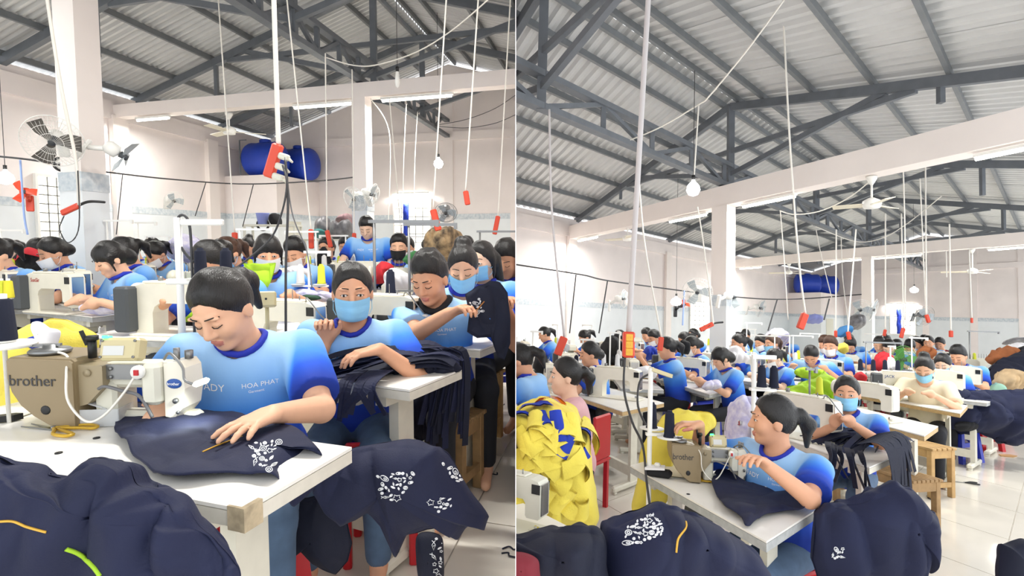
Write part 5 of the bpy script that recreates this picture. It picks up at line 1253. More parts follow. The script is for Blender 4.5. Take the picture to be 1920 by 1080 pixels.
# green cloth, other cloths
heap('lime_cloth', [(456, 492), (480, 494), (517, 492), (512, 515), (503, 540), (480, 545), (462, 535), (460, 510)], 3.6, .02, LIME, 'lime green cloth held up by the masked woman, left hall', 'cloth', amp=.03, sc=6, seed=61, sharp=True)
t9 = work_table('sewing table under the lime green cloth, left hall', P(520, 545, 3.5), math.radians(160), 1.0, .42)
for lab, out, d, mm, th in (('lime cloth bunched on the machine behind the bun woman', [(283, 552), (290, 535), (312, 527), (335, 530), (345, 545), (335, 556), (300, 558)], 4.6, LIME, .08),
    ('red and black cloth in front of the masked woman with glasses', [(25, 490), (40, 470), (62, 465), (85, 480), (88, 500), (70, 510), (40, 508)], 5.6, BLKC, .1), ('red edge of the cloth before the masked woman with glasses', [(24, 492), (36, 472), (58, 464), (84, 478), (82, 484), (58, 472), (40, 480)], 5.5, REDC, .05),
    ('heap of lilac white cloth near the side wall', [(318, 478), (335, 455), (350, 440), (368, 445), (388, 462), (408, 482), (380, 492), (340, 490)], 6.6, LILAC, .35),
    ('khaki and black cloth heap below the barred window', [(795, 470), (800, 440), (818, 428), (838, 430), (858, 432), (872, 450), (868, 478), (850, 490), (810, 488)], 5.8, KHAKIM, .3),
    ('white cloth under the hands of the masked man', [(535, 508), (552, 500), (578, 505), (582, 518), (550, 520)], 4.7, WCLOTH, .1), ('black cloth hanging beside the masked man', [(590, 500), (600, 470), (610, 463), (618, 480), (622, 500), (605, 505)], 6.0, BLKC, .1),
    ('red cloth below the standing man\'s cones', [(700, 530), (706, 500), (720, 490), (735, 495), (738, 505), (726, 515), (722, 530)], 4.6, REDC, .08), ('white cloth bunched under the thread frame', [(725, 540), (720, 515), (738, 505), (765, 515), (770, 540), (745, 548)], 4.5, WCLOTH, .1),
    ('green cloth beside the person in black mask', [(755, 490), (762, 478), (780, 472), (786, 485), (775, 498)], 5.4, mat('green_cloth', '#3f7f4a', .85, var=.2), .08), ('dark green folder cloth on the middle table', [(553, 560), (575, 553), (598, 556), (598, 562), (560, 564)], 3.9, mat('dark_green_cloth', '#31503f', .8), .05),
    ('white cloth scraps on the middle table', [(535, 556), (560, 543), (600, 545), (628, 552), (625, 565), (580, 566)], 4.0, LILAC, .06), ('green leafy cloth under the side table', [(330, 590), (345, 578), (362, 580), (368, 595), (350, 605)], 4.4, LIME, .08)):
    heap('cloth_heap', out, d, th, mm, lab + ', left hall', 'cloth', amp=min(.07, th * .42), sc=8, seed=len(lab), n=80, m=20)
# thread frames of the middle rows (bare steel)
for lab, px, py0, d, top, arm, sg in (('steel thread frame left of the man with cloth, left hall', 704, 600, 3.2, 412, .36, 1), ('steel thread frame over the khaki heap, left hall', 768, 560, 3.6, 418, .3, 1), ('steel thread frame at the right back, left hall', 900, 500, 5.2, 432, .4, 1), ('white thread frame behind the lime cloth, left hall', 452, 520, 5.2, 428, .3, 1), ('white thread frame beyond the near column, left hall', 205, 520, 5.6, 412, .25, 1), ('white thread frame near the side wall, left hall', 262, 505, 6.2, 416, .2, 1), ('white thread frame at the left edge, left hall', 5, 500, 5.4, 430, .22, 1), ('white thread frame by the pale machine, left hall', 580, 560, 4.0, 470, .15, 1)):
    p = P(px, py0, d); z = P(px, top, d).z; h = z - .77
    cs = ((-.06, THREADN), (.09, THREADN)) if 'left of the man' in lab else ((-.06, THREADW), (.09, THREADY)) if 'white' in lab else ((.08, THREADN),)
    thread_stand(lab, (p.x, p.y, .77), 0, h, cs, arm, material=DSTEEL if 'steel' in lab else None)
# --- hanging cords and power strips
power_strip('large orange power strip on a thick white conduit, left hall', P(512, -40, 2.6), P(522, 270, 2.6), .16, .32, .011, 3, w=.05, tails=(([P(530, 310, 2.55), P(538, 345, 2.5), P(528, 400, 2.5), P(505, 450, 2.5), P(440, 505, 2.4)], CABLE, .0045), ([P(535, 300, 2.55), P(540, 380, 2.5), P(536, 500, 2.45), P(536, 640, 2.4)], CABLE, .0055), ([P(534, 295, 2.55), P(548, 400, 2.5), P(575, 470, 2.5), P(585, 540, 2.4)], mat('grey_lead', '#6c6c6e', .5), .003)))
for lab, tp, bt, d, L, w, tl in (('orange strip on a cord beside the khaki heap', (838, -20), (812, 393), 5.2, .2, .06, -.25), ('orange strip with a black lead over the khaki heap', (898, -20), (873, 358), 5.2, .13, .05, -.15), ('orange strip slung at the right of the far tables', (958, -20), (934, 405), 6.0, .2, .05, .2), ('orange strip by the plastic bags', (610, 100), (613, 432), 6.5, .2, .05, -.2), ('orange strip above the masked man', (536, -20), (583, 430), 5.8, .2, .05, 0), ('orange strip by the far shelf', (408, -20), (440, 436), 6.5, .26, .06, 0), ('small orange strip left of the standing man', (660, 130), (664, 437), 7.0, .16, .05, 0), ('small orange strip behind the thread frame', (730, 185), (752, 436), 7.5, .12, .05, 0)):
    power_strip(lab + ', left hall', P(*tp, d), P(*bt, d), L, tl, .0075, 0, w=w)
power_strip('red power strip lashed to the near column, left hall', P(84, -30, 4.6), P(148, 385, 4.9), .17, 1.15, .013, 0, w=.05, sag=(P(112, 150, 4.7), P(142, 300, 4.9)), tails=(([P(120, 405, 4.85), P(112, 430, 4.8), P(128, 455, 4.8), P(148, 425, 4.85), P(146, 320, 4.9)], CABLE, .005),))
cord('black strap around the near column under the fans, left hall', [P(125, 398, 5.0), P(148, 385, 5.0), P(168, 378, 5.1), P(196, 379, 5.3)], .012, BLACK, 'strap', 'strap')
for lab, pts in (('thin white cord by the far window', [(695, 185, 8.8), (730, 250, 9), (728, 420, 8)]), ('white cord hanging right of the far tube lamp', [(762, 195, 9), (757, 300, 9), (755, 400, 9)]), ('white cord left of the bright bulb', [(783, 210, 9.5), (778, 300, 9.2), (776, 420, 8.5)]), ('white cable sagging from girder to roof', [(612, 108, 6.6), (660, 122, 6.6), (705, 122, 6.4), (780, 98, 6.0), (850, 55, 5.6), (920, -5, 5.2)]), ('black cable sagging to the right end', [(815, 235, 12), (870, 225, 11), (925, 205, 10), (967, 178, 9)]), ('second black cable sagging to the right end', [(815, 236, 12), (870, 240, 11), (925, 232, 10), (967, 215, 9)])):
    cord(lab + ', left hall', [P(*q) for q in pts], (.007 if 'white' in lab else .006), ROPE if 'white' in lab else CABLE)
cord('black cable strung along the side wall, left hall', [P(-5, 293, 6.5), P(60, 300, 6.6), P(128, 312, 6.7)], .012, CABLE)
cord('black cable strung in front of the water tanks, left hall', [P(195, 322, 8), P(320, 336, 9), P(460, 345, 10.0), P(600, 339, 10.4), P(680, 330, 10)], .012, CABLE)
cord('blue cable hanging beside the orange fan, left hall', [P(38, 300, 6.6), P(45, 400, 6.6), P(52, 440, 6.6)], .011, mat('blue_cable', '#9fb9ee', .5))
for x0, y0, x1, y1, lab in ((230, 326, 218, 440, 'first thin lead from the wall cable'), (386, 342, 366, 405, 'second thin lead from the wall cable'), (475, 346, 455, 425, 'third thin lead from the wall cable')): cord(lab + ', left hall', [P(x0, y0, 8.5), P(x1, y1, 8.5)], .007, CABLE)
# --- fans, clock
nc = HA.P(134, 285, 5.35)
wall_fan('dusty grey caged fan on the near column, left hall', P(101, 262, 5.0), rotm(0, 0, math.radians(26)) @ rotm(.5), .23, blades=mat('dusty_blade', '#5f5b55', .7, var=.4, vscale=9))
wall_fan('uncaged fan on the right of the near column, left hall', P(224, 288, 5.3), rotm(0, 0, math.radians(120)) @ rotm(.6), .19, cage=False)
wall_fan('small orange wall fan by the side window, left hall', P(46, 360, 7.6), rotm(0, 0, .5), .16, ORANGE, ORANGE, cage=False)
wall_fan('caged wall fan above the far workers, left hall', P(324, 375, 9.6), rotm(0, 0, .9) @ rotm(.4), .16)
wall_fan('caged fan on the left of the far column, left hall', P(668, 371, 8.2), rotm(0, 0, -.4) @ rotm(.5), .19)
wall_fan('fan edge-on at the right of the far column, left hall', P(694, 364, 8.3), rotm(0, 0, 1.5) @ rotm(.3), .17)
wall_fan('grey caged fan left of the hanging strips, left hall', P(836, 396, 8.5), rotm(0, 0, .1) @ rotm(.6), .17, DSTEEL)
ceiling_fan('white ceiling fan by the side wall, left hall', P(429, 212, 9.6), .25, .55)
ck = thing('wall_clock', 'round black rimmed wall clock beside the near column, left hall', 'clock', P(115, 308, 7.8), R=rotm(0, 0, math.radians(58)))
part(ck, 'rim', BLACK, lambda m: m.lathe([(.078, -.02), (.1, -.02), (.105, .0), (.1, .02), (.08, .02)], 24, M=rotm(math.pi / 2), caps=False)); part(ck, 'dial', WHITE, lambda m: m.cyl((0, .012, 0), (0, -.008, 0), .085, n=24)); part(ck, 'hands', BLACK, lambda m: (m.bar((0, -.012, 0), (.035, -.012, .03), .006, .003), m.bar((0, -.012, 0), (-.05, -.012, .02), .005, .003)))
# --- windows, tank room, tanks, shelf, bags
a0, z1 = SA.onwall(65, 330); a1, z0 = SA.onwall(140, 450); window('window_1', SA, FA[1], a0, a1, max(.9, z0), z1, 'barred window in the side wall behind the near column, left hall')
a0, z1 = SA.onfar(741, 376); a1, z0 = SA.onfar(808, 470); window('window_2', SA, FA[2], a0, a1, max(.7, z0), z1, 'barred bright window in the far wall, left hall', 5, 6, True)
use(HA); a, z = SA.onfar(764, 382); tw = SA.pt(SA.s1 - .12, a, z)
part(thing('blue_towel', 'dark blue cloth hanging in the bright far window, left hall', 'towel', tw), 'hanging_cloth', ROYAL, lambda m: m.rings([[(-.07 + .004 * math.sin(k), .02 * math.sin(k * 2), -k * .08), (.0, .03 * math.cos(k), -k * .08), (.07, .02 * math.sin(k + 1), -k * .08), (.07, .02 * math.sin(k + 1) + .02, -k * .08), (-.07, .02 * math.sin(k) + .03, -k * .08)] for k in range(14)], 0, True))
def tank_room(S, pxl, pxc, pxr, ptop, name):
    use(S.hall)
    a0, z = S.onwall(pxl, ptop); t1, z2 = S.onfar(pxr, ptop); h = (z + z2) / 2
    o = MB(); S.oblk(o, a0, S.s1, 0, t1, 0, h); o = o.build('wall_tank_room', WALL, None, label='pink walled corner room carrying the water tanks, ' + name, kind='structure')
    mb = MB(); S.oblk(mb, a0 - .015, S.s1, 0, t1 + .015, 0, S.border); mb.build('tile_dado', TILEW, o); mb = MB(); S.oblk(mb, a0 - .02, S.s1, 0, t1 + .02, S.border, S.border + .12); mb.build('tile_border', BORDER, o)
    mb = MB(); S.oblk(mb, a0 + (S.s1 - a0) * .2, a0 + (S.s1 - a0) * .5, t1 + .015, t1 + .03, 0, S.border * .97); mb.build('door_leaf', PUTTY, o)
    return h, a0, t1
def tank(label, p, yaw, L, r):
    t = thing('water_tank', label, 'water tank', p, yaw)
    part(t, 'tank_body:%.2f%.2f' % (L, r), TANKB, lambda m: m.lathe([(.02, -L / 2 - .09), (r * .6, -L / 2 - .07), (r * .95, -L / 2), (r, -L / 2 + .05), (r * .97, -L * .2), (r, -L * .15), (r, L * .15), (r * .97, L * .2), (r, L / 2 - .05), (r * .95, L / 2), (r * .6, L / 2 + .07), (.02, L / 2 + .09)], 28, M=Matrix.Translation((0, 0, r)) @ rotm(0, math.pi / 2)))
    part(t, 'tank_lid', TANKB, lambda m: m.lathe([(.13, 2 * r - .02), (.13, 2 * r + .05), (.1, 2 * r + .07)], 18)); part(t, 'support_frame', STEEL, lambda m: (m.bar((-L / 2, -r, .01), (-L / 2, -r, 2 * r), .02, .02), m.bar((-L / 2, -r, 2 * r), (-L / 4, -r, 2 * r), .02, .02)))
    return t
h, a0, t1 = tank_room(SA, 421, 540, 598, 337, 'left hall')
tank('long blue water tank on the corner room, left hall', SA.pt(SA.s1 - 1.5, .9, h), math.atan2(SA.u.y, SA.u.x), .75, .4); tank('blue water tank behind the first on the corner room, left hall', SA.pt(SA.s1 - .55, 1.2, h), math.atan2(SA.u.y, SA.u.x), .75, .4)
sf = P(500, 423, 9.0); rk = thing('storage_rack', 'grey storage rack with bucket and bags by the corner room, left hall', 'rack', (sf.x, sf.y, 0), .1)
for z in (.5, 1.05, sf.z): part(rk, 'shelf', PUTTY, lambda m: m.box((0, 0, 0), (.8, .4, .03)), TR((.1, 0, z)))
for x in (-.28, .48):
    for y in (-.18, .18): part(rk, 'post:%.2f' % sf.z, PUTTY, lambda m: m.box((0, 0, sf.z / 2), (.03, .03, sf.z)), TR((x, y, 0)))
sg = P(628, 450, 9.4); r2 = thing('storage_rack', 'low grey rack carrying the plastic bags by the far wall, left hall', 'rack', (sg.x, sg.y, 0), -.2)
for z in (.6, sg.z): part(r2, 'shelf:wide', PUTTY, lambda m: m.box((0, 0, 0), (.9, .5, .03)), TR((0, 0, z)))
for x in (-.42, .42):
    for y in (-.22, .22): part(r2, 'post:%.2f' % sg.z, PUTTY, lambda m: m.box((0, 0, sg.z / 2), (.03, .03, sg.z)), TR((x, y, 0)))
bk = thing('bucket', 'lilac plastic bucket on the storage rack, left hall', 'bucket', P(493, 421, 8.9)); part(bk, 'pail', mat('lilac_plastic', '#8d97d6', .5), lambda m: m.lathe([(.07, 0), (.1, .17), (.105, .18), (.09, .175), (.06, .01)], 18)); part(bk, 'rim', mat('lilac_plastic', '#8d97d6', .5), lambda m: m.tube([(.105 * math.cos(a), .105 * math.sin(a), .18) for a in [k * math.pi / 10 for k in range(21)]], .008, 5))
for lab, out, d, mm in (('dark plastic bag on the storage rack', [(508, 420), (510, 406), (522, 402), (527, 412), (524, 423)], 8.9, BLKC), ('grey tied plastic bag against the far wall', [(590, 430), (596, 412), (612, 405), (620, 418), (622, 440), (600, 448)], 9.5, BAGT), ('grey bag beside the far column', [(618, 440), (624, 415), (640, 420), (652, 412), (662, 425), (660, 448), (635, 452)], 9.3, BAGT), ('pink and grey bag heap on the far shelf', [(630, 415), (642, 405), (656, 402), (664, 412), (662, 425), (645, 422)], 9.6, mat('pink_bag', '#a88386', .5, col2='#6f5f62', vscale=9)), ('small teal bag below the grey bags', [(588, 436), (600, 430), (612, 436), (606, 446), (592, 446)], 9.2, mat('teal_bag', '#3f7f7c', .5))):
    heap('plastic_bag', out, d, .22, mm, lab + ', left hall', 'bag', amp=.05, sc=5, seed=len(lab), n=70, m=18)
# ------------------------------------------------------------------ right hall
use(HB); G, P = HB.G, HB.P
EB = Vector((-.25, .97, 0)).normalized(); YB = math.atan2(EB.y, EB.x)
U1 = table_skew('front white sewing table with grey edge, right hall', (1437, 1015), (1218, 893), (1548, 944), 1.05)
Ui = U1.M.inverted()
for x, y in ((1287, 925), (1322, 910)):
    q = Ui @ G(x, y, .77); part(U1.t, 'screw_cap', BLACK, lambda m: m.cyl((0, 0, -.002), (0, 0, .0015), .011, n=12), Matrix.Translation((q.x, q.y, .771)))
brother('olive brown bar-tacking machine on the front table, right hall', G(1258, 903, .772), G(1393, 912, .772), tall=1.28)
scissors('gold handled thread scissors lying on the front table, right hall', G(1290, 897, .774), math.radians(170), L=.22)
person('woman reaching left across the front machine, right hall', 1449, 788, 2.78, 148, Pose(lean=4, pitch=2, hyaw=-46, curl=.7, thick=1.08), 'pony', None, .0056, 1, logo=True, pants=JEANS, eyes='open',
       rp=P(1312, 797, 2.95), rf=P(1285, 795, 2.95), lp=P(1432, 868, 2.42), lf=P(1412, 856, 2.36))
seat_stool('red plastic stool of the front woman, right hall', (PEOPLE[-1][1].x, PEOPLE[-1][1].y, 0), .3, .44)
seat_stool('red plastic stool in front of the table corner, right hall', (G(1475, 1130)[0], G(1475, 1130)[1], 0), .5, .44)
k = sheet('navy_cloth', [G(1340, 885, .80), G(1362, 880, .82), G(1400, 905, .80), G(1450, 905, .80), G(1495, 915, .79), P(1512, 925, 2.5), P(1508, 950, 2.4), G(1470, 958, .785), G(1425, 972, .785), G(1400, 985, .785), G(1388, 970, .785), G(1355, 950, .785), G(1338, 915, .79)], NAVY, 'navy cloth being sewn on the front table, right hall', 'cloth', amp=.012, sc=6, seed=4, ctr=G(1425, 930, .80))
print_on(k, [(1430, 905), (1455, 905), (1460, 915), (1438, 912)], 3, 6, .0014, .2)
pb = thing('pouch', 'black pouch with a white notebook on the front table corner, right hall', 'pouch', G(1228, 892, .772), -.4)
part(pb, 'pouch_body', BLKC, lambda m: m.box((.02, 0, .018), (.13, .07, .035), bev=.012)); part(pb, 'notebook', WCLOTH, lambda m: m.box((0, .0, .042), (.1, .07, .01), R=rotm(0, -.08, .1))); part(pb, 'paper_roll', WHITE, lambda m: m.box((.01, .01, .056), (.03, .03, .018), bev=.006))
# thread stand of the front table
bs = P(1232, 860, 3.0); z = lambda y: P(1225, y, 3.0).z - .3; x_ = lambda x: P(x, 760, 3.0).x - bs.x
ts = thing('thread_stand', 'white pole stand with two navy cones left of the front woman, right hall', 'thread stand', (bs.x, bs.y, .3))
part(ts, 'pole:B', WHITE, lambda m: m.cyl((x_(1219), 0, -.3), (x_(1219), 0, z(690)), .013, n=12)); part(ts, 'guide_arm:B', TANL, lambda m: m.bar((x_(1219), 0, z(692)), (x_(1262), .05, z(706)), .03, .02))
part(ts, 'cone_bar:B', WHITE, lambda m: (m.box((x_(1235), 0, z(814)), (.13, .03, .015)), m.lathe([(.062, 0), (.065, .006)], 16, M=Matrix.Translation((x_(1227), .05, z(808)))), m.lathe([(.062, 0), (.065, .006)], 16, M=Matrix.Translation((x_(1251), -.05, z(817))))))
cone(ts, 'navyB', THREADN, TR((x_(1227), .05, z(807)))); cone(ts, 'navyB', THREADN, TR((x_(1251), -.05, z(816))))
b2 = P(1413, 810, 3.6); t2 = thing('thread_stand', 'white pole stand with dark cones behind the front woman, right hall', 'thread stand', (b2.x, b2.y, .5)); z = lambda y: P(1413, y, 3.6).z - .5; x_ = lambda x: P(x, 740, 3.6).x - b2.x
part(t2, 'pole:B2', WHITE, lambda m: m.cyl((0, 0, -.5), (0, 0, z(667)), .015, n=12)); part(t2, 'guide_arm:B2', WHITE, lambda m: m.box((x_(1432), 0, z(669)), (.15, .03, .025)))
part(t2, 'cone_bar:C', WHITE, lambda m: (m.box((x_(1430), 0, z(730)), (.16, .04, .016)), m.lathe([(.05, 0), (.053, .006)], 14, M=Matrix.Translation((x_(1428), 0, z(727)))))); cone(t2, 'navyC', THREADN, TR((x_(1428), 0, z(726)))); cone(t2, 'navyC', THREADN, TR((x_(1451), 0, z(726))))
# cloth heaps at the front
h5 = heap('navy_cloth_pile', [(1125, 1000), (1140, 978), (1170, 962), (1205, 950), (1235, 942), (1275, 952), (1310, 965), (1345, 985), (1378, 1005), (1400, 1025), (1420, 1050), (1438, 1085), (1420, 1130), (1130, 1130)], 1.75, .22, NAVY, 'big mound of printed navy cloth in the front middle, right hall', 'cloth pile', amp=.05, sc=5, seed=71, n=180, m=50)
print_on(h5, [(1172, 1008), (1178, 985), (1205, 972), (1228, 962), (1246, 1000), (1225, 1008), (1195, 1022), (1175, 1020)], 4, 44, .0016, .3); line_on(h5, [(1268, 1036), (1272, 1010), (1286, 990), (1286, 978)], mat('gold_piping', '#d9a83c', .6), 'piping', .003)
heap('navy_cloth_pile', [(930, 1005), (970, 1008), (1010, 992), (1060, 984), (1110, 988), (1132, 1005), (1135, 1050), (1128, 1130), (930, 1130)], 1.7, .2, NAVYD, 'dark navy cloth mound beside the yellow shirts, right hall', 'cloth pile', amp=.05, sc=5, seed=72)
heap('maroon_cloth', [(930, 1040), (975, 1035), (1005, 1045), (1012, 1065), (1005, 1100), (930, 1100)], 1.5, .06, MAROON, 'maroon cloth at the lower left corner, right hall', 'cloth', amp=.012, n=70, m=20)
h6 = heap('navy_cloth_pile', [(1528, 960), (1545, 945), (1590, 938), (1640, 918), (1672, 905), (1700, 912), (1718, 930), (1712, 945), (1745, 955), (1748, 985), (1735, 1005), (1728, 1040), (1715, 1075), (1700, 1055), (1695, 1110), (1540, 1110), (1520, 1040)], 2.35, .2, NAVY, 'mound of navy cloth on stools right of the front table, right hall', 'cloth pile', amp=.07, sc=4.6, seed=73, n=200, m=50, sharp=True)
print_on(h6, [(1558, 1030), (1582, 1028), (1584, 1048), (1562, 1048)], 6, 9, .0018, .24)
heap('navy_cloth', [(1875, 1030), (1885, 1020), (1925, 1017), (1940, 1120), (1880, 1120)], 2.2, .08, NAVYD, 'dark cloth covered chair back at the lower right corner, right hall', 'cloth', amp=.012, n=60, m=18)
seat_stool('red plastic stool under the navy mound, right hall', (G(1640, 1115)[0], G(1640, 1115)[1], 0), .3, .42)
# yellow shirt heap
yh = heap('yellow_shirt_pile', [(930, 782), (968, 764), (1000, 748), (1020, 742), (1050, 752), (1080, 766), (1092, 795), (1105, 815), (1108, 850), (1112, 890), (1118, 935), (1120, 980), (1090, 990), (1020, 985), (930, 990)], 2.75, .28, YELLOW, 'tall heap of yellow and blue shirts at the left of the right hall', 'cloth pile', amp=.05, sc=4.5, seed=81, n=200, m=60)
bvY = BVHTree.FromPolygons([v.co for v in yh.data.vertices], [p.vertices for p in yh.data.polygons]); rnd = random.Random(9)
def flap_on(base, bv, px, py, w, hgt, mm, name, ang, seed):
    bpy.context.view_layer.update(); Mi = base.matrix_world.inverted(); o = Mi @ CAM; d = (Mi.to_3x3() @ (H.M.to_3x3() @ H.ray(px, py))).normalized(); h = bv.ray_cast(o, d)
    if h[0] is None: return
    c = h[0]; n = h[1]; n = n if n.dot(d) < 0 else -n; x = Vector((math.cos(ang), 0, math.sin(ang))); x = (x - n * x.dot(n)).normalized(); y = n.cross(x)
    V = []; k = 11
    for i in range(k):
        for j in range(k):
            u, v = i / (k - 1) * 2 - 1, j / (k - 1) * 2 - 1
            p = c + x * u * w * (1 - .15 * v) + y * v * hgt + n * (.012 + .022 * (1 - u * u) * (1 - .4 * v) - .03 * max(0, abs(u) - .6))
            V.append(p)
    V = np.array(V); V += np.array(n)[None] * (fold(V, 8, seed) * .012)[:, None]; V = np.concatenate([V, V - np.array(n)[None] * .006])
    Q = []
    for l in (0, 1):
        for i in range(k - 1):
            for j in range(k - 1):
                a = l * k * k + i * k + j; q = (a, a + 1, a + k + 1, a + k); Q.append(q if l == 0 else q[::-1])
    link(name, mesh_np(name, V, np.array(Q), mm), base)
for i in range(34):
    flap_on(yh, bvY, rnd.uniform(975, 1105), rnd.uniform(790, 975), rnd.uniform(.035, .085), rnd.uniform(.03, .075), YELLOW, 'shirt_fold', rnd.uniform(-.8, .8), i)
for i, (x, y, w, hh, a) in enumerate(((1000, 768, .085, .028, .1), (975, 782, .05, .02, -.1), (1046, 800, .035, .07, .15), (1058, 835, .035, .05, -.5), (1092, 815, .045, .035, -.8), (1085, 850, .045, .02, .2), (1020, 790, .03, .05, .3))): flap_on(yh, bvY, x, y, w, hh, ROYAL, 'blue_shirt_panel', a, 60 + i)
flap_on(yh, bvY, 1030, 755, .07, .012, mat('orange_trim', '#e2702a', .7), 'orange_trim', .1, 90)
rc = thing('plastic_chair', 'red plastic chair behind the yellow shirt heap, right hall', 'chair', (G(1095, 960)[0], G(1095, 960)[1] + .1, 0), -.6)
part(rc, 'seat:rc', REDP, lambda m: m.box((0, 0, .4), (.34, .34, .03), bev=.01)); part(rc, 'backrest:rc', REDP, lambda m: m.box((.16, 0, .6), (.03, .3, .36), bev=.012))
for sx in (-1, 1):
    for sy in (-1, 1): part(rc, 'leg:rc', REDP, lambda m: m.box((0, 0, .2), (.035, .035, .4)), TR((sx * .14, sy * .14, 0)))
y2 = heap('yellow_shirt_pile', [(1185, 955), (1195, 900), (1200, 850), (1215, 815), (1240, 785), (1262, 770), (1300, 768), (1335, 778), (1340, 800), (1300, 830), (1262, 860), (1255, 900), (1245, 950), (1215, 962)], 3.3, .16, YELLOW, 'yellow shirts hanging behind the front machine, right hall', 'cloth pile', amp=.05, sc=4.5, seed=83, ctr=(1245, 850))
# small machine at the lower left corner
pz = P(1000, 992, 2.0); us = work_table('small steel topped table at the lower left, right hall', pz + Vector((-.12, .02, 0)), .6, .42, .3, pz.z)
lockstitch('grey white sewing machine at the lower left corner, right hall', None, body=PUTTY, box=False, M=TR(pz + Vector((-.1, .03, .002)), 2.6) @ Matrix.Scale(.62, 4))
# --- second row etc.
U2 = table_skew('white sewing table of the masked woman with dark straps, right hall', (1630, 876), (1500, 832), (1683, 852), 1.1, edge=LAMEDGEW)
person('masked woman holding a dark strap before her chest, right hall', 1588, 738, 4.0, 168, Pose(lean=6, pitch=4, hyaw=8, curl=1.0), 'bun', 'b', .0085, 1, logo=False, pants=JEANS, eyes='open', rp=P(1562, 800, 3.75), rf=P(1570, 776, 3.68), lp=P(1600, 796, 3.66), lf=P(1582, 780, 3.6))
lockstitch('cream sewing machine of the masked woman with dark straps, right hall', None, box=False, lamp=True, M=TR(G(1541, 832, .772) + EB * .17, YB + .25))
rnd = random.Random(15); o = Vector(G(1620, 838, .77)); sp = thing('navy_straps', 'tangle of navy straps over the end of the masked woman\'s table, right hall', 'straps', o)
for i in range(40):
    x0 = rnd.uniform(-.1, .2); y0 = rnd.uniform(-.1, .15); z0 = .02 + rnd.uniform(0, .06); a = rnd.uniform(2.4, 3.9); L = rnd.uniform(.15, .32); m = MB()
    ribbon(m, [(x0 + .1, y0 + .05, z0), (x0, y0, z0 + .03), (x0 + math.cos(a) * L * .5, y0 + math.sin(a) * L * .5, z0), (x0 + math.cos(a) * L, y0 + math.sin(a) * L, .01)], .034, side=(rnd.uniform(-.3, .9), .6, rnd.uniform(-.2, .6))); m.build('strap', NAVYD if i % 2 else NAVY, sp)
for i in range(18):
    p0 = P(1655 + i * 2.2, 850 - i * 1.2, 3.35 + i * .012) - o; m = MB(); L = rnd.uniform(.15, .4); ribbon(m, [p0 + Vector((-.15, .0, .05)), p0 + Vector((-.03, 0, .06)), p0 + Vector((.03, -.02, -.02)), p0 + Vector((.03 + rnd.uniform(-.04, .04), -.03, -L))], .03, side=(.8, .5, 0)); m.build('strap', NAVYD, sp)
for i in range(8):
    p0 = P(1555 + i * 10 + rnd.uniform(-8, 8), 846 + i * 3, 3.35) - o; m = MB(); L = rnd.uniform(.08, .2); ribbon(m, [p0 + Vector((.05, .12, .03)), p0 + Vector((0, .02, .02)), p0 + Vector((-.02, -.04, -.02)), p0 + Vector((rnd.uniform(-.09, .04), -.05, -L))], rnd.uniform(.024, .04), side=EB + Vector((rnd.uniform(-.5, .5), 0, 0))); m.build('strap', NAVYD, sp)
U3 = table_skew('white sewing table with a wooden bench before it, right hall', (1733, 817), (1644, 794), (1759, 799), 1.1, edge=WOODEDGE)
lockstitch('cream sewing machine on the benched table, right hall', None, box=False, M=TR(G(1656, 790, .772) + EB * .17, YB + .2))
U4 = table_skew('white sewing table of the woman in cream, right hall', (1800, 775), (1668, 751), (1814, 760), 1.25, edge=WOODEDGE)
person('masked woman in a cream blouse with a top bun, right hall', 1733, 692, 5.9, 172, Pose(lean=12, pitch=26), 'topbun', 'b', .012, 0, shirt='cream', eyes='down')
lockstitch('cream sewing machine with dark motor box of the woman in cream, right hall', None, brand=('JACK', '#2b4a8c'), M=TR(G(1712, 752, .772) + EB * .1, math.radians(160)))
person('masked woman behind the woman in cream, right hall', 1768, 683, 6.9, 165, WORK, 'pony', 'b', .012, 3); station('the masked woman behind the woman in cream, right hall', stand=None, yaw=130)
person('smiling man at the right of the masked woman, right hall', 1797, 668, 7.6, 160, WORKM, 'short', None, .012, 1); station('the smiling man, right hall', stand=None, yaw=130)
U6 = table_skew('grey edged sewing table of the woman with a low bun, right hall', (1330, 739), (1270, 721), (1387, 730), 1.3)
person('woman with a low bun sewing lilac cloth by the tiled column, right hall', 1352, 672, 6.5, 118, WORK, 'fringe', None, .012, 0)
lockstitch('white sewing machine with red brand name by the tiled column, right hall', None, brand=('SunSir', '#b03a34'), M=TR(G(1303, 718, .772) + EB * .12, YB + .5))
U7 = table_skew('grey edged sewing table behind the white pole stand, right hall', (1457, 723), (1372, 711), (1484, 717), 1.2)
person('masked woman with her hands up at the grey edged table, right hall', 1452, 672, 7.4, 125, WORK, 'pony', 'w', .012, 3)
lockstitch('white sewing machine with dark motor at the grey edged table, right hall', None, brand=('SunSir', '#b03a34'), M=TR(G(1400, 707, .772) + EB * .12, YB + .5), dark=True)
U10 = table_skew('wood edged sewing table beside the woman in pink, right hall', (1167, 771), (1089, 745), (1245, 755), 1.15, edge=WOODEDGE)
person('woman in a pink blouse with a ponytail in profile, right hall', 1060, 706, 3.9, 98, Pose(lean=6, pitch=4), 'pony', None, .0095, 3, shirt='pink', eyes='open')
lockstitch('white sewing machine with dark motor box beside the woman in pink, right hall', None, M=TR(G(1172, 752, .772) + EB * .2, YB + .75), dark=True)
bt = thing('bottle', 'olive green bottle on the wood edged table, right hall', 'bottle', G(1107, 740, .772)); part(bt, 'bottle_body', mat('olive_glass', '#3e4420', .2), lambda m: m.lathe([(.03, 0), (.034, .01), (.034, .12), (.018, .16), (.013, .2)], 16)); part(bt, 'cap', mat('pale_cap', '#d9d6b0', .5), lambda m: m.cyl((0, 0, .2), (0, 0, .22), .015, n=12))
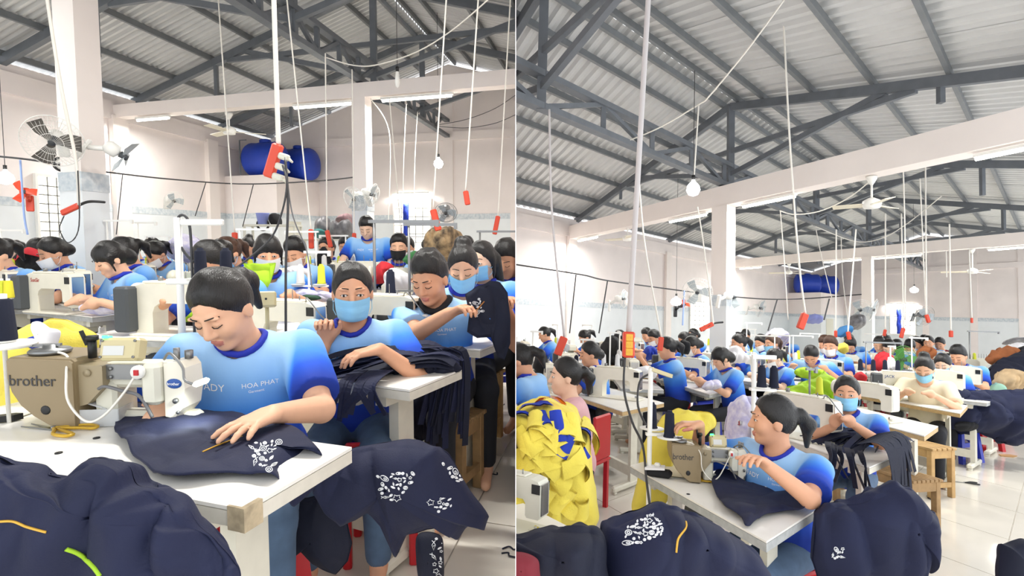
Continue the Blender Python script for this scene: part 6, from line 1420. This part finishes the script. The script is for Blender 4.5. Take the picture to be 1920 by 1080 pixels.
for i, x in enumerate((1116, 1123)): thread_cone(('left' if i == 0 else 'right') + ' one of two olive thread cones by the bottle, right hall', G(x, 740, .772), THREADY)
person('woman stretching her arm to the left behind the woman in pink, right hall', 1106, 664, 6.0, 100, Pose(lean=8, pitch=12, hyaw=0, rh=(.1, .5, .95), lh=(-.05, .42, .84)), 'bun', None, .012, 1); station('the woman stretching her arm, right hall', stand=None, x=.1)
CREW_B = [
 ('woman cut off by the left edge', 975, 676, 4.7, 70, WORK, 'pony', None, .010, None),
 ('far woman with a ponytail at the left wall', 1021, 618, 10.2, 100, WORK, 'pony', None, .013, dict(stand=.3)),
 ('second far woman along the left wall, head bowed', 1097, 623, 10.2, 110, WORK2, 'pony', None, .013, dict(stand=.3, machine='over')),
 ('far woman left of the hanging orange strip', 1163, 618, 11.0, 130, WORK2, 'fringe', None, .013, dict(stand=.3)),
 ('far man right of the hanging orange strip', 1213, 617, 11.6, 130, WORKM, 'short', None, .013, dict(stand=None)),
 ('far masked man sewing yellow trimmed cloth', 1227, 625, 10.2, 120, WORKM, 'short', 'w', .013, None),
 ('woman with raised hands behind the white reels', 1250, 653, 6.9, 100, Pose(lean=10, pitch=14, rh=(.12, .36, .95), lh=(-.02, .4, .95)), 'pony', None, .010, dict(stand=.2, cones=((-.08, THREADW), (.08, THREADW)))),
 ('far masked woman left of the side window', 1284, 629, 9.6, 110, WORK, 'pony', 'w', .013, dict(stand=None)),
 ('far woman under the side window', 1300, 616, 11.4, 130, LOOK, 'bun', None, .013, None),
 ('masked woman left of the tiled column', 1298, 649, 7.8, 108, WORK, 'bun', 'w', .010, dict(stand=None, x=.1)),
 ('masked woman in profile right of the tiled column', 1385, 640, 8.4, 112, LOOK, 'pony', 'w', .011, dict(stand=None)),
 ('far man seen from behind by the column', 1372, 622, 10.4, 40, WORKM, 'short', None, .013, None),
 ('far woman bent over near the side wall', 1385, 616, 12.0, 130, WORK2, 'pony', None, .014, dict(stand=.3)),
 ('far woman facing us near the side wall', 1398, 617, 12.4, 160, LOOK, 'bun', None, .014, None),
 ('far masked woman left of the lilac heap', 1427, 632, 9.6, 140, WORK, 'long', 'w', .013, dict(stand=None, machine='over')),
 ('brown haired masked woman in front of the lilac heap', 1447, 641, 8.6, 135, LOOK, 'pony', 'b', .012, dict(stand=None)),
 ('far masked woman right of the lilac heap', 1470, 619, 12.2, 150, WORK, 'bun', 'w', .014, dict(stand=.3)),
 ('woman bent low over lime cloth', 1521, 662, 7.6, 170, Pose(lean=26, pitch=48, rh=(.2, .42, .84), lh=(-.2, .42, .84)), 'bun', None, .010, dict(stand=.3, machine=None)),
 ('brown haired masked man facing us', 1557, 645, 8.2, 165, LOOK, 'short', 'w', .010, dict(stand=.25)),
 ('far masked worker behind the brown haired man', 1547, 640, 9.6, 150, WORK, 'short', 'w', .013, None),
 ('far woman left of the far column', 1594, 632, 9.8, 170, WORK, 'fringe', None, .013, dict(stand=.3, machine='over')),
 ('far man beside the blue sack', 1592, 615, 12.2, 160, WORKM, 'short', None, .014, None),
 ('dark haired boy right of the far column', 1649, 638, 10.0, 172, WORK, 'short', None, .012, dict(stand=None)),
 ('far worker with bowed head beside the green fan', 1667, 641, 9.8, 172, WORK2, 'short', None, .012, dict(stand=None, machine='over')),
 ('far worker behind the red cloth', 1682, 642, 10.4, 172, WORK2, 'fringe', None, .013, dict(stand=None)),
 ('far woman in a cream blouse below the barred window', 1706, 638, 11.0, 172, WORK2, 'fringe', None, .013, dict(stand=.3)),
 ('far long haired woman below the barred window', 1719, 633, 11.6, 150, WORK, 'long', None, .014, None),
 ('far woman sitting highest under the grey fan', 1733, 622, 12.4, 172, LOOK, 'pony', None, .014, dict(stand=None)),
 ('far smiling woman under the grey fan', 1741, 634, 11.4, 172, LOOK, 'pony', None, .013, dict(stand=None, machine='over')),
 ('far woman in a maroon blouse', 1762, 631, 11.6, 165, WORK, 'bun', None, .013, dict(stand=.4)),
 ('far worker behind the orange strips', 1661, 626, 12.2, 165, WORK, 'short', None, .014, None),
]
crew(CREW_B, 'right hall', 2)
# --- benches, stools and things on the floor
def bench_px(label, near, h, L, W, sl, mm):
    N = G(*near, h); y = Vector((0, 0, 1)).cross(EB); c = N + EB * L / 2 - y * W / 2; return bench(label, (c.x, c.y, 0), YB, L, W, h, sl, mm)
bench_px('pale wooden bench with end frames before the benched table, right hall', (1748, 842), .46, .9, .3, 5, WOODL)
bench_px('worn slatted wooden bench under the navy straps, right hall', (1712, 902), .4, .8, .3, 7, WOOD)
bs = G(1812, 868); bl = seat_stool('blue plastic stool with bags under it on the open floor, right hall', (bs.x, bs.y + .15, 0), .35, .46, BLUEP, .3)
heap('cloth_bundle', [(1790, 800), (1800, 790), (1820, 786), (1832, 796), (1828, 806), (1800, 808)], 6.4, .1, BLKC, 'black and white cloth bundle on the blue stool, right hall', 'cloth', n=60, m=16)
heap('plastic_bag', [(1798, 862), (1800, 835), (1810, 825), (1822, 840), (1820, 865), (1808, 868)], 6.7, .06, mat('pinkish_bag', '#b9a3a5', .5, col2='#8d8a8c', vscale=12), 'greyish pink bag under the blue stool, right hall', 'bag', n=60, m=16)
rs = G(1850, 845); seat_stool('red plastic stool behind the blue one, right hall', (rs.x, rs.y + .1, 0), .2, .46, REDP, .28)
rb = G(1875, 828); bk = thing('plastic_basin', 'red plastic basin on the open floor under navy cloth, right hall', 'basin', (rb.x, rb.y + .2, 0)); part(bk, 'basin_wall', REDP, lambda m: m.lathe([(.26, 0), (.31, .14), (.33, .15), (.3, .14), (.25, .02)], 6)); part(bk, 'basin_rim', REDP, lambda m: m.tube([(.325 * math.cos(a), .325 * math.sin(a), .15) for a in [kk * math.pi / 3 for kk in range(7)]], .014, 6))
scissors('black handled scissors lying on the open floor, right hall', tuple(G(1808, 906) + Vector((0, 0, .006))), math.radians(160), BLACK)
bp = G(1888, 855); mk = MB(); mk.rings([[(-.11, -.04, z), (.02, -.07, z), (.12, -.01, z), (.09, .05, z), (-.06, .05, z)] for z in (.001, .01)], 0, False); mk.build('cardboard_scrap', mat('cardboard', '#b48a5a', .8), None, Matrix.Translation(bp), label='small brown cardboard scrap on the open floor, right hall', cat='cardboard')
rnd = random.Random(3)
for i, (x, y, hh) in enumerate(((1772, 898, HB), (1815, 872, HB), (1745, 935, HB), (1745, 990, HB))):
    p = hh.G(x, y); mk = MB(); a = rnd.uniform(0, 3); ribbon(mk, [(-.05, 0, .004), (0, .02, .008), (.03, -.01, .004), (.06, .02, .004)], .012); mk.build('fabric_scrap', NAVYD, None, Matrix.Translation(p) @ Matrix.Rotation(a, 4, 'Z'), label='tiny navy fabric scrap on the open floor, right hall', cat='scrap', group='navy scraps on the right hall floor')
use(HA)
for i, (x, y) in enumerate(((912, 900), (950, 805), (955, 1030), (958, 1042), (925, 892), (940, 760))):
    p = HA.G(x, y); mk = MB(); a = rnd.uniform(0, 3); ribbon(mk, [(-.03, 0, .003), (0, .012, .006), (.02, -.008, .003), (.04, .012, .003)], .007); mk.build('fabric_scrap', NAVYD, None, Matrix.Translation(p) @ Matrix.Rotation(a, 4, 'Z'), label='tiny navy thread scrap on the open floor, left hall', cat='scrap', group='navy scraps on the left hall floor')
use(HB)
# --- other cloth heaps
for lab, out, d, mm, th, sd in (('lime green cloth hanging over a middle table', [(1468, 740), (1490, 722), (1520, 712), (1545, 700), (1560, 715), (1568, 745), (1576, 785), (1570, 830), (1510, 830), (1490, 770)], 5.6, LIME, .3, 3), ('pale white cloth heap behind the front woman', [(1362, 790), (1368, 760), (1380, 745), (1405, 742), (1420, 752), (1424, 800), (1430, 880), (1355, 880), (1358, 820)], 4.6, LILAC, .2, 4), ('lilac white cloth heap before the side wall', [(1432, 645), (1440, 625), (1450, 617), (1460, 625), (1470, 645), (1455, 655)], 10.5, LILAC, .5, 5),
    ('white cloth on the table of the profile woman', [(1360, 668), (1368, 652), (1385, 652), (1405, 672), (1395, 680), (1370, 678)], 7.6, WCLOTH, .15, 6), ('lilac cloth under the hands of the low bun woman', [(1315, 726), (1325, 716), (1345, 714), (1353, 724), (1340, 731), (1322, 731)], 6.2, LILAC, .12, 7), ('wide navy cloth heap at the right edge', [(1760, 790), (1775, 745), (1800, 735), (1850, 732), (1925, 738), (1935, 820), (1915, 832), (1880, 830), (1850, 812), (1800, 812)], 6.6, NAVY, .4, 8),
    ('khaki cloth heap at the right edge', [(1862, 722), (1872, 700), (1895, 693), (1915, 705), (1912, 730), (1890, 738)], 7.6, KHAKI, .25, 9), ('dark cloth below the khaki heap', [(1855, 745), (1862, 715), (1880, 715), (1925, 700), (1935, 745), (1890, 752)], 7.9, BLKC, .3, 10), ('rust brown cloth heap on the far right table', [(1852, 672), (1862, 658), (1885, 652), (1900, 665), (1904, 690), (1880, 692), (1860, 682)], 9.0, RUST, .3, 11), ('white cloth bundle at the far right edge', [(1888, 652), (1900, 643), (1918, 648), (1916, 662), (1898, 662)], 9.6, WCLOTH, .2, 12), ('black plastic sack at the right edge', [(1890, 690), (1905, 660), (1930, 650), (1940, 710), (1905, 715)], 8.8, BLKC, .3, 13),
    ('tall dark stack of cloth behind the khaki heap', [(1846, 790), (1850, 720), (1858, 690), (1880, 672), (1910, 660), (1945, 650), (1950, 790), (1900, 800)], 8.6, NAVYD, .35, 27), ('red and white cloth beside the green fan', [(1641, 690), (1642, 668), (1655, 660), (1668, 668), (1672, 690), (1655, 700)], 8.0, REDC, .2, 14), ('white cloth under the red one beside the green fan', [(1655, 695), (1660, 672), (1668, 672), (1674, 695), (1665, 705)], 7.9, WCLOTH, .15, 15), ('rust orange bundle behind the green fan', [(1722, 672), (1724, 655), (1735, 649), (1745, 658), (1744, 672)], 9.4, RUST, .2, 16), ('blue and yellow trimmed cloth bundle before the far man', [(1200, 672), (1208, 655), (1225, 650), (1232, 665), (1222, 675)], 8.4, ROYAL, .2, 17), ('black cloth heap in the middle left', [(1124, 672), (1126, 648), (1138, 632), (1155, 632), (1170, 655), (1168, 680), (1150, 688)], 8.0, BLKC, .3, 18), ('white and red cloth on the brown table', [(1185, 702), (1195, 690), (1215, 686), (1230, 695), (1228, 708), (1200, 708)], 6.4, WCLOTH, .15, 19),
    ('black cloth held left of the tiled column', [(1268, 655), (1275, 640), (1290, 642), (1294, 658), (1285, 665)], 7.4, BLKC, .15, 20), ('green lime cloth by the bent woman', [(1490, 700), (1500, 690), (1540, 694), (1545, 705), (1510, 710)], 7.0, LIME, .15, 21), ('yellow cloth beside the brown haired man', [(1570, 655), (1575, 643), (1588, 646), (1590, 660), (1578, 662)], 8.6, YELLOW, .15, 22), ('red cloth piece by the far column foot', [(1600, 730), (1602, 702), (1614, 700), (1616, 728), (1608, 735)], 6.6, REDC, .12, 23), ('mint green cloth behind the navy heap', [(1850, 745), (1858, 722), (1870, 720), (1880, 735), (1875, 750)], 7.3, mat('mint_cloth', '#8fb9a6', .85, var=.1), .15, 24), ('navy cloth lying along the cream woman\'s table', [(1775, 745), (1780, 728), (1810, 730), (1830, 742), (1815, 755), (1790, 758)], 6.5, NAVY, .12, 25), ('black bag cloth under the left tables', [(1000, 690), (1005, 668), (1020, 662), (1028, 680), (1020, 705)], 6.0, BLKC, .15, 26)):
    heap('cloth_heap', out, d, th, mm, lab + ', right hall', 'cloth', amp=min(.11, th * .42), sc=6.5, seed=sd, n=76, m=20)
wall_fan('green floor fan among the middle tables, right hall', P(1691, 674, 8.6), rotm(0, 0, .05), .21, mat('green_fan', '#5a9a48', .5), mat('green_fan', '#5a9a48', .5))
for lab, x, y, d, col_ in (('green boxed carton on the left table', 1012, 700, 7.0, '#2f5f45'), ('brown wooden tray of spools on the brown table', 1158, 690, 7.9, '#a8875c')):
    tp_ = P(x, y + 8, d); work_table('table carrying the ' + lab + ', right hall', tp_ + Vector((0, .08, 0)), 1.9, .95, .5, tp_.z, edge=WOODEDGE); t = thing('carton', lab + ', right hall', 'box', tp_); part(t, 'carton_walls:' + col_, mat('carton' + col_, col_, .7), lambda m: [m.box(c, s_) for c, s_ in (((0, 0, .01), (.22, .14, .02)), ((0, -.07, .05), (.22, .01, .1)), ((0, .07, .05), (.22, .01, .1)), ((.11, 0, .05), (.01, .14, .1)), ((-.11, 0, .05), (.01, .14, .1)))])
    part(t, 'carton_flap', mat('flap_white', '#d8dcd8', .7), lambda m: m.box((0, .05, .11), (.2, .01, .05), R=rotm(-.4)))
# --- thread frames of the back rows
for lab, px, py0, d, top, arm, mm in (('steel thread frame beside the red cloth', 1624, 720, 7.0, 640, .45, DSTEEL), ('white thread frame right of the green fan', 1710, 690, 7.4, 632, .2, None), ('white thread frame on the table right of the red cloth', 1670, 705, 7.0, 648, .05, None), ('white thread frame behind the woman in pink', 1092, 690, 6.2, 635, .12, None), ('white thread frame above the left machines', 998, 675, 6.2, 620, .1, None), ('white thread frame with white reels in the middle left', 1143, 690, 6.6, 622, .12, None), ('grey thread frame at the far right tables', 1818, 665, 9.5, 620, .5, DSTEEL), ('white thread frame behind the brown haired man', 1487, 660, 8.6, 628, .3, None), ('thin steel thread frame before the masked woman', 1518, 790, 4.6, 690, .05, DSTEEL), ('white thread frame by the far side wall', 1400, 640, 9.5, 604, .25, None)):
    p = P(px, py0, d); zt = P(px, top, d).z; thread_stand(lab + ', right hall', (p.x, p.y, .77), 0, max(.4, zt - .77), ((-.07, THREADN), (.09, THREADN)) if 'red cloth' in lab or 'pink' in lab else ((-.07, THREADW), (.09, THREADW)) if 'reels' in lab else ((.08, THREADY),), arm, material=mm)
for lab, x, y, d, yw in (('overlock machine at the far right tables', 1815, 672, 9.3, 3.0), ('second overlock machine at the far right tables', 1840, 668, 9.6, 3.0), ('cream machine at the left edge tables', 985, 648, 7.0, 1.2), ('cream machine on the wood table at the left', 1063, 660, 7.6, 1.6)):
    p = P(x, y, d); s = work_table('table carrying the ' + lab + ', right hall', p, yw, 1.1, .5, .77, edge=WOODEDGE); (overlock if 'overlock' in lab else lockstitch)(lab + ', right hall', s)
# --- cords and strips
mcord = mat('grey_conduit', '#c6c1c0', .6)
power_strip('big red power strip with yellow outlets on a thick grey conduit, right hall', P(1218, -40, 3.4), P(1179, 622, 3.4), .155, .0, .017, 1, mcord, w=.07, socket=True, tails=(([P(1172, 668, 3.4), P(1170, 730, 3.35), P(1185, 790, 3.2), P(1205, 835, 3.1), P(1212, 900, 2.9), P(1220, 960, 2.7)], CABLE, .007), ([P(1220, 700, 3.6), P(1200, 715, 3.6), P(1196, 760, 3.5), P(1212, 800, 3.4)], CABLE, .007)))
for lab, tp, bt_, d, L, w, tl, sg in (('orange strip tilted above the woman in pink', (1030, 205), (1058, 632), 5.0, .17, .07, .35, ((1035, 400),)), ('orange strip left of the tiled column', (1195, 285), (1240, 632), 6.6, .16, .06, .1, ((1208, 450),)), ('orange strip tilted in the middle of the hall', (1466, -30), (1510, 588), 6.2, .18, .075, .35, ((1480, 250), (1497, 480))), ('orange strip under the grey fan', (1735, 300), (1737, 590), 9.5, .14, .06, -.3, ()), ('slim orange strip at the right wall', (1817, 470), (1822, 596), 11, .1, .045, 0, ()), ('orange strip hanging before the right wall', (1780, 420), (1783, 620), 9.5, .11, .06, 0, ()), ('orange strip below the barred window', (1690, 400), (1694, 615), 9.8, .18, .06, .25, ()), ('small orange strip left of the blue towel', (1660, 400), (1660, 618), 10, .12, .05, .2, ()), ('orange strip right of the brown haired man', (1605, 430), (1590, 622), 9.2, .13, .06, -.2, ()), ('orange strip beside the far column foot', (1568, 430), (1567, 620), 10, .12, .05, 0, ())):
    power_strip(lab + ', right hall', P(*tp, d), P(*bt_, d), L, tl, .008 + d * .0004, 0, mcord if d < 5.5 else ROPE, w=w, sag=[P(*q, d) for q in sg])
for lab, pts in (('white cable hung from the roof to the girder', [(1470, 0, 5.0), (1400, 95, 5.4), (1330, 180, 6.0), (1310, 196, 6.2), (1235, 240, 6.8), (1172, 266, 7.2)]), ('white cord of the round bulb', [(1310, 197, 6.2), (1306, 260, 6.2), (1301, 335, 6.2)]), ('second white cable sagging below the fan', [(1462, 395, 9), (1490, 402, 9), (1540, 395, 8.6), (1600, 365, 8), (1665, 308, 7.4)]), ('third white cable sagging from the girder', [(1530, 425, 11), (1600, 452, 11), (1650, 448, 10.5), (1700, 420, 10), (1765, 368, 9)]), ('white cord hanging beside the ceiling fan', [(1693, 300, 8), (1697, 450, 8.4), (1697, 600, 9)]), ('white cord hanging right of the ceiling fan', [(1725, 335, 9), (1730, 450, 9.4), (1736, 590, 9.6)]), ('white cord by the far column', [(1577, 445, 12), (1580, 520, 12), (1590, 600, 11)]), ('white cord left of the tank', [(1463, 395, 9.5), (1470, 480, 10), (1478, 600, 10.5)]), ('white cord above the lilac heap', [(1530, 430, 12), (1540, 480, 12), (1560, 560, 12)]), ('white cord at the far right', [(1774, 470, 10), (1775, 520, 10)]), ('white cord by the tiled column', [(1308, 388, 7), (1318, 450, 7.4), (1330, 540, 7.6)])):
    cord(lab + ', right hall', [P(*q) for q in pts], .009)
cord('black cable strung along the side wall, right hall', [P(967, 496, 9), P(1090, 515, 10), P(1145, 527, 10.5), P(1300, 548, 12)], .014, CABLE)
cord('black cable strung before the water tank, right hall', [P(1370, 556, 12), P(1440, 561, 13), P(1510, 560, 14), P(1615, 552, 13)], .014, CABLE)
for x0, y0, x1, y1, lab in ((1080, 515, 1068, 625, 'first thick lead from the side wall cable'), (1139, 527, 1123, 625, 'second thin lead from the side wall cable'), (1457, 562, 1440, 620, 'third thin lead from the far cable'), (1555, 560, 1545, 600, 'fourth thin lead from the far cable')): cord(lab + ', right hall', [P(x0, y0, 10), P(x1, y1, 10)], .012, CABLE)
cord('blue cable beside the side window, right hall', [P(1283, 545, 9.5), P(1280, 610, 9.5)], .014, mat('blue_cable', '#9fb9ee', .5))
# --- fans
ceiling_fan('white ceiling fan under the near beam, right hall', on_beam(SB, .0, 1634, 3.44), .3, .42)
ceiling_fan('white ceiling fan by the side wall, right hall', P(1177, 418, 11.8), .28, .5); ceiling_fan('white ceiling fan under the far beam at the right, right hall', on_beam(SB, 9.5, 1820, 3.48), .5, .6); ceiling_fan('white ceiling fan over the far left corner, right hall', on_beam(SB, 9.5, 1480, 3.48), .25, .6)
wall_fan('white wall fan behind the thick conduit, right hall', P(1166, 560, 10.5), rotm(0, 0, 1.1), .17)
wall_fan('caged fan on the left of the tiled column, right hall', P(1308, 546, 8.5), rotm(0, 0, -.4) @ rotm(.35), .22); wall_fan('uncaged fan on the right of the tiled column, right hall', P(1372, 556, 9.0), rotm(0, 0, 1.9) @ rotm(.2), .2, cage=False)
wall_fan('caged wall fan before the side wall, right hall', P(1424, 577, 13), rotm(0, 0, .9) @ rotm(.3), .22); wall_fan('pair fan on the left of the far column, right hall', P(1612, 580, 14), rotm(0, 0, -.3) @ rotm(.4), .28); wall_fan('pair fan on the right of the far column, right hall', P(1634, 580, 14), rotm(0, 0, .9) @ rotm(.3), .28)
wall_fan('grey caged fan beside the orange strip, right hall', P(1730, 592, 13), rotm(0, 0, .1) @ rotm(.4), .25, DSTEEL); wall_fan('dark small fan by the side window, right hall', P(1281, 571, 11), rotm(0, 0, .4), .12, BLACK, ORANGE, cage=False)
power_strip('red power strip lashed to the tiled column, right hall', P(1330, 540, 7.6), P(1337, 607, 7.7), .2, 1.1, .014, 0, w=.06)
cord('black strap around the tiled column, right hall', [P(1318, 620, 7.7), P(1336, 607, 7.7), P(1355, 604, 7.8)], .016, BLACK, 'strap', 'strap')
# --- windows, tank room, bags
a0, z1 = SB.onwall(1293, 556); a1, z0 = SB.onwall(1325, 618); window('window_3', SB, FB[1], a0, a1, max(.8, z0), z1, 'barred window in the side wall left of the tiled column, right hall')
a0, z1 = SB.onfar(1670, 577); a1, z0 = SB.onfar(1717, 628); window('window_4', SB, FB[2], a0, a1, max(.7, z0), z1, 'barred bright window in the far wall, right hall', 5, 6, True)
use(HB); a, z_ = SB.onfar(1687, 580); tw = SB.pt(SB.s1 - .12, a, z_)
part(thing('blue_towel', 'dark blue cloth hanging in the bright far window, right hall', 'towel', tw), 'hanging_cloth:B', ROYAL, lambda m: m.rings([[(-.09 + .004 * math.sin(k), .02 * math.sin(k * 2), -k * .08), (.0, .03 * math.cos(k), -k * .08), (.09, .02 * math.sin(k + 1), -k * .08), (.09, .02 * math.sin(k + 1) + .02, -k * .08), (-.09, .02 * math.sin(k) + .03, -k * .08)] for k in range(14)], 0, True))
h, a0, t1 = tank_room(SB, 1478, 1540, 1582, 552, 'right hall')
tank('long blue water tank on the corner room, right hall', SB.pt(SB.s1 - 3.0, .8, h), math.atan2(SB.u.y, SB.u.x) + .9, .9, .42); tank('blue water tank behind the first on the corner room, right hall', SB.pt(SB.s1 - 1.6, 1.2, h), math.atan2(SB.u.y, SB.u.x) + .9, .9, .42)
for lab, out, d, mm in (('grey plastic bag heap left of the far column', [(1590, 612), (1592, 596), (1604, 590), (1616, 594), (1618, 612), (1604, 618)], 14, BAGT), ('blue plastic sack by the far column', [(1571, 630), (1572, 616), (1580, 612), (1588, 618), (1588, 630)], 11.5, mat('blue_sack', '#4f9ae0', .5)), ('grey plastic sheet bundle at the right wall', [(1886, 644), (1890, 636), (1905, 634), (1920, 640), (1920, 648)], 10, BAGT), ('lilac bucket and black bag on the far rack', [(1512, 604), (1514, 592), (1526, 590), (1538, 596), (1538, 606)], 14, mat('lilac_plastic', '#8d97d6', .5))):
    heap('plastic_bag', out, d, .3, mm, lab + ', right hall', 'bag', amp=.06, sc=4, seed=len(lab), n=60, m=16)
# ------------------------------------------------------------------ everything ends at the dividing board
def finish():
    bpy.context.view_layer.update()
    dead = []
    for o in list(COL.objects):
        if o.name.startswith('wall_middle') or o.type == 'CAMERA': continue
        key = HALL_OF.get(o.name)
        sgn = 1 if key == 'A' else -1
        if o.type == 'LIGHT':
            if o.matrix_world.translation.x * sgn > -.02: dead.append(o)
            continue
        if o.type != 'MESH': continue
        xs = [(o.matrix_world @ Vector(c)).x * sgn for c in o.bound_box]
        if max(xs) <= -.0008: continue
        if min(xs) >= -.0008: dead.append(o); continue
        me = o.data.copy() if o.data.users > 1 else o.data
        bm = bmesh.new(); bm.from_mesh(me)
        Mi = o.matrix_world.inverted(); co = Mi @ Vector((-.0008 * sgn, 0, 0)); no = (o.matrix_world.to_3x3().transposed() @ Vector((sgn, 0, 0))).normalized()
        g = bm.verts[:] + bm.edges[:] + bm.faces[:]
        bmesh.ops.bisect_plane(bm, geom=g, dist=1e-5, plane_co=co, plane_no=no, clear_outer=True)
        if not bm.faces: dead.append(o); bm.free(); continue
        bm.to_mesh(me); bm.free(); o.data = me
    for o in dead:
        for ch in list(o.children): dead.append(ch) if ch not in dead else None
    for o in dead:
        try: bpy.data.objects.remove(o)
        except ReferenceError: pass
    # a thing whose parts all lie behind the board is left out
    again = True
    while again:
        again = False
        for o in list(COL.objects):
            if o.type == 'EMPTY' and not o.children: bpy.data.objects.remove(o); again = True
finish()
